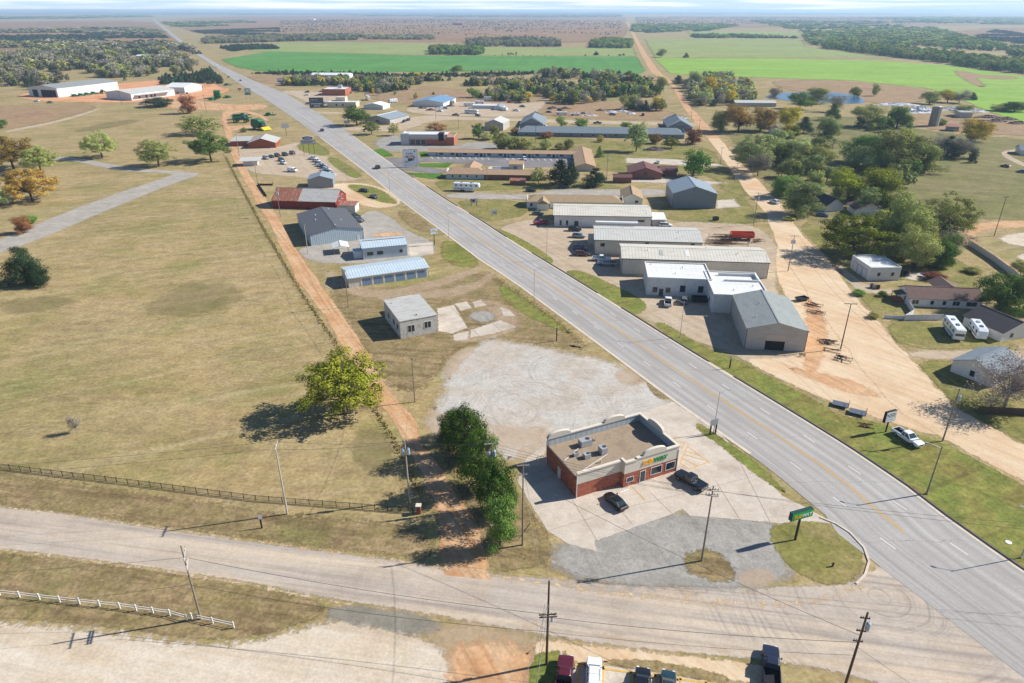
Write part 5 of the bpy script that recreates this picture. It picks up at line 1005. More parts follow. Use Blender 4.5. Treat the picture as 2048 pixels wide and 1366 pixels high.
G2 = 'vehicles parked before the metal shops'
car('pickup', 'white', (1203, 518), (1230, 519), 'white pickup facing the tan roofed shop', group=G2)
car('pickup', 'silver', (1214, 527), (1190, 526), 'pale silver pickup facing away from the tan roofed shop', group=G2)
car('suv', 'maroon', (1161, 497), (1185, 500), 'dark maroon estate car in the shade of the middle metal shop', group=G2)
car('suv', 'darkred', (1164, 508), (1186, 509), 'dark red minivan in the shade beside the maroon estate car', group=G2)
car('suv', 'black', (1150, 459), (1172, 460), 'black car by the office windows of the farthest metal shop', group=G2)
car('suv', 'silver', (1158, 472), (1182, 474), 'silver van shaped car between the two metal shops', group=G2)
car('pickup', 'red', (1082, 446), (1060, 447), 'bright red pickup on the pale gravel beside the farthest metal shop')
car('sedan', 'grey', (1076, 427), (1098, 428), 'dark sedan beside the porch of the khaki roofed house')
car('suv', 'white', (1331, 451), (1355, 452), 'white sport utility car behind the farthest tan roofed shop')
G3 = 'cars for sale on the highway car lot'
lot = [(532, 316, 'silver', 'suv', 'silver car at the left end of the back row'), (543, 313, 'teal', 'sedan', 'dark green car second in the back row'), (555, 311, 'maroon', 'suv', 'maroon car in the middle of the back row'), (570, 309, 'black', 'suv', 'black car fourth in the back row'), (585, 306, 'grey', 'suv', 'dark grey car at the right end of the back row'),
       (563, 320, 'navy', 'suv', 'navy car behind the white one in the pair mid lot'), (567, 326, 'white', 'suv', 'white car in front in the pair mid lot')]
for x, y, c, k, l in lot: car(k, c, (x, y), (x + 12, y + 3.5), l + ' of the car lot', group=G3)
car('van', 'white', (585, 340), (600, 341.5), 'white panel van standing alone on the car lot', z=1)
for i, (x, y, c, k, l) in enumerate([(627, 317, 'white', 'pickup', 'farthest white pickup'), (633, 322, 'white', 'suv', 'second white car'), (638, 327, 'silver', 'suv', 'silver car'), (643, 331, 'white', 'pickup', 'white pickup ahead of the blue car'), (648, 334.5, 'blue', 'suv', 'blue car'), (653, 339, 'white', 'suv', 'white car after the blue one'), (657, 344, 'grey', 'suv', 'dark grey car'), (661, 349.5, 'white', 'pickup', 'white pickup nearest the arched shed')]):
    car(k, c, (x, y), (x + 14, y + 2), l + ' in the slanting row by the highway', group=G3)
car('pickup', 'black', (709, 433), (727, 437), 'black pickup beside the charcoal roofed shop, behind the other')
car('pickup', 'grey', (716, 440), (734, 444), 'dark grey pickup nearest the corner of the charcoal roofed shop')
car('suv', 'black', (755, 334), (730, 318), 'black sport utility car driving on the highway by the motel sign', z=.8)
car('suv', 'navy', (644, 260), (630, 252), 'dark car driving on the highway beyond the car lot', z=.8)
car('suv', 'black', (481, 161), (474, 157), 'black car far up the highway near the dealer sign', detail=False)
car('suv', 'grey', (457, 154), (452, 151), 'grey car far up the highway beside the cedars', detail=False)
car('pickup', 'black', (385, 108), (381, 105), 'dark pickup far up the highway in the woods', detail=False)
car('suv', 'black', (375, 99), (371, 96.5), 'most distant dark car on the highway in view', detail=False)
car('suv', 'white', (1049, 318), (1055, 325), 'white car parked in the motel court by the pool house')
car('sedan', 'black', (1062, 381), (1085, 382), 'black car in the shade on the lane beside the motel rooms')
car('suv', 'black', (1128, 374), (1150, 375), 'black car under the dark trees beside the motel')
car('sedan', 'white', (1316, 324), (1317, 316), 'white car behind the brown brick house')
car('suv', 'red', (1346, 336), (1346, 328), 'red car beside the brown brick house')
car('pickup', 'black', (1195, 246), (1180, 245), 'black pickup on the side street behind the long grey roof')
car('suv', 'red', (1323, 252), (1324, 247), 'red car parked at the end wing of the long grey roofed building')
car('suv', 'white', (1091, 252), (1097, 249), 'white car parked by the left wing of the long grey roofed building')
car('suv', 'white', (1549, 404), (1538, 400), 'white car parked at the edge of the dirt road under trees')
car('sedan', 'yellow', (1578, 438), (1590, 439), 'bright yellow-green car under the leaning tree by the dirt road')
car('sedan', 'blue', (1645, 430), (1660, 432), 'blue car by the pale yellow house among the trees')
car('sedan', 'maroon', (2011, 332), (2000, 330), 'maroon car alone on the grass at the right edge')
car('sedan', 'blue', (2044, 343), (2030, 341), 'blue car cut off by the right edge beside the curving drive')
car('suv', 'black', (614, 184), (604, 184), 'black car on the lot of the red roofed restaurant')
car('sedan', 'white', (613, 190), (604, 190), 'white car beside the black one at the red roofed restaurant')
car('suv', 'grey', (616, 207), (605, 206), 'grey car behind the teal billboard')
car('suv', 'navy', (808, 243), (800, 246), 'navy car behind the grey office')
car('suv', 'black', (816, 240), (808, 243), 'black car beside the navy one behind the grey office')
car('pickup', 'rustred', (912, 230), (930, 231), 'dusty dark red flatbed truck by the white bus')
car('pickup', 'white', (74, 202), (90, 203), 'white pickup before the huge equipment shed')
car('pickup', 'green', (100, 205), (116, 206), 'green and white farm utility vehicle beside the white pickup')
car('suv', 'white', (284, 207), (296, 208), 'white car beside the dark shrub at the equipment dealer')
for i, (x, c, l) in enumerate(((356, 'navy', 'navy pickup'), (366, 'silver', 'silver pickup'), (374, 'maroon', 'dark red car'))): car('pickup' if i < 2 else 'suv', c, (x, 187), (x + 2, 190), l + ' in front of the round roofed equipment store', group='vehicles before the equipment store')
for i, (x, y, l) in enumerate(((14, 172, 'far'), (22, 168, 'middle'))): car('suv', 'silver', (x, y), (x + 6, y), '%s silver wreck at the edge of the grey wood' % l, detail=False)
car('suv', 'red', (1020, 205), (1034, 205), 'red wreck in the junk yard beyond the green roofed shed'); car('pickup', 'white', (1032, 221), (1046, 222), 'white pickup with a green load in the junk yard'); car('pickup', 'teal', (1036, 206), (1050, 206), 'dark wreck beside the red one in the junk yard')
car('pickup', 'maroon', (1286, 230), (1286, 224), 'dark red tractor unit standing alone in the junk field'); car('sedan', 'black', (1098, 224), (1112, 225), 'black wreck in the weeds beside the dirt track')
# junked cars on the verge
G4 = 'stripped cars by the red barn'
car('sedan', 'grey', (748, 393), (756, 396), 'stripped grey car nearest the highway by the red barn', group=G4); car('sedan', 'black', (728, 381), (744, 383), 'stripped black car on the grass behind the other', group=G4)
# ---- recreational vehicles, bus, trailers
def coach(label, cat, name, at, to, L, wd, ht, zb, front='flat', stripe='blue', col='white', wheels=(-.28, .32), glass=5, z=1.0, windscreen=True, nose=0.0):
    a, b = P(*at, z), P(*to, z); r = empty(name, (a.x, a.y, .06), math.atan2(b.y - a.y, b.x - a.x), label, cat); r.scale = (1.1, 1.1, 1.1); h = L / 2; w2 = wd / 2
    ring = lambda x, w, z0, z1: [(x, -w, z0), (x, w, z0), (x, w, z1 - .18), (x, w * .86, z1), (x, -w * .86, z1), (x, -w, z1 - .18)]
    if front == 'flat': rg = [ring(-h, w2 * .97, zb, ht - .05), ring(-h + .2, w2, zb, ht), ring(h - .5, w2, zb, ht), ring(h, w2 * .95, zb + .1, ht - .25)]
    elif front == 'round': rg = [ring(-h, w2 * .95, zb, ht - .1), ring(-h + .25, w2, zb, ht), ring(h - 1.3, w2, zb, ht), ring(h - .35, w2 * .92, zb, ht - .5), ring(h, w2 * .8, zb + .15, ht - 1.3)]
    else: rg = [ring(-h, w2, zb, ht), ring(h - 2.9, w2, zb, ht), ring(h - 2.6, w2, zb + 1.0, ht + .1), ring(h - .4, w2 * .95, zb + 1.0, ht), ring(h, w2 * .8, zb + 1.4, ht - .7)]
    MB().loft(rg).build('body', V[col], r)
    for s in (-1, 1):
        y = s * (w2 + .012); MB().box(-h + .3, y - .01, zb + .55, h - (3.0 if front == 'fifth' else .7), y + .01, zb + .85).build('stripe', V[stripe], r)
        for i in range(glass):
            x = -h + .8 + (L - 2.6) * i / max(1, glass - 1); MB().box(x, y - .012, ht - 1.25, x + (.9 if glass < 7 else .75), y + .014, ht - .6).build('side_window', V['glass'], r)
    if windscreen: MB().add([(h - .28, -w2 * .88, ht - .38), (h + .012, -w2 * .9, zb + 1.35), (h + .012, w2 * .9, zb + 1.35), (h - .28, w2 * .88, ht - .38)], [(0, 1, 2, 3)]).box(h + .0, -w2 * .85, zb + 1.0, h + .03, w2 * .85, zb + 1.7).build('windshield', V['glass'], r)
    for x in wheels:
        for s in (-1, 1):
            t = MB().tube((x * L, s * (w2 - .28), .46), (x * L, s * (w2 + .01), .46), .46, n=16).build('wheel', V['tyre'], r)
    for x, q in ((-.2, 'silver'), (.18, 'grey')): MB().box(x * L - .5, -.35, ht, x * L + .5, .35, ht + .22).build('roof_unit', V[q], r)
    return r
coach('white motorhome with blue stripes parked on the lawn by the white fence', 'motorhome', 'motorhome', (1906, 662), (1928, 690), 9.2, 2.5, 3.3, .45, glass=4)
coach('white travel trailer with rounded front beside the motorhome', 'travel trailer', 'travel_trailer', (1955, 664), (1973, 688), 7.6, 2.45, 3.0, .5, front='round', stripe='grey', wheels=(-.05, -.16), glass=3, windscreen=False)
coach('long white fifth wheel camper on the lawn by the motel', 'camper', 'camper_trailer', (934, 378), (975, 380), 12.0, 2.6, 3.7, .6, front='fifth', stripe='grey', wheels=(-.12, -.2), glass=5, windscreen=False)
coach('white bus with dark window band at the junk yard', 'bus', 'bus', (943, 225), (975, 227), 11.5, 2.5, 3.1, .5, stripe='white', glass=9)
coach('white box trailer behind the beige building', 'trailer', 'box_trailer', (736, 198), (745, 203), 11, 2.6, 3.9, 1.0, stripe='silver', wheels=(-.3, -.4), glass=1, windscreen=False, front='flat')
coach('white and purple motorhome in the dead grass beyond the round tree', 'motorhome', 'motorhome', (786, 203), (775, 204), 8, 2.5, 3.2, .5, stripe='blue', glass=3)
coach('white lorry driving away far up the highway', 'lorry', 'box_lorry', (434, 133), (430, 130), 8, 2.6, 3.8, .6, stripe='white', glass=1)
coach('white box lorry parked at the junk yard near the blue roofed store', 'lorry', 'box_lorry', (905, 206), (912, 212), 8, 2.5, 3.6, .6, stripe='white', glass=1)
coach('white delivery truck with a dark rear door by the cedar belt', 'lorry', 'box_lorry', (1256, 212), (1256, 216), 6, 2.5, 3.8, .6, stripe='white', glass=1)
coach('white bus shaped camper with a green awning at the junk yard', 'camper', 'camper_trailer', (938, 211), (955, 211), 9, 2.5, 3.2, .6, stripe='green', glass=3)
coach('pale car hauler truck on the red track in the junk field', 'truck', 'flatbed_truck', (1072, 225), (1066, 231), 11, 2.4, 1.6, .8, stripe='rustred', col='tan', glass=1, windscreen=False)
coach('white storage trailer in the junk field before the cedars', 'trailer', 'box_trailer', (1290, 218), (1310, 218), 13, 2.6, 3.4, .6, stripe='silver', glass=1, windscreen=False)
coach('small white cargo trailer in the weeds by the side street', 'trailer', 'box_trailer', (1123, 228), (1140, 228), 9, 2.4, 2.6, .6, stripe='silver', glass=1, windscreen=False)
# clutter of the far yards
for x, y, x2, y2, L_, h_, st, lab in ((893, 197, 900, 203, 10, 3.6, 'silver', 'white box trailer beside the blue roofed store'), (873, 208, 880, 210, 6, 2.4, 'grey', 'short white trailer at the wall of the blue roofed store'), (959, 206, 968, 206, 8, 2.8, 'green', 'white trailer behind the bus with green stripe'), (975, 199, 982, 199, 6, 3.4, 'silver', 'tall white box at the back of the junk yard'), (1008, 219, 1016, 220, 7, 2.6, 'silver', 'low white trailer right of the green roofed shed'), (712, 206, 720, 207, 7, 2.6, 'silver', 'white trailer right of the beige building'), (1150, 229, 1160, 229, 7, 2.0, 'grey', 'low pale trailer behind the tall dark trees by the side street')):
    coach(lab, 'trailer', 'box_trailer', (x, y), (x2, y2), L_, 2.5, h_, .6, stripe=st, glass=1, windscreen=False)
for x, y, c, k, lab in ((880, 222, 'white', 'pickup', 'white pickup in front of the blue roofed store'), (892, 216, 'silver', 'suv', 'silver car at the corner of the blue roofed store'), (956, 231, 'grey', 'suv', 'grey car at the tail of the white bus'), (1045, 213, 'green', 'pickup', 'green wreck in the junk yard grass'), (1100, 217, 'blue', 'sedan', 'blue wreck in the red weeds'), (1120, 220, 'maroon', 'suv', 'maroon wreck in the red weeds'), (1168, 226, 'silver', 'sedan', 'silver wreck behind the round dark tree'), (1225, 229, 'navy', 'pickup', 'navy wreck near the concrete junk'), (760, 186, 'grey', 'suv', 'grey car behind the red roofed restaurant'), (652, 206, 'white', 'suv', 'white car between the restaurant and the beige building'), (1060, 233, 'white', 'suv', 'white car on the side street near the red track'), (745, 236, 'tan', 'suv', 'tan car at the side of the grey office')):
    car(k, c, (x, y), (x + 9, y + 1.2), lab, detail=False)
# ---- farm machinery
def machine(label, name, at, to, kind, cat='farm machine', group=None):
    a, b = P(*at), P(*to); r = empty(name, (a.x, a.y, .06), math.atan2(b.y - a.y, b.x - a.x), label, cat, group); r.scale = (1.5, 1.5, 1.35)
    if kind == 'sprayer':
        MB().loft([[(-3.5, -1.1, 1.6), (-3.5, 1.1, 1.6), (-3.5, .9, 2.9), (-3.5, -.9, 2.9)], [(0, -1.2, 1.6), (0, 1.2, 1.6), (0, 1.1, 3.2), (0, -1.1, 3.2)], [(1, -1, 1.6), (1, 1, 1.6), (1, .9, 2.8), (1, -.9, 2.8)]]).build('tank', V['greenm'], r)
        frustum(1.1, 3.0, 1.0, 1.9, 1.2, 2.6, .8, 3.6).build('cab', V['glass'], r); MB().box(1.0, -.9, 3.6, 2.9, .9, 3.8).build('cab_roof', V['greenm'], r); MB().box(3.0, -.8, 1.5, 4.6, .8, 2.6).build('hood', V['greenm'], r)
        mb = MB()
        for s in (-1, 1): mb.tube((-3.9, s * 1.2, 2.0), (5.4, s * 2.9, 2.3), .22, n=4); mb.tube((-3.9, s * 1.2, 2.9), (5.4, s * 2.9, 2.5), .12, n=4); mb.tube((-3.9, s * 1.2, 2.6), (-1, s * 5.5, 2.4), .2, n=4)
        mb.build('boom', V['greenm'], r)
        for x in (-2.4, 3.1):
            for s in (-1, 1): t = MB().tube((x, s * 1.5, 1.0), (x, s * 2.0, 1.0), 1.0, n=18).build('wheel', V['tyre'], r); MB().tube((x, s * 1.48, 1.0), (x, s * 2.02, 1.0), .62, n=12).build('rim', V['yellowm'], t)
    elif kind == 'stripper':
        MB().loft([[(-4.4, -2.0, 2.0), (-4.4, 2.0, 2.0), (-4.4, 1.7, 4.6), (-4.4, -1.7, 4.6)], [(-3.6, -2.1, 1.4), (-3.6, 2.1, 1.4), (-3.6, 2.0, 5.6), (-3.6, -2.0, 5.6)], [(1.4, -2.1, 1.4), (1.4, 2.1, 1.4), (1.4, 2.0, 5.6), (1.4, -2.0, 5.6)], [(2.0, -1.6, 1.8), (2.0, 1.6, 1.8), (2.0, 1.5, 4.8), (2.0, -1.5, 4.8)]]).build('basket', V['greenm'], r)
        frustum(2.1, 4.0, 1.2, 1.8, 2.2, 3.6, 1.0, 4.0).build('cab', V['glass'], r); MB().box(2.0, -1.1, 4.0, 4.0, 1.1, 4.2).build('cab_roof', V['greenm'], r); MB().box(-3.4, -1.2, .9, 4.2, 1.2, 1.4).build('chassis', V['greenm'], r)
        MB().loft([[(4.2, -2.4, .4), (4.2, 2.4, .4), (4.2, 2.4, 1.8), (4.2, -2.4, 1.8)], [(6.4, -2.3, .3), (6.4, 2.3, .3), (6.4, 2.3, .6), (6.4, -2.3, .6)]]).build('header', V['yellowm'], r)
        for x, q in ((-2.4, .8), (2.8, 1.0)):
            for s in (-1, 1): t = MB().tube((x, s * 1.3, q), (x, s * 1.95, q), q, n=18).build('wheel', V['tyre'], r); MB().tube((x, s * 1.28, q), (x, s * 1.97, q), q * .6, n=12).build('rim', V['yellowm'], t)
    elif kind == 'tractor':
        MB().box(.4, -.5, 1.0, 2.6, .5, 1.9).box(-1.2, -.5, .8, .4, .5, 1.5).build('body', V['greenm'], r); frustum(-1.2, .5, .8, 1.4, -1.0, .3, .7, 2.8).build('cab', V['glass'], r); MB().box(-1.2, -.8, 2.8, .5, .8, 3.0).build('cab_roof', V['greenm'], r)
        for x, q in ((-.9, .9), (2.0, .6)):
            for s in (-1, 1): t = MB().tube((x, s * .8, q), (x, s * 1.3, q), q, n=16).build('wheel', V['tyre'], r); MB().tube((x, s * .78, q), (x, s * 1.32, q), q * .55, n=10).build('rim', V['yellowm'], t)
    else:
        mb = MB(); rnd = random.Random(label)
        for i in range(7): x = -3 + i; mb.tube((x, -2.4, .5), (x, 2.4, .5), .12, n=4); mb.tube((x, rnd.uniform(-2, 2), .5), (x + .3, rnd.uniform(-2, 2), rnd.uniform(1, 2.2)), .16, n=4)
        mb.tube((-3.4, -1.5, .6), (3.4, 0, .6), .16, n=4).tube((-3.4, 1.5, .6), (3.4, 0, .6), .16, n=4).box(-2, -1, .8, 0, 1, 1.7); mb.build('frame', V['greenm'], r)
        for s in (-1, 1): MB().tube((-1, s * 2.5, .45), (-1, s * 2.8, .45), .45, n=12).build('wheel', V['tyre'], r)
    return r
machine('green crop sprayer with folded booms on the dirt loop', 'crop_sprayer', (482, 245), (496, 245), 'sprayer'); machine('dark green crop sprayer behind the other on the dirt loop', 'crop_sprayer', (480, 239), (494, 239), 'sprayer')
machine('large green cotton harvester with yellow header beside the timber store', 'cotton_harvester', (520, 259), (534, 261), 'stripper'); machine('small green implement on the grass by the highway', 'planter', (541, 231), (550, 231), 'planter')
machine('green combine among implements near the dealer sign', 'combine', (436, 196), (440, 192), 'stripper'); machine('green seed planter left of the combine', 'planter', (427, 200), (434, 199), 'planter'); machine('green seed planter right of the combine', 'planter', (455, 196), (462, 199), 'planter')
machine('green sprayer parked behind the round roofed store', 'crop_sprayer', (350, 166), (362, 165), 'sprayer'); machine('yellow topped green machine against the cedars', 'cotton_harvester', (420, 168), (414, 168), 'tractor'); machine('green tractor at the end of the equipment yard', 'tractor', (372, 175), (378, 174), 'tractor')
machine('green tractor on the red earth behind the equipment sheds', 'tractor', (250, 161), (250, 165), 'tractor'); machine('green tractor between the two equipment sheds', 'tractor', (206, 187), (212, 186), 'tractor'); machine('green implement by the highway bend', 'planter', (456, 171), (462, 171), 'planter'); machine('dark implement on the red earth by the store', 'planter', (396, 176), (402, 176), 'planter')
for i, (x, l) in enumerate(((152, 'first'), (164, 'second'), (176, 'third'), (190, 'fourth'))): machine('%s old implement from the left along the white equipment shed wall' % l, 'planter', (x, 193 - i * 1.6), (x + 6, 193 - i * 1.6), 'planter', group='old implements along the equipment shed')
# ================================================================ poles, wires, signs, fences, junk
U = {'wood': pmat('pole_wood', S(132, 120, 106), .9, var=.2, scale=2), 'wooddark': pmat('pole_wood_dark', S(92, 72, 58), .9, var=.2, scale=2), 'woodpale': pmat('pole_wood_pale', S(176, 168, 156), .9, var=.12, scale=2), 'steel': pmat('lamp_steel', S(168, 170, 170), .5, .3), 'can': pmat('transformer_grey', S(164, 178, 186), .5), 'arm': pmat('crossarm_wood', S(190, 180, 164), .85, var=.15), 'insul': pmat('insulator', S(120, 124, 128), .3), 'wire': pmat('wire', S(70, 68, 66), .6), 'rust': pmat('rust_iron', S(84, 50, 36), .85, var=.3, scale=4), 'iron': pmat('black_iron', S(30, 32, 32), .6), 'green': pmat('sign_box_green', S(28, 62, 60), .5)}
TOP = {}
def pole(base, top, label, arms=((.5, 2.6),), ang=90, mat='wood', r=.17, cans=0, group='utility poles', h=None, key=None, both=False):
    b = P(*base); h = h or hgt(base, top); q = empty('utility_pole', b, R(ang), label, 'utility pole', group)
    MB().tube((0, 0, 0), (0, 0, h), r, r * .62, n=9).build('pole', U[mat], q)
    for k, (dz, L_) in enumerate(arms):
        a = MB().box(r * .7, -L_ / 2, h - dz - .07, r * .7 + .13, L_ / 2, h - dz + .07)
        if both: a.box(-r * .7 - .13, -L_ / 2, h - dz - .07, -r * .7, L_ / 2, h - dz + .07)
        a = a.build('crossarm', U['arm'] if mat != 'wooddark' else U['wooddark'], q)
        mb = MB()
        for s in (-1, -.45, .45, 1): mb.tube((r * .7 + .065, s * (L_ / 2 - .12), h - dz + .07), (r * .7 + .065, s * (L_ / 2 - .12), h - dz + .33), .06, .04, n=6)
        mb.build('insulator', U['insul'], a)
    for i in range(cans):
        s = (-1, 1, 0)[i]; y = s * .5; x = 0 if s else .5
        MB().tube((x, y, h - 2.9), (x, y, h - 1.8), .28, n=12).tube((x, y, h - 1.8), (x, y, h - 1.66), .29, .15, n=12).tube((x, y, h - 1.66), (x, y, h - 1.35), .04, n=5).build('transformer', U['can'], q)
    if key: TOP[key] = (b, h, R(ang))
    return q
pole((575, 1028), (558, 888), 'pale leaning utility pole with a single crossarm at the iron fence', ((.15, 2.9),), 8, 'woodpale', key='a')
pole((402, 1238), (361, 1092), 'utility pole with three crossarms behind the white rail fence', ((1.6, 3.0), (3.2, 2.6), (3.5, 2.6)), 20, 'wood', key='b')
pole((819, 1000), (814, 881), 'utility pole with small transformers beside the dirt lane', ((.2, 1.0),), 95, 'woodpale', cans=2, key='c')
pole((985, 1012), (972, 886), 'utility pole with two large transformers rising out of the tree row', ((.3, 2.6),), 100, 'wood', cans=2, key='d')
pole((1045, 1090), (1027, 928), 'tall utility pole at the near end of the tree row', ((.4, 2.0), (2.2, 1.4)), 95, 'wood', key='e')
pole((1093, 1329), (1098, 1162), 'dark utility pole with double crossarm beside the maroon pickup', ((6.2, 2.4),), 95, 'wooddark', r=.2, key='f', both=True)
MB().tube((.25, -.6, 8.0), (.25, -.6, 8.8), .16, n=8).build('transformer', U['can'], bpy.data.objects['utility_pole.005'])
pole((1682, 1396), (1734, 1224), 'dark utility pole with stacked cutouts beside the navy pickup', ((1.2, 1.2), (3.4, 1.2), (5.2, 1.2)), 80, 'wooddark', r=.2, cans=1, key='g')
pole((1403, 1122), (1428, 972), 'utility pole on the small grass island', ((.8, 2.0), (1.8, 2.0)), 80, 'wood', key='h', both=True)
pole((1885, 882), (1914, 775), 'tall utility pole beyond the white pickup on the grass', ((.3, 3.0),), 75, 'wood', key='i', cans=1)
pole((1681, 698), (1703, 607), 'brown utility pole with one crossarm beside the dirt road', ((.2, 3.2),), 85, 'wooddark', key='j')
pole((1576, 542), (1583, 470), 'utility pole with transformers beside the dirt road in the tree shade', ((.3, 3.0),), 85, 'wood', cans=2, key='k')
pole((830, 804), (825, 718), 'slim utility pole at the edge of the white gravel lot', ((.2, .6),), 90, 'wood', r=.14, key='l')
pole((697, 615), (690, 540), 'utility pole by the storage units', ((.2, 1.4),), 60, 'wood', r=.14, key='m')
pole((616, 507), (611, 448), 'utility pole at the corner of the charcoal roofed shop', ((.2, .8),), 60, 'woodpale', r=.15, key='n')
pole((561, 433), (553, 376), 'utility pole with transformers in front of the red barn', ((.3, 1.6),), 60, 'wood', cans=2, r=.15, key='o')
pole((516, 371), (512, 330), 'utility pole beside the walled slab behind the red barn', ((.2, 2.4),), 90, 'wood', key='p')
for i, (bx, by, tx, ty, l) in enumerate([(479, 312, 473, 262, 'utility pole at the wood fronted store'), (455, 290, 451, 252, 'utility pole with a dark head by the dirt loop'), (413, 225, 406, 190, 'reddish utility pole behind the leafy park trees'), (1213, 362, 1224, 310, 'utility pole with a round meter drum by the brick shed'), (1205, 286, 1208, 249, 'utility pole on the lawn before the long grey roof'), (1071, 284, 1073, 252, 'pale pole beside the motel bushes'), (1388, 300, 1394, 263, 'utility pole on the lawn left of the dirt road'), (1439, 338, 1445, 295, 'utility pole at the dirt road driveway'), (1382, 238, 1384, 212, 'utility pole near the side street corner'), (1398, 262, 1400, 239, 'utility pole at the corner of the grey roofed wing'), (1470, 365, 1473, 326, 'utility pole where the shade crosses the dirt road'), (1988, 472, 2004, 392, 'tall leaning utility pole at the curved dirt road'), (1507, 450, 1516, 385, 'utility pole with a transformer before the blue-grey barn'), (1618, 305, 1622, 262, 'thin pole in the grassy yard among the trees'), (1662, 312, 1668, 278, 'thin utility pole beyond the pale tree'), (755, 205, 756, 170, 'pale pole behind the beige building'), (697, 186, 698, 160, 'pale pole beside the red roofed restaurant'), (872, 238, 873, 215, 'dark pole at the side street by the blue store'), (917, 258, 918, 228, 'green lamp pole in the field by the burger restaurant'), (968, 276, 969, 252, 'white pole by the grey shed'), (244, 211, 239, 182, 'white pole before the equipment office'), (395, 216, 392, 186, 'thin pole at the equipment yard entrance')]):
    pole((bx, by), (tx, ty), l, ((.3, 2.2),), (85 if i % 3 else 40), ('wood', 'woodpale', 'wooddark')[i % 3], r=.15, cans=1 if 'transformer' in l or 'drum' in l else 0)
def lamp(base, top, label, arm=2.2, ang=25, mat='steel', r=.11, group='street lamps along the highway'):
    b = P(*base); h = hgt(base, top); q = empty('street_lamp', b, R(ang), label, 'street lamp', group)
    MB().tube((0, 0, 0), (0, 0, h), r, r * .6, n=8).tube((0, 0, 0), (0, 0, .3), r * 1.7, n=8).build('pole', U[mat], q)
    mb = MB(); pr = None
    for i in range(7):
        f = i / 6; p_ = (f * arm, 0, h - .5 + .55 * math.sin(f * 1.4))
        if pr: mb.tube(pr, p_, .05, n=5)
        pr = p_
    mb.build('arm', U['steel'], q); MB().loft([[(arm - .1, -.1, h), (arm - .1, .1, h), (arm - .1, .1, h + .12), (arm - .1, -.1, h + .12)], [(arm + .6, -.14, h - .05), (arm + .6, .14, h - .05), (arm + .6, .1, h + .1), (arm + .6, -.1, h + .1)]]).build('lamp_head', U['steel'], q)
    return q
for bx, by, tx, ty, a, l, m in [(1427, 866, 1440, 784, 25, 'street lamp on the thin grass strip beside the brick shop', 'steel'), (1853, 988, 1883, 892, 155, 'wooden street lamp pole on the far kerb below the white pickup', 'wood'), (1360, 675, 1367, 602, 155, 'street lamp on the far verge beside the white block shop', 'steel'), (1068, 604, 1067, 538, 25, 'street lamp at the near edge of the highway opposite the tan roofs', 'steel'), (1093, 520, 1093, 456, 155, 'street lamp on the first far verge beside the metal shops', 'steel'), (898, 478, 897, 424, 25, 'street lamp beside the small red and white sign', 'steel'), (934, 424, 935, 376, 155, 'white street lamp on the lawn by the camper', 'steel'), (780, 384, 778, 344, 25, 'street lamp at the kerb by the stripped cars', 'steel'), (829, 356, 828, 308, 155, 'white street lamp before the motel sign', 'steel'), (748, 304, 747, 268, 155, 'white street lamp near the burger restaurant lot', 'steel'), (690, 264, 689, 236, 155, 'white street lamp beside the dark round tree', 'steel'), (644, 310, 643, 284, 25, 'street lamp on the verge of the car lot', 'steel'), (2041, 1116, 2075, 1020, 155, 'street lamp cut off at the right edge by the far kerb', 'steel'), (642, 232, 641, 208, 155, 'white street lamp before the teal billboard', 'steel'), (974, 360, 975, 312, 90, 'white pole lamp in the motel court', 'steel'), (694, 352, 694, 325, 25, 'white banner pole along the car lot verge', 'steel'), (682, 342, 681, 316, 25, 'second white banner pole along the car lot verge', 'steel')]:
    lamp((bx, by), (tx, ty), l, ang=a, mat=m, r=.16 if m == 'wood' else .10, arm=.4 if 'banner' in l else 2.2)
def wire(p0, p1, sag, label='thin utility wire strung between poles', r=.022):
    mb = MB(); pr = None; n = 14
    for i in range(n + 1):
        f = i / n; q = p0.lerp(p1, f); q = Vector((q.x, q.y, q.z - 4 * sag * f * (1 - f)))
        if pr: mb.tube(pr, q, r, n=4, cap=False)
        pr = q
    tag(mb.build('utility_wire', U['wire']), label, 'wire', 'utility wires strung between the poles')
def tp(k, y=0.0, dz=.2):
    b, h, a = TOP[k]; return Vector((b.x - math.sin(a) * y, b.y + math.cos(a) * y, h - dz))
NW = 'wire strung between two utility poles over the streets'
far_l = Vector((-140, 88, 11))
for y in (-1.3, 1.3): wire(tp('a', y * .9, 0), far_l + Vector((0, y, 2)), 1.2, NW)
for y in (-.5, .5): wire(tp('c', y, .2), tp('d', y * 2, .3), .3, NW); wire(tp('a', y * 2.4, .1), tp('c', y, .1), .6, NW)
for dz in (1.6, 2.4): wire(tp('c', 0, dz), tp('d', 0, dz + .6), .3, NW)
wire(tp('b', 1.2, 3.2), Vector((-110, 72, 9.5)), 1.0, NW); wire(tp('b', 1.2, 3.2), tp('f', -1, 6.2), .9, NW, .03); wire(tp('b', -1.2, 6.2), tp('f', 0, 9.2), 1.0, NW, .03); wire(tp('b', -1.2, 6.2), Vector((-105, 66, 7)), .8, NW)
wire(tp('f', 1, 6.2), tp('g', 0, 5.2), .6, NW, .03); wire(tp('f', 0, 9.2), tp('g', 0, 7.5), .6, NW); wire(tp('e', 0, 1), tp('f', 0, .3), .4, NW); wire(tp('f', .5, 4), Vector((1.5, 45, 9)), .3, NW); wire(tp('f', -.5, 6.2), Vector((-1, 45, 7)), .3, NW)
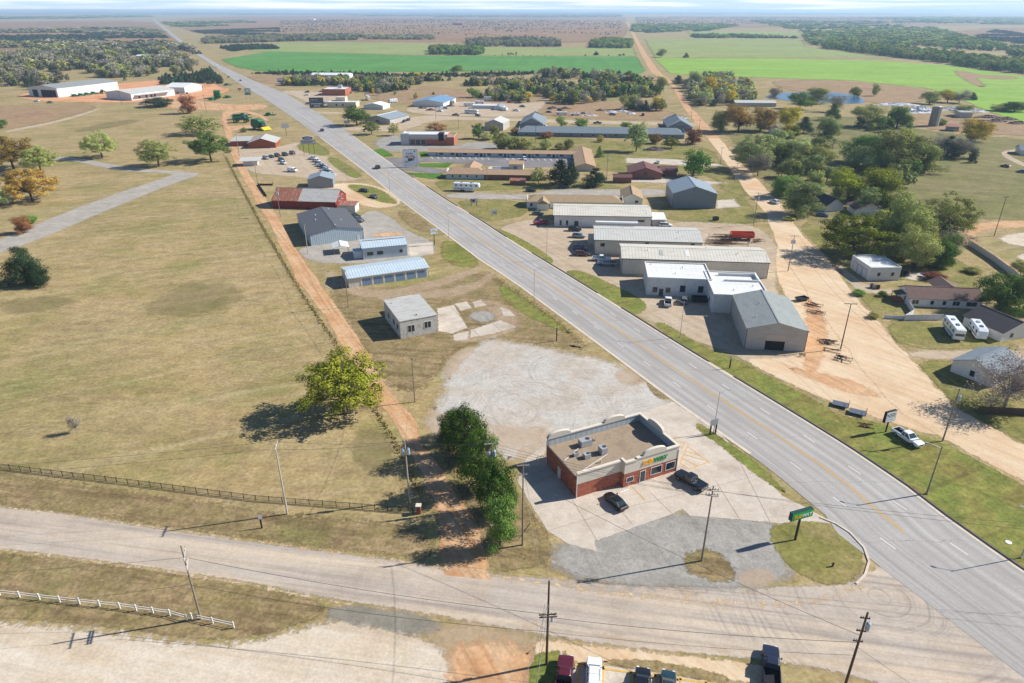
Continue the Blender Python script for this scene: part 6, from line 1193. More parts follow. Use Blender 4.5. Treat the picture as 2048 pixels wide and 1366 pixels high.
wire(tp('e', .5, 2.2), tp('g', 0, 4), 1.0, NW, .028); wire(tp('g', 0, 6), Vector((62, 44, 6)), .3, NW); wire(tp('d', .8, .4), tp('h', .8, .9), .7, NW); wire(tp('d', -.8, .4), tp('h', -.8, .9), .7, NW); wire(tp('d', .8, 1.6), tp('h', .8, 1.9), .7, NW); wire(tp('d', -.8, 1.6), tp('h', -.8, 1.9), .7, NW); wire(tp('h', .8, .9), Vector((95, 78, 13)), .8, NW); wire(tp('h', -.8, .9), Vector((95, 76, 13)), .8, NW)
for a, b in (('i', 'j'), ('j', 'k')):
    for y in (-1.3, 1.3): wire(tp(a, y, .2), tp(b, y, .2), 1.0, NW)
for a, b in (('c', 'l'), ('l', 'm'), ('m', 'n'), ('n', 'o'), ('o', 'p')): wire(tp(a, 0, .3), tp(b, 0, .3), .9, NW)
for y in (-1.3, 1.3): wire(tp('i', y, .2), Vector((118, 95, 13)), .5, NW)
# guy wires of the near poles
for k, dx, dy in (('f', -5, -9), ('f', -2.5, -10), ('e', 3, -7)): b, h, a = TOP[k]; tag(MB().tube((b.x, b.y, h * .75), (b.x + dx, b.y + dy, 0), .03, n=5).build('guy_wire', U['steel']), 'steel guy wire slanting from a utility pole to the ground', 'wire', 'guy wires of the near poles')
tag(MB().tube((*P(1060, 1046).xy, 0), (*P(1072, 1072).xy, 2.2), .06, n=6).build('guy_marker', M['sign_y']), 'yellow guy marker in the grass at the near end of the tree row', 'marker')
# ---- signs
M['sign_lime'] = pmat('sign_bright_green', S(34, 168, 84), .5, var=.03)
q = empty('pylon_sign', P(1590, 1080), R(20), 'green sandwich shop sign on a dark post on the grass island', 'sign')
MB().box(-.14, -.14, 0, .14, .14, 5.0).build('post', U['iron'], q); MB().box(-2.2, -.36, 4.9, 2.2, .36, 6.5).build('sign_box', U['green'], q); MB().box(-2.12, -.39, 4.98, 2.12, -.365, 6.42).build('sign_face', M['sign_lime'], q)
_, x1 = text_mesh('SUB', .92, M['sign_y'], q, (-1.72, -.41, 5.3), bold=.015, shear=.12, ext=.02, sx=.95); text_mesh('WAY', .92, M['sign_w'], q, (-1.68 + x1, -.41, 5.3), bold=.015, shear=.12, ext=.02, sx=.95)
def board(label, base, top, w, hh, ang, face='white', posts=1, name='business_sign', box=.3, rows=(), cat='sign', pm=None):
    b = P(*base); h = hgt(base, top); q = empty(name, b, R(ang), label, cat)
    mb = MB()
    for i in range(posts):
        x = 0 if posts == 1 else -w * .36 + w * .72 * i / (posts - 1); mb.box(x - .12, -.12, 0, x + .12, .12, h - hh + .1)
        mb_ = MB(); mb_.box(x - .12, -.12, 0, x + .12, .12, h - hh); mb_.build('post', pm or U['iron'], q)
    MB().box(-w / 2, -box, h - hh, w / 2, box, h).build('frame', U['iron'] if box > .25 else U['steel'], q); MB().box(-w / 2 + .08, -box - .03, h - hh + .08, w / 2 - .08, -box - .003, h - .08).build('sign_face', V[face] if face in V else M[face], q)
    for (x0, z0, x1, z1, m) in rows: MB().box(-w / 2 + x0 * w, -box - .045, h - hh + z0 * hh, -w / 2 + x1 * w, -box - .032, h - hh + z1 * hh).build('print', V[m] if m in V else M[m], q)
    return q, h
board('white business sign with dark lettering on a brown post beside the white pickup', (1771, 864), (1784, 822), 3.0, 2.6, 22, 'white', rows=((.1, .62, .2, .8, 'teal'), (.26, .56, .9, .66, 'grey'), (.3, .74, .86, .82, 'grey'), (.1, .44, .9, .47, 'teal'), (.3, .22, .7, .28, 'silver')))
board('small white and red sign on one dark post at the paved yard', (869, 490), (867, 457), 3.0, 2.2, 24, 'white', box=.2, rows=((.05, .42, .95, .5, 'red'), (.75, .18, .85, .3, 'navy'), (.15, .66, .7, .8, 'silver')))
q, h = board('tall white motel sign with red lettering by the dark asphalt drive', (822, 334), (820, 299), 8.4, 9.0, 6, 'white', posts=2, box=.4, rows=((.32, .3, .66, .46, 'navy'), (.12, .26, .5, .3, 'blue'), (.7, .33, .76, .48, 'teal'), (.06, .18, .34, .24, 'silver'), (.76, .84, .84, .93, 'navy')))
text_mesh('MOTEL', 1.75, V['red'], q, (-2.9, -.46, h - 4.6), bold=.06, ext=.02, sx=1.05); text_mesh('Lone', 1.9, V['navy'], q, (-2.6, -.46, h - 2.7), shear=.4, bold=.03, ext=.02)
q, h = board('car dealer sign with a blue oval over a pale panel on three posts', (619, 309), (618, 280), 9.0, 2.3, 8, 'silver', posts=3, box=.3, pm=U['wooddark'], rows=((.06, .62, .8, .72, 'blue'), (.1, .4, .72, .5, 'grey'), (.86, .3, .93, .7, 'white')))
el = lambda a, b_, y0, y1: MB().prism([(a * math.cos(2 * math.pi * i / 28), h + 1.25 + b_ * math.sin(2 * math.pi * i / 28)) for i in range(28)], y0, y1)
el(3.6, 1.25, -.3, .3).build('oval_rim', V['white'], q); el(3.3, 1.02, -.35, -.31).build('oval', V['blue'], q)
mb = MB()
for x in (-1.6, -.6, .3, 1.2): mb.box(x, -.38, h + .95, x + .5, -.36, h + 1.55)
mb.build('print', V['white'], q)
q, h = board('green dealer sign with a dark ring on two tall posts far up the highway', (498, 203), (496, 176), 6.2, 6.6, 8, 'white', posts=2, box=.3, pm=U['steel'], rows=((.06, .06, .94, .3, 'green'),))
mb = MB(); n = 24
for i in range(n):
    a, b_ = 2 * math.pi * i / n, 2 * math.pi * (i + 1) / n; mb.tube((2.0 * math.cos(a), -.36, h - 2.4 + 1.7 * math.sin(a)), (2.0 * math.cos(b_), -.36, h - 2.4 + 1.7 * math.sin(b_)), .3, n=5)
mb.build('ring', V['green'], q)
board('teal billboard before the beige building', (634, 216), (634, 195), 13, 9, 4, 'teal', posts=3, box=.3, name='billboard', cat='billboard', rows=((.1, .75, .6, .82, 'silver'), (.1, .58, .85, .66, 'blue'), (.1, .36, .9, .42, 'white'), (.3, .1, .7, .26, 'silver')))
board('small white blank sign on one post by the green machines', (573, 270), (572, 247), 5.2, 3.0, 8, 'white', box=.15, pm=U['wooddark'])
board('bright blue motel chain sign far up the highway', (563, 175), (562, 157), 7, 4, 5, 'blue', box=.4, pm=U['steel'], rows=((.1, .5, .9, .8, 'white'),)); board('orange sign at the equipment yard entrance', (480, 185), (479, 176), 4, 2, 5, 'orange', box=.1)
board('small pale banner sign on the lawn with a dark panel', (948, 411), (947, 397), 3.6, 2.0, 18, 'silver', posts=2, box=.06, rows=((.3, .2, .6, .8, 'navy'), (.05, .5, .25, .9, 'red'))); board('pale blue lawn sign by the highway kerb', (988, 431), (988, 419), 2.6, 2.1, 10, 'white', posts=2, box=.08, rows=((.3, .1, .95, .5, 'silver'), (.35, .6, .9, .66, 'blue')))
board('low white double sign beside the dark round tree', (694, 250), (693, 241), 4.5, 2.2, 5, 'white', box=.1)
board('grey backed traffic sign on two posts at the brick shop kerb', (1425, 869), (1428, 838), 1.9, 1.5, 200, 'silver', posts=2, box=.05, name='traffic_sign'); board('small white street sign on a thin post on the verge', (1459, 737), (1463, 712), .8, .9, 200, 'white', box=.03, name='traffic_sign'); board('tiny yellow sign post on the far verge', (1113, 682), (1114, 655), .5, .6, 20, 'grey', box=.03, name='marker_post', cat='marker'); board('little white notice on a post by the cross street verge', (524, 1056), (521, 1030), .7, .9, 15, 'white', box=.03, name='notice')
# ---- fences
def fence(name, label, cat, path, post_d, hh, pm, rails, pr=.05, infill=None, prx=None, group=None, post=True):
    p = [P(*q) for q in path]; r = empty(name, p[0], 0, label, cat, group); o = p[0]; mb = MB()
    for a, b in zip(p, p[1:]):
        n = max(1, round((b - a).length / post_d))
        for i in range(n + (b is p[-1])):
            q = a.lerp(b, i / n) - o
            if post: MB().box(q.x - pr, q.y - pr, 0, q.x + pr, q.y + pr, hh + .08).build('post', pm, r)
    for z, t in rails:
        mb = MB()
        for a, b in zip(p, p[1:]): mb.tube((a.x - o.x, a.y - o.y, z), (b.x - o.x, b.y - o.y, z), t, n=4)
        mb.build('rail', pm, r)
    if infill:
        mb = MB()
        for a, b in zip(p, p[1:]):
            if infill[0] == 'bars':
                n = int((b - a).length / infill[1])
                for i in range(n): q = a.lerp(b, i / n) - o; mb.tube((q.x, q.y, .1), (q.x, q.y, hh), .018, n=3, cap=False)
            else:
                u = (b - a).normalized(); nr = Vector((-u.y, u.x, 0)) * .03; a_, b_ = a - o, b - o
                mb.add([tuple(a_ - nr), tuple(b_ - nr), tuple(b_ + nr), tuple(a_ + nr)] + [(v.x, v.y, hh) for v in (a_ - nr, b_ - nr, b_ + nr, a_ + nr)], [(4, 5, 6, 7), (0, 1, 5, 4), (1, 2, 6, 5), (2, 3, 7, 6), (3, 0, 4, 7)])
        mb.build('infill', infill[2], r)
    return r
fence('iron_fence', 'long black iron picket fence across the dry grass field', 'fence', [(-60, 926), (0, 937), (256, 968), (512, 1001), (700, 1016), (826, 1026)], 2.44, 1.25, U['iron'], ((1.15, .035), (.2, .035)), .045, ('bars', .14, U['iron']))
fence('rail_fence', 'white two rail fence beside the pale gravel lot', 'fence', [(-40, 1183), (0, 1190), (120, 1204), (240, 1217), (340, 1231), (374, 1241)], 3.0, 1.2, W_['trim'], ((1.05, .05), (.6, .05)), .08); fence('rail_fence', 'short white two rail fence at the pole base', 'fence', [(384, 1238), (468, 1256)], 3.0, 1.2, W_['trim'], ((1.05, .05), (.6, .05)), .08)
r = empty('gate_pillar', P(838, 1026), 0, 'short red brick pillar with a pale cap at the end of the iron fence', 'pillar'); MB().box(-.4, -.4, 0, .4, .4, 1.7).build('shaft', W_['brick'], r); MB().box(-.5, -.5, 1.7, .5, .5, 1.85).build('cap', W_['stucco'], r)
PV = ribmat('vinyl_fence', S(214, 216, 216), S(180, 184, 188), 'xy', 2.4, .04, amt=.6)
fence('privacy_fence', 'white vinyl fence from the brown roofed house to the motorhome', 'fence', [(1808, 601), (1826, 630), (1808, 641), (1884, 640)], 2.4, 1.8, W_['trim'], ((1.8, .05),), .07, ('panel', 0, PV)); fence('privacy_fence', 'low white vinyl fence at the lawn edge by the dirt road', 'fence', [(1768, 637), (1808, 639)], 2.4, 1.1, W_['trim'], ((1.1, .05),), .07, ('panel', 0, PV))
fence('privacy_fence', 'long white wall fence along the curved dirt road', 'fence', [(1936, 490), (1985, 522), (2030, 556), (2070, 590)], 2.4, 2.2, W_['trim'], ((2.2, .05),), .07, ('panel', 0, PV))
fence('board_fence', 'dark board fence below the bare grey tree', 'fence', [(1955, 826), (2000, 828), (2070, 832)], 2.4, 1.8, U['wooddark'], ((1.7, .04),), .06, ('panel', 0, U['wooddark']))
fence('chain_fence', 'thin wire fence round the lawn before the blue-grey barn', 'fence', [(1338, 432), (1355, 446), (1440, 450), (1470, 452)], 3.0, 1.8, U['steel'], ((1.8, .02), (.9, .01)), .03); fence('wire_fence', 'old wire fence on posts along the left side of the dirt lane', 'fence', [(845, 985), (800, 900), (755, 830), (700, 730), (650, 660), (600, 585), (560, 520), (520, 450), (480, 375), (447, 310)], 5.0, 1.2, U['wooddark'], ((1.1, .012), (.6, .012)), .05)
fence('farm_fence', 'line of fence posts across the far green wheat field', 'fence', [(532, 128), (640, 124), (760, 117), (860, 112), (940, 111)], 22, 2.0, U['woodpale'], (), .5); fence('farm_fence', 'dark posts along the top of the green wheat field', 'fence', [(990, 112), (1104, 113)], 14, 2.0, U['wooddark'], (), .6)
fence('low_wall', 'dark low wall round the pale slab behind the red barn', 'wall', [(519, 371), (545, 371), (546, 368)], 6, 1.0, U['wooddark'], (), .15, ('panel', 0, U['wooddark'])); fence('retaining_wall', 'dark retaining wall along the left of the walled slab', 'wall', [(517, 370), (533, 393)], 6, 1.0, U['wooddark'], (), .15, ('panel', 0, U['wooddark']))
fence('bollard_rail', 'short yellow rail at the rear corner of the brick shop', 'rail', [(1075, 930), (1090, 912)], 3.2, 1.1, M['sign_y'], ((1.05, .05),), .06)
# ---- junk: steel frames, truck beds, bins
def junk(label, name, cat, at, L_, W2, H2, n, ang, mat='rust', group=None, seed=0):
    rnd = random.Random(seed); b = P(*at); mb = MB()
    for i in range(n):
        z = rnd.uniform(.1, H2); x0 = rnd.uniform(-L_ / 2, 0); y = rnd.uniform(-W2 / 2, W2 / 2)
        if i % 3: mb.tube((x0, y, z), (x0 + rnd.uniform(L_ * .3, L_ * .5), y + rnd.uniform(-.2, .2), z), .07, n=4)
        else: mb.tube((x0 + L_ * .3 * rnd.random(), -W2 / 2, z), (x0 + L_ * .3 * rnd.random(), W2 / 2, z), .07, n=4)
    for x in (-L_ / 2, L_ / 2):
        for y in (-W2 / 2, W2 / 2): mb.tube((x, y, 0), (x, y, H2), .06, n=4)
    for y in (-W2 / 2, W2 / 2): mb.tube((-L_ / 2, y, H2 * .5), (L_ / 2, y, H2 * .5), .08, n=4)
    return tag(mb.build(name, U[mat], None, loc=(b.x, b.y, .05), rz=R(ang)), label, cat, group)
G5 = 'rusty steel frames on the dirt yard'
junk('rusty steel axle frame heap beside the dirt road, farthest from the pole', 'scrap_pile', 'scrap metal', (1628, 612), 4.5, 2.4, .9, 16, -40, group=G5, seed=1); junk('rusty trailer frame below the axle heap on the dirt yard', 'scrap_pile', 'scrap metal', (1632, 626), 5, 1.8, .8, 12, -30, group=G5, seed=2); junk('pile of dark steel beams left of the brown utility pole', 'beam_pile', 'scrap metal', (1656, 686), 5, 2.5, .7, 20, -12, 'iron', G5, 3); junk('open rectangular steel frame lying at the pole foot', 'scrap_pile', 'scrap metal', (1664, 702), 4.2, 2.0, .25, 2, -28, 'iron', G5, 4); junk('dark steel frame heap nearest the highway on the dirt yard', 'scrap_pile', 'scrap metal', (1686, 720), 4, 2.2, .9, 16, -35, 'iron', G5, 5); junk('small black sawhorse outside the open workshop door', 'sawhorse', 'stand', (1604, 713), 1.3, .5, .9, 2, 0, 'iron', None, 6)
for i in range(3): junk('%s tier rack of rusty steel beside the middle metal shop' % ('nearest', 'middle', 'farthest')[i], 'pipe_rack', 'rack', (1452 + i * 3, 494 - i * 6.5), 16, 1.6, 2.6, 24, -5, group='rusty pipe racks beside the metal shop', seed=10 + i)
junk('rusty frames and axles piled beyond the pipe racks', 'scrap_pile', 'scrap metal', (1465, 476), 14, 3, 1.4, 26, -5, group=G5, seed=14); junk('rusty scrap heap on the right of the orange bin', 'scrap_pile', 'scrap metal', (1515, 484), 5, 3, 1.2, 18, -5, group=G5, seed=15)
def tray(label, name, at, L_, W2, z0, hh, ang, mat, cat='bin', wall=.1):
    b = P(*at); q = empty(name, (b.x, b.y, .05), R(ang), label, cat)
    MB().box(-L_ / 2, -W2 / 2, z0, L_ / 2, W2 / 2, z0 + .12).box(-L_ / 2, -W2 / 2, z0 + .12, -L_ / 2 + wall, W2 / 2, z0 + hh).box(L_ / 2 - wall, -W2 / 2, z0 + .12, L_ / 2, W2 / 2, z0 + hh).box(-L_ / 2 + wall, -W2 / 2, z0 + .12, L_ / 2 - wall, -W2 / 2 + wall, z0 + hh).box(-L_ / 2 + wall, W2 / 2 - wall, z0 + .12, L_ / 2 - wall, W2 / 2, z0 + hh).build('box', V[mat], q)
    mb = MB()
    for x in (-L_ * .3, L_ * .3): mb.box(x - .1, -W2 / 2 + .1, 0, x + .1, W2 / 2 - .1, z0)
    mb.build('skid', U['iron'], q)
    mb = MB()
    for i in range(5): x = -L_ / 2 + L_ * (i + .5) / 5; mb.box(x - .05, -W2 / 2 - .06, z0, x + .05, -W2 / 2 - .005, z0 + hh)
    mb.build('rib', V[mat], q); return q
tray('large orange steel bin behind the pipe racks', 'steel_bin', (1483, 479), 9.0, 3.0, 1.0, 2.0, -4, 'orange'); tray('dark flat bin in the shade before the white block wing', 'steel_bin', (1402, 603), 6, 2.6, .3, 1.2, -6, 'black')
G6 = 'steel flat beds lying by the highway verge'
for at, l in (((1680, 812), 'left grey steel truck bed lying on the verge'), ((1714, 828), 'right grey steel truck bed lying on the verge')):
    b = P(*at); q = empty('truck_bed', (b.x, b.y, .04), R(-30), l, 'truck bed', G6); MB().box(-1.7, -1.1, .5, 1.7, 1.1, .62).box(-1.5, -.5, .1, 1.5, -.35, .5).box(-1.5, .35, .1, 1.5, .5, .5).build('deck', V['grey'], q); MB().tube((1.72, -1.1, .5), (1.72, -1.1, 1.5), .06).tube((1.72, 1.1, .5), (1.72, 1.1, 1.5), .06).tube((1.72, -1.1, 1.45), (1.72, 1.1, 1.45), .06).build('headboard', U['iron'], q)
tray('small open trailer bed with dark contents at the dirt road edge', 'trailer_bed', (1603, 601), 3.6, 2.2, .5, .6, 20, 'navy', 'trailer'); tray('small dark dumpster on the lawn beyond the pipe racks', 'dumpster', (1431, 441), 2.2, 1.6, .2, 1.4, 20, 'black')
junk('rack of thin rusty bars lying on the verge grass', 'scrap_pile', 'scrap metal', (1731, 852), 3, 1.6, .3, 8, -20, group=G5, seed=20)
for i, at in enumerate(((1743, 575), (1748, 577), (1755, 578))): tray(('blue', 'tan', 'black')[i] + ' bin at the front wall of the white garage', 'wheeled_bin', at, 1.0, .8, .1, 1.2, 0, ('blue', 'tan', 'black')[i])
b = P(1846, 553); q = empty('patio_table', (b.x, b.y, .05), 0, 'blue patio table behind the brown roofed house', 'table'); MB().tube((0, 0, .72), (0, 0, .8), 1.0, n=16).build('top', V['blue'], q); MB().tube((0, 0, 0), (0, 0, .72), .1, n=8).build('leg', U['iron'], q)
b = P(1807, 549); q = empty('trampoline', (b.x, b.y, .05), 0, 'round dark trampoline beside the white garage', 'trampoline'); MB().tube((0, 0, .8), (0, 0, .84), 1.7, n=24).build('mat', V['rubber'], q); mb = MB()
for i in range(6): mb.tube((1.75 * math.cos(i), 1.75 * math.sin(i), 0), (1.75 * math.cos(i), 1.75 * math.sin(i), 2.4), .03)
mb.build('frame', U['steel'], q)
zone('patio', [(1815, 545), (1860, 543), (1873, 556), (1830, 562), (1808, 556)], M['concrete'], .03, smooth=0)
# hydrant on the sign island, bollards, manhole
b = P(1665, 1133); q = empty('fire_hydrant', (b.x, b.y, .05), 0, 'small dark red hydrant on the sign island lawn', 'hydrant'); MB().tube((0, 0, 0), (0, 0, .7), .16, n=10).tube((0, 0, .7), (0, 0, .85), .18, .06, n=10).build('barrel', V['maroon'], q); MB().tube((-.26, 0, .5), (.26, 0, .5), .08, n=8).build('outlet', V['maroon'], q)
tag(MB().tube((0, 0, 0), (0, 0, .06), .5, n=20).build('manhole_cover', W_['trim'], None, loc=P(2017, 1085) + Vector((0, 0, .03))), 'white round manhole cover in the far verge', 'manhole cover')
for i, at in enumerate(((1256, 974), (1278, 967))): tag(MB().tube((0, 0, 0), (0, 0, 1.0), .06, n=8).tube((0, 0, 1.0), (0, 0, 1.05), .07, .02, n=8).build('bollard', U['steel'], None, loc=P(*at)), ('left', 'right') [i] + ' thin bollard before the brick shop door', 'bollard', 'bollards before the shop door')
# rubble heaps and earth mounds
def heap(label, name, at, rx, ry, hh, mat, seed, cat='heap', n=26, kind=None):
    rnd = np.random.default_rng(seed); b = P(*at); vs, fs = [], []
    for j in range(n // 2):
        for i in range(n):
            f = j / (n // 2 - 1); a = 2 * math.pi * i / n; k = 1 + rnd.uniform(-.18, .18); vs.append((rx * f * k * math.cos(a), ry * f * k * math.sin(a), max(-.1, hh * (1 - f ** 1.5) * (1 + rnd.uniform(-.3, .3)) - .08 * f)))
    for j in range(n // 2 - 1):
        for i in range(n): fs.append((j * n + i, j * n + (i + 1) % n, (j + 1) * n + (i + 1) % n, (j + 1) * n + i))
    o = MB().add(vs, fs).build(name, mat, None, loc=(b.x, b.y, .1)); return tag(o, label, cat, None, kind)
RB = pmat('rubble', S(214, 214, 212), .95, var=.5, scale=1.2, dirt=(S(96, 92, 88), .8, .9)); SC = pmat('scrap', S(92, 66, 54), .9, var=.5, scale=.6, dirt=(S(160, 154, 148), .4, .8))
heap('biggest pale broken concrete heap left of the silo', 'rubble_heap', (1840, 224), 17, 10, 4.5, RB, 1); heap('long pale concrete heap along the field edge', 'rubble_heap', (1790, 211), 24, 5, 2.5, RB, 2); heap('pale concrete heap right of the silo', 'rubble_heap', (1905, 220), 16, 4, 3, RB, 3); heap('low pale heap nearest the lime green field', 'rubble_heap', (1945, 224), 14, 4, 2.5, RB, 4)
heap('orange earth mound behind the equipment shed', 'earth_mound', (138, 163), 26, 14, 9, M['dirt_red'], 5, 'mound'); heap('brush pile of grey branches on the lawn', 'brush_pile', (1308, 300), 8, 3.5, 1.8, pmat('brush', S(116, 104, 104), .95, var=.5, scale=2), 6, 'brush pile')
for i, (x, y, rx) in enumerate(((1975, 236, 14), (1990, 244, 12), (2012, 240, 12), (1962, 246, 10), (2035, 248, 10))): heap('%s dark scrap heap on the brown ground right of the silo' % ('leftmost', 'middle', 'upper', 'lower', 'rightmost')[i], 'scrap_heap', (x, y), rx, 3.5, 2.2, SC, 20 + i, 'scrap heap', 20)
for i, (x, y, m) in enumerate(((845, 217, SC), (862, 221, SC), (885, 217, RB), (900, 213, SC), (1105, 217, SC), (1130, 218, SC), (1200, 222, SC), (1222, 225, RB), (1245, 224, RB), (1262, 228, RB), (1340, 236, RB), (1365, 238, RB), (985, 213, SC), (1000, 211, RB), (1180, 232, RB))): heap('%s junk heap in the weedy yard behind the side street' % ('first second third fourth fifth sixth seventh eighth ninth tenth eleventh twelfth thirteenth fourteenth fifteenth'.split()[i]), 'junk_heap', (x, y), 5 + i % 3, 2.2, 1.6, m, 40 + i, 'junk heap', 16)
# swimming pool in the motel court
p0 = [P(985, 334.5), P(1016, 335), P(1015, 338.2), P(984, 337.8)]; q = empty('swimming_pool', p0[0], 0, 'small pool with pale deck in the motel court', 'pool')
ctr = sum(p0, Vector()) / 4 - p0[0]; pl = [v - p0[0] for v in p0]
MB().add([(*(ctr + (v - ctr) * 1.5).xy, z) for z in (0, .12) for v in pl], [(0, 3, 2, 1), (4, 5, 6, 7), (0, 1, 5, 4), (1, 2, 6, 5), (2, 3, 7, 6), (3, 0, 4, 7)]).build('deck', M['gutter'], q); MB().add([(*v.xy, .135) for v in pl], [(0, 1, 2, 3)]).build('water', V['blue'], q)
# ================================================================ trees
T_ = {}
T_['green'] = leafmat('leaves_green', [S(66, 92, 42), S(96, 122, 58), S(126, 150, 72), S(152, 168, 88)])
T_['olive'] = leafmat('leaves_olive', [S(98, 104, 56), S(130, 136, 74), S(156, 158, 90), S(176, 172, 106)])
T_['pale'] = leafmat('leaves_pale', [S(120, 132, 80), S(152, 164, 100), S(172, 180, 116), S(184, 186, 130)])
T_['bright'] = leafmat('leaves_bright', [S(60, 94, 36), S(88, 124, 50), S(108, 142, 60), S(136, 160, 76)])
T_['yellow'] = leafmat('leaves_yellow', [S(132, 124, 40), S(172, 158, 46), S(204, 178, 62), S(150, 146, 56)])
T_['ygreen'] = leafmat('leaves_yellow_green', [S(66, 80, 26), S(104, 116, 38), S(140, 144, 48), S(170, 164, 60)])
T_['orange'] = leafmat('leaves_orange', [S(116, 98, 44), S(148, 128, 58), S(172, 144, 66), S(124, 122, 64)])
T_['red'] = leafmat('leaves_red', [S(112, 72, 48), S(146, 96, 64), S(160, 120, 80), S(118, 106, 62)])
T_['cedar'] = leafmat('leaves_cedar', [S(34, 50, 36), S(50, 68, 46), S(68, 86, 58), S(86, 102, 74)], .12)
T_['hedge'] = leafmat('leaves_hedge', [S(42, 66, 28), S(68, 98, 40), S(98, 124, 54), S(126, 146, 68)], .2)
T_['twig'] = leafmat('twigs_grey', [S(112, 104, 92), S(140, 132, 114), S(156, 148, 130), S(132, 132, 100)], .1)
T_['mauve'] = leafmat('twigs_mauve', [S(110, 96, 92), S(142, 128, 122), S(160, 146, 138), S(134, 120, 108)], .1)
T_['greyleaf'] = leafmat('leaves_grey', [S(86, 88, 66), S(112, 112, 84), S(130, 126, 98), S(116, 120, 84)])
T_['dryweed'] = leafmat('dry_weeds', [S(108, 104, 56), S(142, 128, 72), S(164, 144, 92), S(128, 106, 62)])
T_['bark'] = pmat('bark', S(92, 78, 64), .95, var=.3, scale=3); T_['barkpale'] = pmat('bark_pale', S(148, 136, 122), .95, var=.25, scale=3)
def quads(name, C, Nn, size, rng, aspect=1.5):
    """leaf faces at centres C with normals Nn"""
    n = len(C); r = rng.normal(size=(n, 3)); u = np.cross(Nn, r); u /= np.linalg.norm(u, axis=1, keepdims=True) + 1e-9; v = np.cross(Nn, u)
    s = size * rng.uniform(.6, 1.35, (n, 1)); a = u * s * aspect * .5; b = v * s * .5
    V_ = np.stack([C - a, C - b * .9 + a * .1, C + a, C + b * .9 + a * .1], 1).reshape(-1, 3)
    me = bpy.data.meshes.new(name); me.vertices.add(4 * n); me.loops.add(4 * n); me.polygons.add(n)
    me.vertices.foreach_set('co', V_.astype(np.float32).ravel()); me.loops.foreach_set('vertex_index', np.arange(4 * n, dtype=np.int32))
    me.polygons.foreach_set('loop_start', np.arange(0, 4 * n, 4, dtype=np.int32)); me.update(); me.validate(); return me
def crown_pts(kind, rng, nl):
    """clump centres and radii in a unit tree (height 1, half width .5)"""
    cl = []
    if kind == 'cedar':
        for i in range(46):
            z = .08 + .86 * rng.random() ** 1.1; rad = .5 * (1 - ((z - .08) / .92) ** 1.35) ; a = rng.uniform(0, 6.283); q = rad * rng.uniform(.45, .95); cl.append((q * math.cos(a), q * math.sin(a), z, .10 + .09 * (1 - z)))
        cl.append((0, 0, .93, .07))
    elif kind == 'bush':
        for i in range(90):
            d = rng.normal(size=3); d /= np.linalg.norm(d); q = rng.uniform(.3, 1) ** .5; cl.append((d[0] * .4 * q, d[1] * .4 * q, max(.06, .47 + d[2] * .44 * q), rng.uniform(.06, .14)))
    elif kind == 'spread':                         # wide open crown with outflung boughs
        for i in range(120):
            a = rng.uniform(0, 6.283); q = rng.uniform(.04, 1) ** .55; z = .26 + .7 * rng.random() * (1 - .5 * q * q) * rng.uniform(.85, 1.08); q *= rng.uniform(.8, 1.15); cl.append((.44 * q * math.cos(a), .44 * q * math.sin(a), min(.97, z), rng.uniform(.04, .1)))
    else:
        lob = [(rng.uniform(0, 6.283), rng.uniform(.1, .28), rng.uniform(.26, .78), rng.uniform(.17, .27)) for _ in range(9)] + [(0, 0, .7, .28), (0, 0, .42, .3)]
        for i in range(115):
            a, q, z, rr = lob[rng.integers(len(lob))]; d = rng.normal(size=3); d /= np.linalg.norm(d); k = rr * rng.uniform(.4, 1.0)
            cl.append((q * math.cos(a) + d[0] * k, q * math.sin(a) + d[1] * k, min(.96, max(.1, z + d[2] * k * .95)), rng.uniform(.06, .13)))
    return np.array(cl)
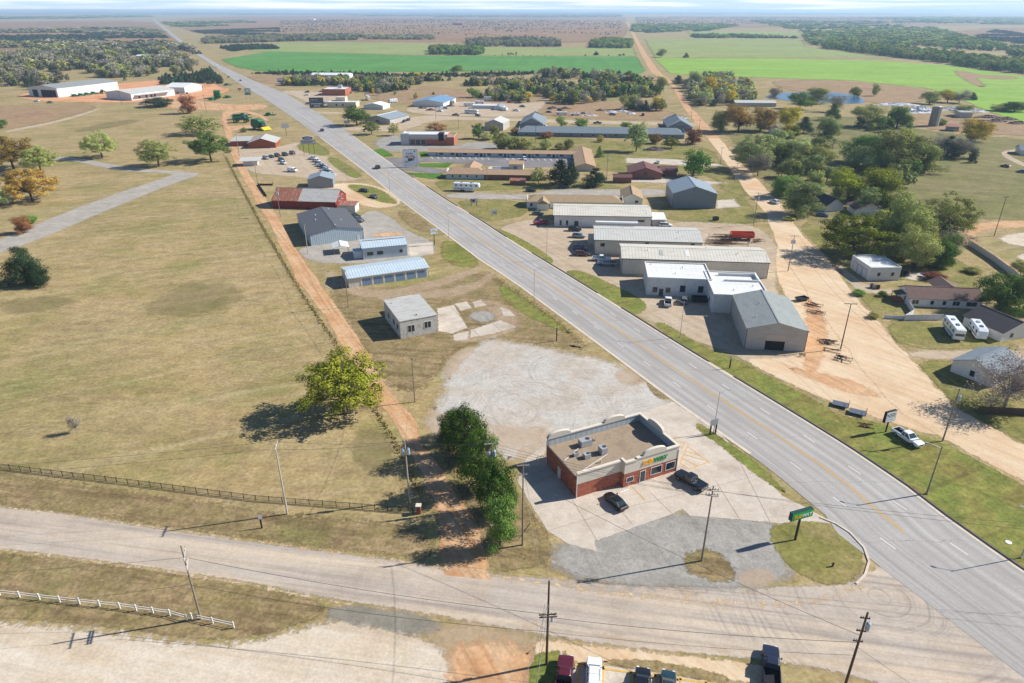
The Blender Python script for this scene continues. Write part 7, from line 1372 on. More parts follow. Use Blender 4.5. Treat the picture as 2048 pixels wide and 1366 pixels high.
def make_tree(kind, seed, nl, leaf, wide=1.0):
    """unit meshes (crown, trunk): height 1, width about `wide`"""
    rng = np.random.default_rng(seed); cl = crown_pts('broad' if kind == 'bare' else kind, rng, nl)
    w_ = cl[:, 3] ** 2; idx = rng.choice(len(cl), nl, p=w_ / w_.sum()); d = rng.normal(size=(nl, 3)); d /= np.linalg.norm(d, axis=1, keepdims=True)
    rad = cl[idx, 3:4] * rng.uniform(.35, 1.12, (nl, 1)) ** .7
    if kind == 'cedar': d[:, 2] *= .8
    C = cl[idx, :3] + d * rad * np.array([1.1, 1.1, .72 if kind == 'spread' else .85]); C[:, :2] *= wide; C[:, 2] = np.clip(C[:, 2], .02, 1.02)
    oc = C - np.array([0, 0, .5]); oc /= np.linalg.norm(oc, axis=1, keepdims=True) + 1e-6; nn = d * .8 + oc * .45 + rng.normal(size=(nl, 3)) * .38 + np.array([0, 0, .2]); nn /= np.linalg.norm(nn, axis=1, keepdims=True)
    crown = quads(kind + '_crown', C, nn, leaf, rng, 2.4 if kind == 'bare' else 1.4)
    mb = MB(); fork = .12 if kind in ('cedar', 'bush') else .24; r0 = .016 if kind == 'bare' else .022
    mb.tube((0, 0, -.01), (.01, 0, fork), r0 * 1.2, r0 * .85, n=7)
    k = min(len(cl), 26 if kind == 'bare' else 22); sel = rng.choice(len(cl), k, replace=False)
    for i in sel:
        x, y, z, r_ = cl[i]; x *= wide; y *= wide
        if z < fork: continue
        m = (x * .38 + rng.uniform(-.03, .03), y * .38 + rng.uniform(-.03, .03), fork + (z - fork) * .5); mb.tube((.01, 0, fork), m, r0 * .62, r0 * .36, n=5, cap=False); mb.tube(m, (x, y, z), r0 * .36, r0 * .1, n=4, cap=False)
        if kind == 'bare':
            for _ in range(5):
                e = (x + rng.normal() * .09, y + rng.normal() * .09, min(1.0, z + abs(rng.normal()) * .08)); mb.tube((m[0] * .4 + x * .6, m[1] * .4 + y * .6, m[2] * .4 + z * .6), e, r0 * .16, r0 * .05, n=3, cap=False)
    return crown, mb.mesh(kind + '_trunk')
TM = {}
def tree_mesh(kind, q, s):
    """q: 0 far, 1 middle, 2 near"""
    k = (kind, q, s)
    if k not in TM:
        nl, lf = {0: (640, .078), 1: (3400, .037), 2: (15000, .019)}[q]
        if kind == 'bare': nl, lf = int(nl * .6), lf * .62
        if kind == 'spread': nl = int(nl * .85)
        TM[k] = make_tree(kind, 100 + 17 * s + hash_(kind), nl, lf)
    return TM[k]
def hash_(s): return sum(ord(c) * (i + 3) for i, c in enumerate(s)) % 997
NAME = {'cedar': 'cedar_tree', 'bush': 'shrub', 'bare': 'bare_tree', 'broad': 'broadleaf_tree', 'spread': 'broadleaf_tree'}
RT = random.Random(11)
def put_tree(kind, mat, pos, H, Wd, label, q=1, cat=None, group=None, parts=True, s=None, rz=None, name=None):
    s = RT.randrange(4) if s is None else s; cr, tr = tree_mesh(kind, q, s); rz = RT.uniform(0, 6.28) if rz is None else rz
    cat = cat or {'bush': 'shrub'}.get(kind, 'tree'); nm = name or NAME[kind]
    if parts:
        r = empty(nm, pos, rz, label, cat, group); r.scale = (Wd, Wd, H)
        link('crown', cr, r, T_[mat]); link('trunk', tr, r, T_['barkpale' if kind == 'bare' else 'bark'])
    else:
        r = tag(link(nm, cr, None, T_[mat], pos, rz), label, cat, group); r.scale = (Wd, Wd, H)
    return r
def tree_at(kind, mat, bx, by, ty, wpx, label, q=1, group=None, hmul=1.0, s=None, tx=None):
    """a tree by its foot, the picture height of its top and its picture width"""
    b = P(bx, by); H = hgt((bx, by), (tx or bx, ty)); sl = math.sqrt(b.x ** 2 + b.y ** 2 + CAM_H ** 2)
    return put_tree(kind, mat, b, max(1.0, H * hmul), wpx / FPX * sl * (1.0 if kind == 'spread' else 1.14), label, q, group=group, s=s)
# ---- near trees
tree_at('spread', 'ygreen', 690, 828, 692, 176, 'large spreading yellow-green tree beside the dirt lane with a long shadow', 2, hmul=.92, s=1)
GH = 'trees in the dark row between the lane and the shop'
tree_at('bush', 'hedge', 926, 918, 804, 98, 'tallest dark green tree at the far end of the row beside the lane', 2, GH, s=0); tree_at('bush', 'hedge', 960, 978, 850, 92, 'dark green tree in the row around the pole with large transformers', 2, GH, s=1); tree_at('bush', 'hedge', 990, 1034, 912, 86, 'dark green tree near the close end of the row beside the lane', 2, GH, s=2); tree_at('broad', 'green', 1000, 1092, 985, 78, 'lighter feathery green tree at the close end of the row', 2, GH, s=1)
tree_at('bush', 'hedge', 905, 880, 812, 62, 'small dark green tree at the top corner of the row by the gravel lot', 2, GH, s=3)
tree_at('bare', 'mauve', 2008, 816, 694, 118, 'large bare greyish tree before the pale cottage at the right edge', 2, s=0); tree_at('bare', 'twig', 154, 866, 828, 24, 'tiny bare sapling alone in the dry field', 1, s=1)
tree_at('cedar', 'cedar', 54, 566, 488, 64, 'tall dark cedar, left of the pair in the dry field', 2, s=0); tree_at('cedar', 'cedar', 73, 571, 522, 42, 'shorter dark cedar, right of the pair in the dry field', 2, s=1)
# ---- park trees on the left
for a in [('spread', 'orange', 28, 338, 264, 74, 'bright orange-yellow tree at the left edge of the park'), ('spread', 'olive', 82, 344, 286, 60, 'thin sparse tree beside the orange-yellow one'), ('spread', 'orange', 66, 402, 330, 84, 'rusty green tree below the park road bend at the left'), ('broad', 'pale', 0, 412, 372, 36, 'pale green tree cut by the left edge'), ('broad', 'red', 47, 466, 428, 36, 'small red autumn tree by the park road'), ('spread', 'olive', 204, 315, 257, 58, 'rounded tree alone left of the two park road trees'), ('spread', 'olive', 318, 332, 274, 68, 'rounded tree standing at the park road'), ('spread', 'olive', 402, 268, 226, 74, 'wide grey-green tree behind the bigger park tree by the dirt lane'), ('spread', 'green', 423, 322, 252, 76, 'tall green tree in the park by the dirt lane'), ('broad', 'red', 377, 227, 186, 36, 'red-brown tree in front of the equipment store'), ('broad', 'green', 4, 256, 236, 22, 'dark green tree at the left edge below the old field')]: tree_at(*a, q=2 if a[3] > 300 else 1)
tree_at('bush', 'bright', 60, 446, 429, 26, 'round green shrub beside the small red tree'); tree_at('bush', 'cedar', 315, 213, 193, 54, 'sprawling dark shrub before the white equipment office'); tree_at('bush', 'olive', 488, 264, 254, 14, 'small grey-green shrub behind the timber store')
# ---- along the highway and motel
for a in [('broad', 'green', 714, 251, 205, 58, 'big dark round tree beside the grey office'), ('spread', 'olive', 743, 269, 238, 34, 'small leafy tree at the restaurant drive, left of two'), ('spread', 'olive', 788, 271, 243, 22, 'small leafy tree at the restaurant drive, right of two'), ('bush', 'red', 872, 263, 244, 44, 'brown bush behind the burger restaurant'), ('broad', 'green', 957, 277, 242, 28, 'dark tree at the corner of the grey gable shed'), ('broad', 'olive', 986, 278, 246, 26, 'slim tree in front of the grey gable shed'), ('bush', 'pale', 974, 280, 262, 26, 'yellowish bush below the grey gable shed'),
          ('spread', 'olive', 1077, 368, 332, 34, 'yellowish thin tree before the motel rooms'), ('cedar', 'cedar', 1120, 372, 318, 56, 'largest black-green cedar before the motel wing'), ('cedar', 'cedar', 1142, 366, 324, 36, 'black-green cedar behind the largest one at the motel'), ('cedar', 'cedar', 1190, 372, 335, 48, 'black-green cedar at the right of the motel cedars'), ('broad', 'pale', 1272, 303, 242, 46, 'tall pale green tree on the lawn before the long grey roof'), ('broad', 'bright', 1386, 352, 292, 60, 'bright green round tree beside the dirt road'), ('cedar', 'green', 1199, 314, 291, 16, 'young slim tree in the dry ditch'),
          ('bush', 'orange', 1310, 287, 265, 28, 'orange-brown bush below the long grey roof, nearest the tall pale tree'), ('spread', 'ygreen', 1342, 297, 272, 38, 'small yellowish tree in front of the grey end wing'), ('broad', 'red', 1384, 288, 255, 40, 'red-brown bushy tree at the corner of the grey end wing'), ('bush', 'red', 1094, 276, 262, 28, 'orange-red bush against the long grey roofed building'), ('bush', 'orange', 1200, 284, 270, 16, 'round tan bush on the lawn below the long grey roof'), ('bush', 'red', 1032, 266, 254, 22, 'red bush at the left end of the long grey roof'),
          ('broad', 'green', 1123, 256, 231, 22, 'slim dark tree behind the long grey roof'), ('broad', 'green', 1159, 258, 233, 34, 'round dark tree behind the long grey roof'), ('broad', 'green', 1252, 259, 240, 26, 'dark tree behind the right part of the long grey roof')]: tree_at(*a)
GM = 'bushes between the motel and the long grey roof'
for i, (x, y, t, w) in enumerate(((1006, 298, 262, 40), (1030, 300, 272, 36), (1052, 300, 274, 40), (1092, 298, 276, 26), (1120, 299, 284, 22), (1138, 298, 276, 22))): tree_at('bush', 'olive', x, y, t, w, ('leftmost', 'second', 'third', 'fourth', 'fifth', 'rightmost')[i] + ' olive bush in the row behind the motel roof', group=GM)
# ---- neighbourhood right of the dirt road
for a in [('broad', 'orange', 1476, 264, 206, 62, 'big orange-olive tree above the dirt road, left of two'), ('broad', 'orange', 1520, 262, 208, 58, 'big orange-brown tree, right of two by the barn'), ('broad', 'olive', 1440, 262, 216, 44, 'olive tree leaning over the dirt road bend'), ('broad', 'yellow', 1573, 256, 206, 48, 'golden yellow tree by the pond'), ('bush', 'yellow', 1577, 268, 246, 22, 'small yellow bush below the golden tree'), ('broad', 'green', 1600, 218, 182, 46, 'round dark green tree beside the pond, left of two'), ('broad', 'olive', 1633, 208, 171, 48, 'yellowish green tree behind the dark one at the pond'), ('bare', 'twig', 1548, 206, 172, 32, 'bare tree on the left shore of the pond'), ('bare', 'twig', 1668, 224, 185, 36, 'bare tree on the near shore of the pond'), ('cedar', 'green', 1664, 240, 206, 26, 'dark upright tree below the pond'), ('cedar', 'cedar', 1607, 266, 232, 32, 'dark tree among the yards below the pond'), ('broad', 'pale', 1648, 290, 226, 58, 'pale green tree standing alone in the grassy yard'),
          ('broad', 'olive', 1740, 254, 208, 66, 'olive tree left of the silo yard'), ('broad', 'green', 1793, 256, 206, 48, 'dark tree right beside the olive one before the rubble'), ('broad', 'pale', 1748, 192, 163, 16, 'slim pale tree on the pond dam'), ('bush', 'ygreen', 1709, 193, 172, 22, 'yellowish bush on the pond shore'),
          ('spread', 'pale', 1502, 340, 264, 78, 'grey-green tree over the dirt road on its right'), ('bare', 'twig', 1515, 352, 298, 60, 'thin half bare tree below the grey-green one at the dirt road'), ('broad', 'pale', 1570, 330, 272, 74, 'pale green tree mass right of the dirt road'), ('broad', 'olive', 1618, 336, 282, 78, 'olive tree in the middle of the yard trees'), ('broad', 'green', 1716, 326, 264, 76, 'darkest tree of the great clump right of the yards'), ('broad', 'olive', 1778, 340, 250, 110, 'largest yellowish tree of the great clump right of the yards'), ('broad', 'olive', 1832, 344, 276, 84, 'right tree of the great clump beside the open grass'), ('bare', 'twig', 1880, 314, 266, 60, 'grey bare thicket tree left of the yellow tree'), ('bare', 'twig', 1918, 314, 270, 66, 'grey bare thicket tree right below the yellow tree'), ('broad', 'yellow', 1940, 282, 232, 62, 'brilliant yellow tree near the silo'), ('cedar', 'cedar', 1894, 316, 270, 30, 'dark cedar inside the grey thicket'),
          ('broad', 'green', 1566, 394, 346, 56, 'green tree with orange top beside the dirt road'), ('broad', 'pale', 1604, 430, 354, 88, 'big pale olive tree shading the yellow car'), ('broad', 'ygreen', 1690, 398, 330, 84, 'dark green and gold tree behind the black roofed house'), ('broad', 'ygreen', 1750, 398, 330, 90, 'golden green tree behind the brown hip roof'), ('spread', 'ygreen', 1704, 512, 420, 132, 'massive dark tree with golden top beside the white garage'), ('broad', 'olive', 1806, 500, 368, 92, 'tall olive tree rising behind the white garage'), ('spread', 'olive', 1886, 474, 380, 96, 'tall tree with bare forked limbs near the curved road'), ('bush', 'green', 1872, 534, 472, 62, 'green thicket behind the brown roofed house'), ('bare', 'twig', 1906, 508, 458, 52, 'small bare tree by the white wall fence'), ('bush', 'cedar', 1892, 480, 440, 34, 'black-green bush below the forked tree'), ('broad', 'olive', 1830, 540, 440, 80, 'dull olive tree right behind the white garage roof'), ('bush', 'olive', 1780, 528, 480, 60, 'shaded brush against the back of the white garage'),
          ('broad', 'green', 1994, 628, 532, 92, 'dark green tree at the gable of the brown roofed house'), ('broad', 'green', 2046, 620, 540, 66, 'dark green tree at the right edge behind the travel trailer'), ('broad', 'olive', 2040, 550, 520, 34, 'small pale tree at the right edge by the white wall'), ('bush', 'red', 1870, 560, 544, 40, 'low reddish bush in the garden behind the garage'), ('bush', 'green', 1716, 590, 578, 26, 'small shrub at the lawn corner by the dirt road'), ('bush', 'green', 1764, 592, 580, 16, 'round shrub at the porch steps'), ('bush', 'olive', 1745, 636, 624, 22, 'small bush at the end of the low white fence'), ('bush', 'olive', 1946, 545, 532, 32, 'dry garden bush by the white wall'), ('bush', 'green', 1895, 604, 596, 20, 'little green bush before the brown roofed house'),
          ('broad', 'olive', 1858, 208, 181, 34, 'olive tree at the near edge of the lime green field, left'), ('broad', 'yellow', 1894, 205, 178, 32, 'yellowish tree at the edge of the lime green field'), ('bare', 'twig', 1918, 206, 176, 34, 'grey tree at the edge of the lime green field, right'), ('cedar', 'cedar', 1943, 200, 184, 16, 'small dark cedar at the tip of the lime green field'), ('bush', 'olive', 1998, 222, 206, 30, 'olive bush on the right below the lime field'), ('broad', 'green', 2028, 224, 200, 42, 'dark grey-green tree on the right below the lime field'), ('broad', 'pale', 1928, 232, 206, 40, 'willowy pale tree behind the tin hut'), ('bush', 'green', 1880, 250, 236, 22, 'bush at the foot of the silo'),
          ('broad', 'olive', 1322, 185, 150, 26, 'tree standing in the dirt road bend'), ('cedar', 'cedar', 1356, 168, 150, 22, 'dark cedar right of the far dirt road'), ('broad', 'pale', 1388, 176, 138, 40, 'pale tree beside the far dirt road'), ('broad', 'yellow', 1418, 186, 150, 34, 'yellow tree in the clump right of the far dirt road'), ('cedar', 'cedar', 1420, 148, 141, 10, 'small cedar at the lime field edge'), ('broad', 'olive', 1322, 115, 96, 20, 'lone tree right of the dirt road among the pale fields'), ('cedar', 'cedar', 1372, 116, 105, 10, 'small dark tree in the pale field right of the dirt road'), ('broad', 'green', 914, 146, 127, 30, 'dark tree at the near edge of the big wheat field')]: tree_at(*a, q=2 if a[2] > 420 else 1)
# ---- belts of woodland: every tree that can be told apart is its own object
def inside(p, poly):
    c = False; j = len(poly) - 1
    for i in range(len(poly)):
        a, b = poly[i], poly[j]
        if (a[1] > p[1]) != (b[1] > p[1]) and p[0] < (b[0] - a[0]) * (p[1] - a[1]) / (b[1] - a[1]) + a[0]: c = not c
        j = i
    return c
def clumpy(x, y, k=1.0):
    x, y = x / k, y / k; return math.sin(x * .021 + 1.3 + 1.5 * math.sin(y * .013)) * math.sin(y * .017 + .6 + 1.2 * math.sin(x * .011)) + .55 * math.sin(x * .053 + y * .037) * math.sin(y * .061 - x * .029)
def scatter(poly, n, rnd, holes=(), gap=0.0, cl=None, k=1.0):
    w = [tuple(P(*q).xy) for q in poly]; hs = [[tuple(P(*q).xy) for q in h] for h in holes]; x0, x1 = min(q[0] for q in w), max(q[0] for q in w); y0, y1 = min(q[1] for q in w), max(q[1] for q in w); out = []; it = 0
    while len(out) < n and it < n * 60:
        it += 1; p = (rnd.uniform(x0, x1), rnd.uniform(y0, y1))
        if (cl is None or clumpy(p[0], p[1], k) > cl) and inside(p, w) and not any(inside(p, h) for h in hs) and (gap <= 0 or all((p[0] - q[0]) ** 2 + (p[1] - q[1]) ** 2 > gap * gap for q in out[-400:])): out.append(p)
    return out
MIX = {'yardmix': (('broad', 'pale', .42), ('broad', 'olive', .28), ('broad', 'ygreen', .1), ('bush', 'olive', .2)), 'clump': (('broad', 'olive', .35), ('broad', 'green', .15), ('broad', 'pale', .25), ('broad', 'ygreen', .17), ('bush', 'olive', .08)), 'mix': (('cedar', 'cedar', .42), ('broad', 'olive', .2), ('bare', 'twig', .2), ('broad', 'green', .1), ('broad', 'yellow', .08)), 'cedar': (('cedar', 'cedar', .8), ('bush', 'cedar', .2)), 'grey': (('bare', 'twig', .26), ('broad', 'greyleaf', .28), ('broad', 'olive', .2), ('cedar', 'cedar', .26)), 'river': (('broad', 'green', .45), ('broad', 'olive', .35), ('cedar', 'cedar', .2)), 'pale': (('broad', 'pale', .4), ('bare', 'twig', .25), ('broad', 'yellow', .15), ('cedar', 'cedar', .2)), 'scrub': (('bush', 'cedar', .6), ('cedar', 'cedar', .4)), 'far': (('broad', 'green', .4), ('broad', 'olive', .2), ('cedar', 'cedar', .4))}
def pick(mix, rnd):
    f = rnd.random()
    for k, m, w in MIX[mix]:
        f -= w
        if f <= 0: return k, m
    return MIX[mix][0][:2]
KL = {'cedar': 'dark evergreen cedar', 'bare': 'grey leafless tree', 'broad': 'leafy broad crowned tree', 'bush': 'low dark evergreen shrub'}
CNT = {'cedar': 0, 'bare': 0, 'broad': 0, 'bush': 0}
WOODS = [
    ('mix', [(560, 172), (580, 158), (680, 160), (760, 162), (870, 160), (960, 166), (1040, 160), (1060, 205), (1000, 204), (950, 196), (860, 182), (760, 188), (720, 186), (700, 172)], 105, (6, 11), 'in the evergreen belt above the blue roofed store', ()),
    ('mix', [(1030, 150), (1120, 148), (1200, 150), (1290, 165), (1330, 200), (1350, 222), (1280, 224), (1150, 212), (1105, 205), (1085, 192), (1060, 190), (1030, 200)], 95, (8, 14), 'in the thick wood left of the dirt road', ()),
    ('pale', [(1372, 170), (1440, 155), (1500, 172), (1510, 205), (1440, 214), (1398, 214), (1376, 196)], 34, (8, 13), 'in the wood right of the dirt road', ()),
    ('grey', [(-20, 120), (110, 108), (230, 104), (340, 110), (390, 128), (400, 146), (300, 152), (240, 158), (120, 168), (108, 184), (60, 176), (-20, 168)], 190, (9, 18), 'in the grey wood behind the equipment sheds', ([(255, 110), (340, 110), (335, 124), (258, 124)], [(230, 128), (290, 126), (300, 132), (240, 134)], [(180, 140), (380, 138), (380, 144), (200, 146)])),
    ('yardmix', [(1560, 330), (1600, 300), (1650, 310), (1660, 350), (1640, 400), (1590, 400), (1560, 360)], 30, (8, 13), 'among the houses right of the dirt road', ()),
    ('clump', [(1690, 320), (1740, 300), (1830, 300), (1870, 345), (1800, 365), (1720, 350)], 32, (8, 15), 'in the great clump right of the yards', ()),
    ('clump', [(1690, 470), (1760, 450), (1860, 470), (1900, 520), (1830, 540), (1740, 500)], 18, (6, 12), 'in the thicket behind the white garage', ()),
    ('grey', [(1860, 318), (1890, 300), (1950, 300), (1960, 330), (1880, 335)], 9, (5, 9), 'in the bare thicket below the silo', ()),
    ('yardmix', [(1480, 300), (1530, 280), (1600, 272), (1680, 300), (1600, 320), (1540, 350), (1500, 345)], 20, (7, 12), 'along the right side of the dirt road', ()),
    ('clump', [(1650, 400), (1720, 370), (1820, 350), (1860, 390), (1830, 440), (1760, 440), (1690, 420)], 16, (8, 13), 'between the great clump and the white garage', ()),
    ('mix', [(690, 190), (760, 180), (860, 178), (900, 190), (830, 200), (740, 195)], 10, (4, 8), 'scattered behind the beige building', ()),
    ('clump', [(1700, 245), (1760, 235), (1830, 240), (1820, 262), (1740, 268)], 10, (7, 11), 'around the olive tree left of the silo', ()),
    ('cedar', [(392, 150), (420, 140), (440, 156), (446, 168), (420, 168), (390, 166), (350, 168), (322, 170), (318, 160)], 30, (6, 10), 'against the dealer yard below the highway', ()),
    ('scrub', [(500, 148), (560, 144), (700, 147), (820, 150), (900, 148), (1000, 146), (1100, 146), (1010, 153), (900, 155), (760, 156), (620, 152)], 60, (3, 7), 'along the near edge of the wheat field', ()),
    ('river', [(1640, 96), (1700, 104), (1760, 112), (1850, 121), (1950, 138), (2060, 150), (2060, 135), (1960, 122), (1860, 108), (1760, 100), (1680, 92)], 130, (10, 16), 'in the river wood along the lime green field', ()),
    ('far', [(858, 110), (940, 111), (965, 110), (960, 99), (900, 98), (858, 101)], 34, (10, 15), 'in the island grove between the fields', ()),
    ('river', [(1180, 96), (1262, 97), (1266, 86), (1220, 80), (1182, 86)], 34, (9, 14), 'in the grove left of the dirt road beyond the fields', ()),
    ('grey', [(940, 94), (1120, 94), (1120, 82), (1000, 78), (930, 84)], 46, (9, 14), 'in the pale grove behind the fields', ()),
    ('cedar', [(466, 104), (490, 100), (560, 98), (545, 92), (470, 92), (440, 96)], 24, (6, 10), 'in the dark clump right of the highway bend', ()),
    ('scrub', [(1000, 111), (1040, 111), (1060, 110), (1040, 107), (1000, 108)], 8, (5, 8), 'in the hedge on the wheat field edge', ()),
    ('scrub', [(1155, 112), (1255, 112), (1255, 110), (1160, 110)], 8, (6, 10), 'dotted along the wheat field top edge', ()),
    ('grey', [(410, 88), (560, 84), (720, 80), (660, 72), (470, 76), (400, 80)], 60, (8, 13), 'in the grey belt beyond the highway bend', ()),
]
COVER = {'yardmix': 0, 'clump': 0, 'mix': .5, 'grey': .5, 'river': .9, 'far': .9, 'cedar': .8, 'pale': .7, 'scrub': .45}
def poly_area(poly):
    w = [P(*q) for q in poly]; return abs(sum(a.x * b.y - b.x * a.y for a, b in zip(w, w[1:] + w[:1]))) / 2
EXTRA = {}
for mix, poly, n, (h0, h1), where, holes in WOODS:
    rnd = random.Random(where); area = poly_area(poly); hm = (h0 + h1) / 2; full = int(min(2600, COVER.get(mix, .8) * (area > 9000) * area / (.6 * (hm * .8) ** 2)))
    pts = scatter(poly, max(n, full), rnd, holes, cl=-.22 if mix in ('mix', 'grey') else None); pts.sort(key=lambda p: p[1])
    for i, (x, y) in enumerate(pts):
        k, m = pick(mix, rnd); H = rnd.uniform(h0, h1) * rnd.uniform(.7, 1.15) * (.75 if k in ('cedar',) else .5 if k == 'bush' else 1); wd = H * rnd.uniform(.75, 1.25) * (1.5 if k == 'bush' else 1.0 if k == 'cedar' else 1.1)
        if i < n and CNT[k] < 285:
            CNT[k] += 1; put_tree(k, m, (x, y, 0), H, wd, '%s %s' % (KL[k], where), 1 if y < 700 else 0, group='trees ' + where, parts=y < 900 or k == 'bare')
        else: EXTRA.setdefault(({'bush': 'cedar'}.get(k, k), m), []).append((x, y, H, wd, .45))
# ---- farther woods read as masses: one object for each kind
def mass(name, label, kind, mat, spots, cat='wood'):
    base = [tree_mesh(kind, 0, s)[0] for s in range(4)]; rng = np.random.default_rng(len(spots)); VS, TN = [], []
    co = []
    for me in base:
        a = np.empty(len(me.vertices) * 3, np.float32); me.vertices.foreach_get('co', a); co.append(a.reshape(-1, 3))
    for i, (x, y, H, wd, keep) in enumerate(spots):
        c = co[i % 4].reshape(-1, 4, 3); m = max(24, int(len(c) * keep)); sel = rng.permutation(len(c))[:m]; c = c[sel]; ctr = c.mean(1, keepdims=True); c = ctr + (c - ctr) * min(3.2, (1.0 / max(keep, .06)) ** .5) * 1.0
        a = rng.uniform(0, 6.283); ca, sa = math.cos(a), math.sin(a); c = c.reshape(-1, 3); TN.append(np.full(len(c), rng.random(), np.float32)); VS.append(np.stack([(c[:, 0] * ca - c[:, 1] * sa) * wd + x, (c[:, 0] * sa + c[:, 1] * ca) * wd + y, c[:, 2] * H], 1))
    V_ = np.concatenate(VS).astype(np.float32); n = len(V_) // 4
    me = bpy.data.meshes.new(name); me.vertices.add(4 * n); me.loops.add(4 * n); me.polygons.add(n); me.vertices.foreach_set('co', V_.ravel()); me.loops.foreach_set('vertex_index', np.arange(4 * n, dtype=np.int32)); me.polygons.foreach_set('loop_start', np.arange(0, 4 * n, 4, dtype=np.int32)); me.update(); at_ = me.attributes.new('tint', 'FLOAT', 'POINT'); at_.data.foreach_set('value', np.concatenate(TN))
    return tag(link(name, me, None, T_[mat]), label, cat, None, 'stuff')
FAR = [  # mix, polygon, count, heights
    ('grey', [(-200, 84), (120, 82), (200, 86), (345, 88), (400, 108), (300, 108), (120, 104), (40, 96), (-200, 92)], 700, (9, 16)), ('cedar', [(-200, 70), (120, 66), (330, 72), (335, 77), (200, 77), (210, 85), (120, 83), (-200, 84)], 701, (7, 11)), ('far', [(120, 104), (230, 102), (340, 108), (340, 112), (230, 110), (120, 114)], 702, (8, 12)), ('grey', [(-200, 58), (260, 56), (320, 62), (330, 70), (100, 66), (-200, 66)], 420, (7, 12)), ('far', [(-300, 36), (280, 30), (300, 34), (-300, 46)], 900, (9, 14)), ('far', [(-400, 25), (300, 24), (1000, 24.5), (1000, 29.5), (300, 30), (-400, 31)], 1500, (12, 18)), ('far', [(330, 46), (480, 42), (540, 48), (400, 54), (340, 54)], 260, (8, 12)),
    ('scrub', [(560, 40), (900, 38), (1245, 42), (1240, 70), (900, 78), (560, 74)], 620, (4, 8)), ('far', [(700, 28), (1240, 28), (1240, 34), (960, 36), (700, 34)], 700, (9, 14)), ('far', [(1270, 48), (1400, 46), (1470, 52), (1420, 62), (1300, 66), (1262, 64)], 200, (8, 13)), ('scrub', [(1270, 34), (2100, 34), (2100, 46), (1500, 52), (1275, 46)], 320, (5, 9)), ('far', [(1000, 24.5), (2500, 24.5), (2500, 29), (1000, 29)], 1300, (11, 17)),
    ('river', [(1600, 72), (1690, 62), (1800, 58), (1880, 62), (1960, 84), (2100, 108), (2300, 130), (2300, 158), (2060, 136), (1960, 123), (1860, 109), (1760, 101), (1680, 93), (1630, 92)], 950, (9, 14)), ('far', [(1500, 42), (1700, 38), (1900, 34), (2400, 36), (2400, 48), (1950, 52), (1860, 60), (1690, 60), (1600, 68), (1560, 54)], 1500, (9, 14)), ('far', [(1380, 76), (1600, 77), (1605, 72), (1390, 71)], 110, (8, 12)), ('grey', [(560, 82), (720, 79), (870, 80), (860, 72), (660, 70), (560, 74)], 140, (7, 11)), ('scrub', [(380, 62), (560, 56), (560, 72), (430, 74)], 120, (4, 8)), ('scrub', [(1890, 92), (2060, 100), (2060, 70), (1990, 60)], 40, (5, 9))]
FC = {'cedar': .55, 'grey': .6, 'far': .6, 'scrub': .14, 'river': .8}
POOL = dict(EXTRA)
for mix, poly, n, (h0, h1) in FAR:
    rnd = random.Random(n); area = poly_area(poly); dm = sum(P(*q).length for q in poly) / len(poly); grow = max(1.0, dm / (900 if mix != 'scrub' else 2600)); wm = (h0 + h1) / 2 * grow * (.6 if mix == 'scrub' else .9); n = int(min(3200, FC[mix] * area / (.7 * wm * wm)))
    for x, y in scatter(poly, n, rnd, cl={'river': -.6, 'grey': -.25, 'far': -.15, 'cedar': -.2, 'scrub': -.3}[mix], k=grow * 1.6):
        k, m = pick(mix, rnd); H = rnd.uniform(h0, h1) * (.75 if k == 'cedar' else .55 if k == 'bush' else 1); k2 = {'bush': 'cedar'}.get(k, k)
        dist = math.hypot(x, y); keep = min(.4, max(.06, 380 / dist)); gr = grow * min(1.5, max(.5, dist / dm))
        POOL.setdefault((k2, m), []).append((x, y, H, H * rnd.uniform(.8, 1.3) * gr, keep))
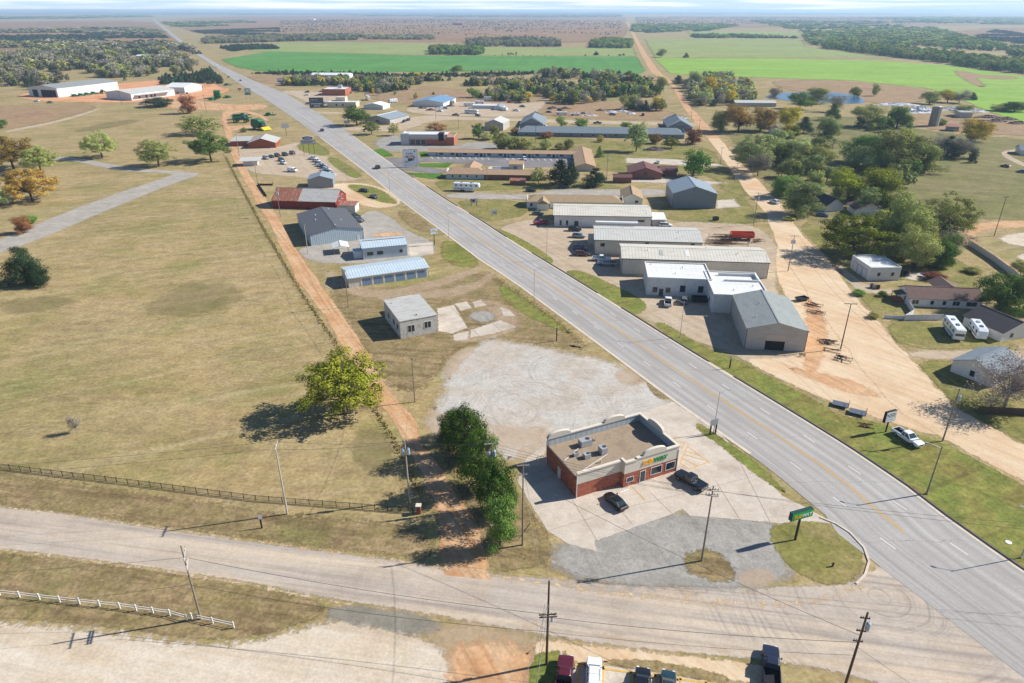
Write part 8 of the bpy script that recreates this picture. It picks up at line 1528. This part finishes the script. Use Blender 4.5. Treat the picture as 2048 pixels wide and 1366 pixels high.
LB = {'cedar': 'dark evergreen scrub spread over the distant range', 'twig': 'distant grey leafless woodland', 'mauve': 'distant brownish bare woodland', 'ygreen': 'distant yellow green woodland', 'greyleaf': 'greyish half bare woodland left of the highway', 'olive': 'distant olive woodland toward the horizon', 'green': 'distant dark green woodland toward the horizon', 'yellow': 'scattered yellow trees in the distant woods', 'pale': 'distant pale trees'}
for (k, m), spots_ in POOL.items(): mass('distant_woods', LB.get(m, 'distant woodland'), k, m, spots_)
# tall weeds along the fence of the dirt lane and rank grass tufts in the lots
def tufts(name, label, path, n, spread, H, mat, seed=1):
    rng = np.random.default_rng(seed); p = resample([P(*q) for q in path], n); C, Nn = [], []
    for v in p:
        for _ in range(12): h = H * rng.uniform(.2, 1); C.append((v.x + rng.normal() * spread, v.y + rng.normal() * spread, h * .5)); Nn.append((rng.normal(), rng.normal(), .3))
    C, Nn = np.array(C), np.array(Nn); Nn /= np.linalg.norm(Nn, axis=1, keepdims=True); return tag(link(name, quads(name, C, Nn, H * .5, rng, 1.6), None, T_[mat]), label, 'weeds', None, 'stuff')
tufts('weeds', 'tall dry weeds along the wire fence by the dirt lane', [(840, 985), (800, 905), (758, 832), (704, 735), (655, 662), (604, 587), (565, 522), (524, 452), (484, 377), (452, 315)], 260, .35, .7, 'dryweed'); tufts('weeds', 'orange-brown weeds in the ditch along the highway parcels', [(1000, 562), (1060, 600), (1120, 650), (1170, 690)], 40, .7, .5, 'dryweed', 2)
# ---- haze: thin pale air over the whole plain
m = bpy.data.materials.new('haze'); m.use_nodes = True; t = m.node_tree; t.nodes.clear(); o = t.nodes.new('ShaderNodeOutputMaterial'); v = t.nodes.new('ShaderNodeVolumePrincipled')
v.inputs['Color'].default_value = (.52, .74, 1.0, 1); v.inputs['Density'].default_value = 9.0e-5; v.inputs['Anisotropy'].default_value = .2; t.links.new(v.outputs[0], o.inputs['Volume'])
hz = MB().box(-26500, -450, -1.2, 26500, 26500, 96).build('haze', m); tag(hz, 'pale blue haze lying over the plain', 'haze', None, 'stuff')
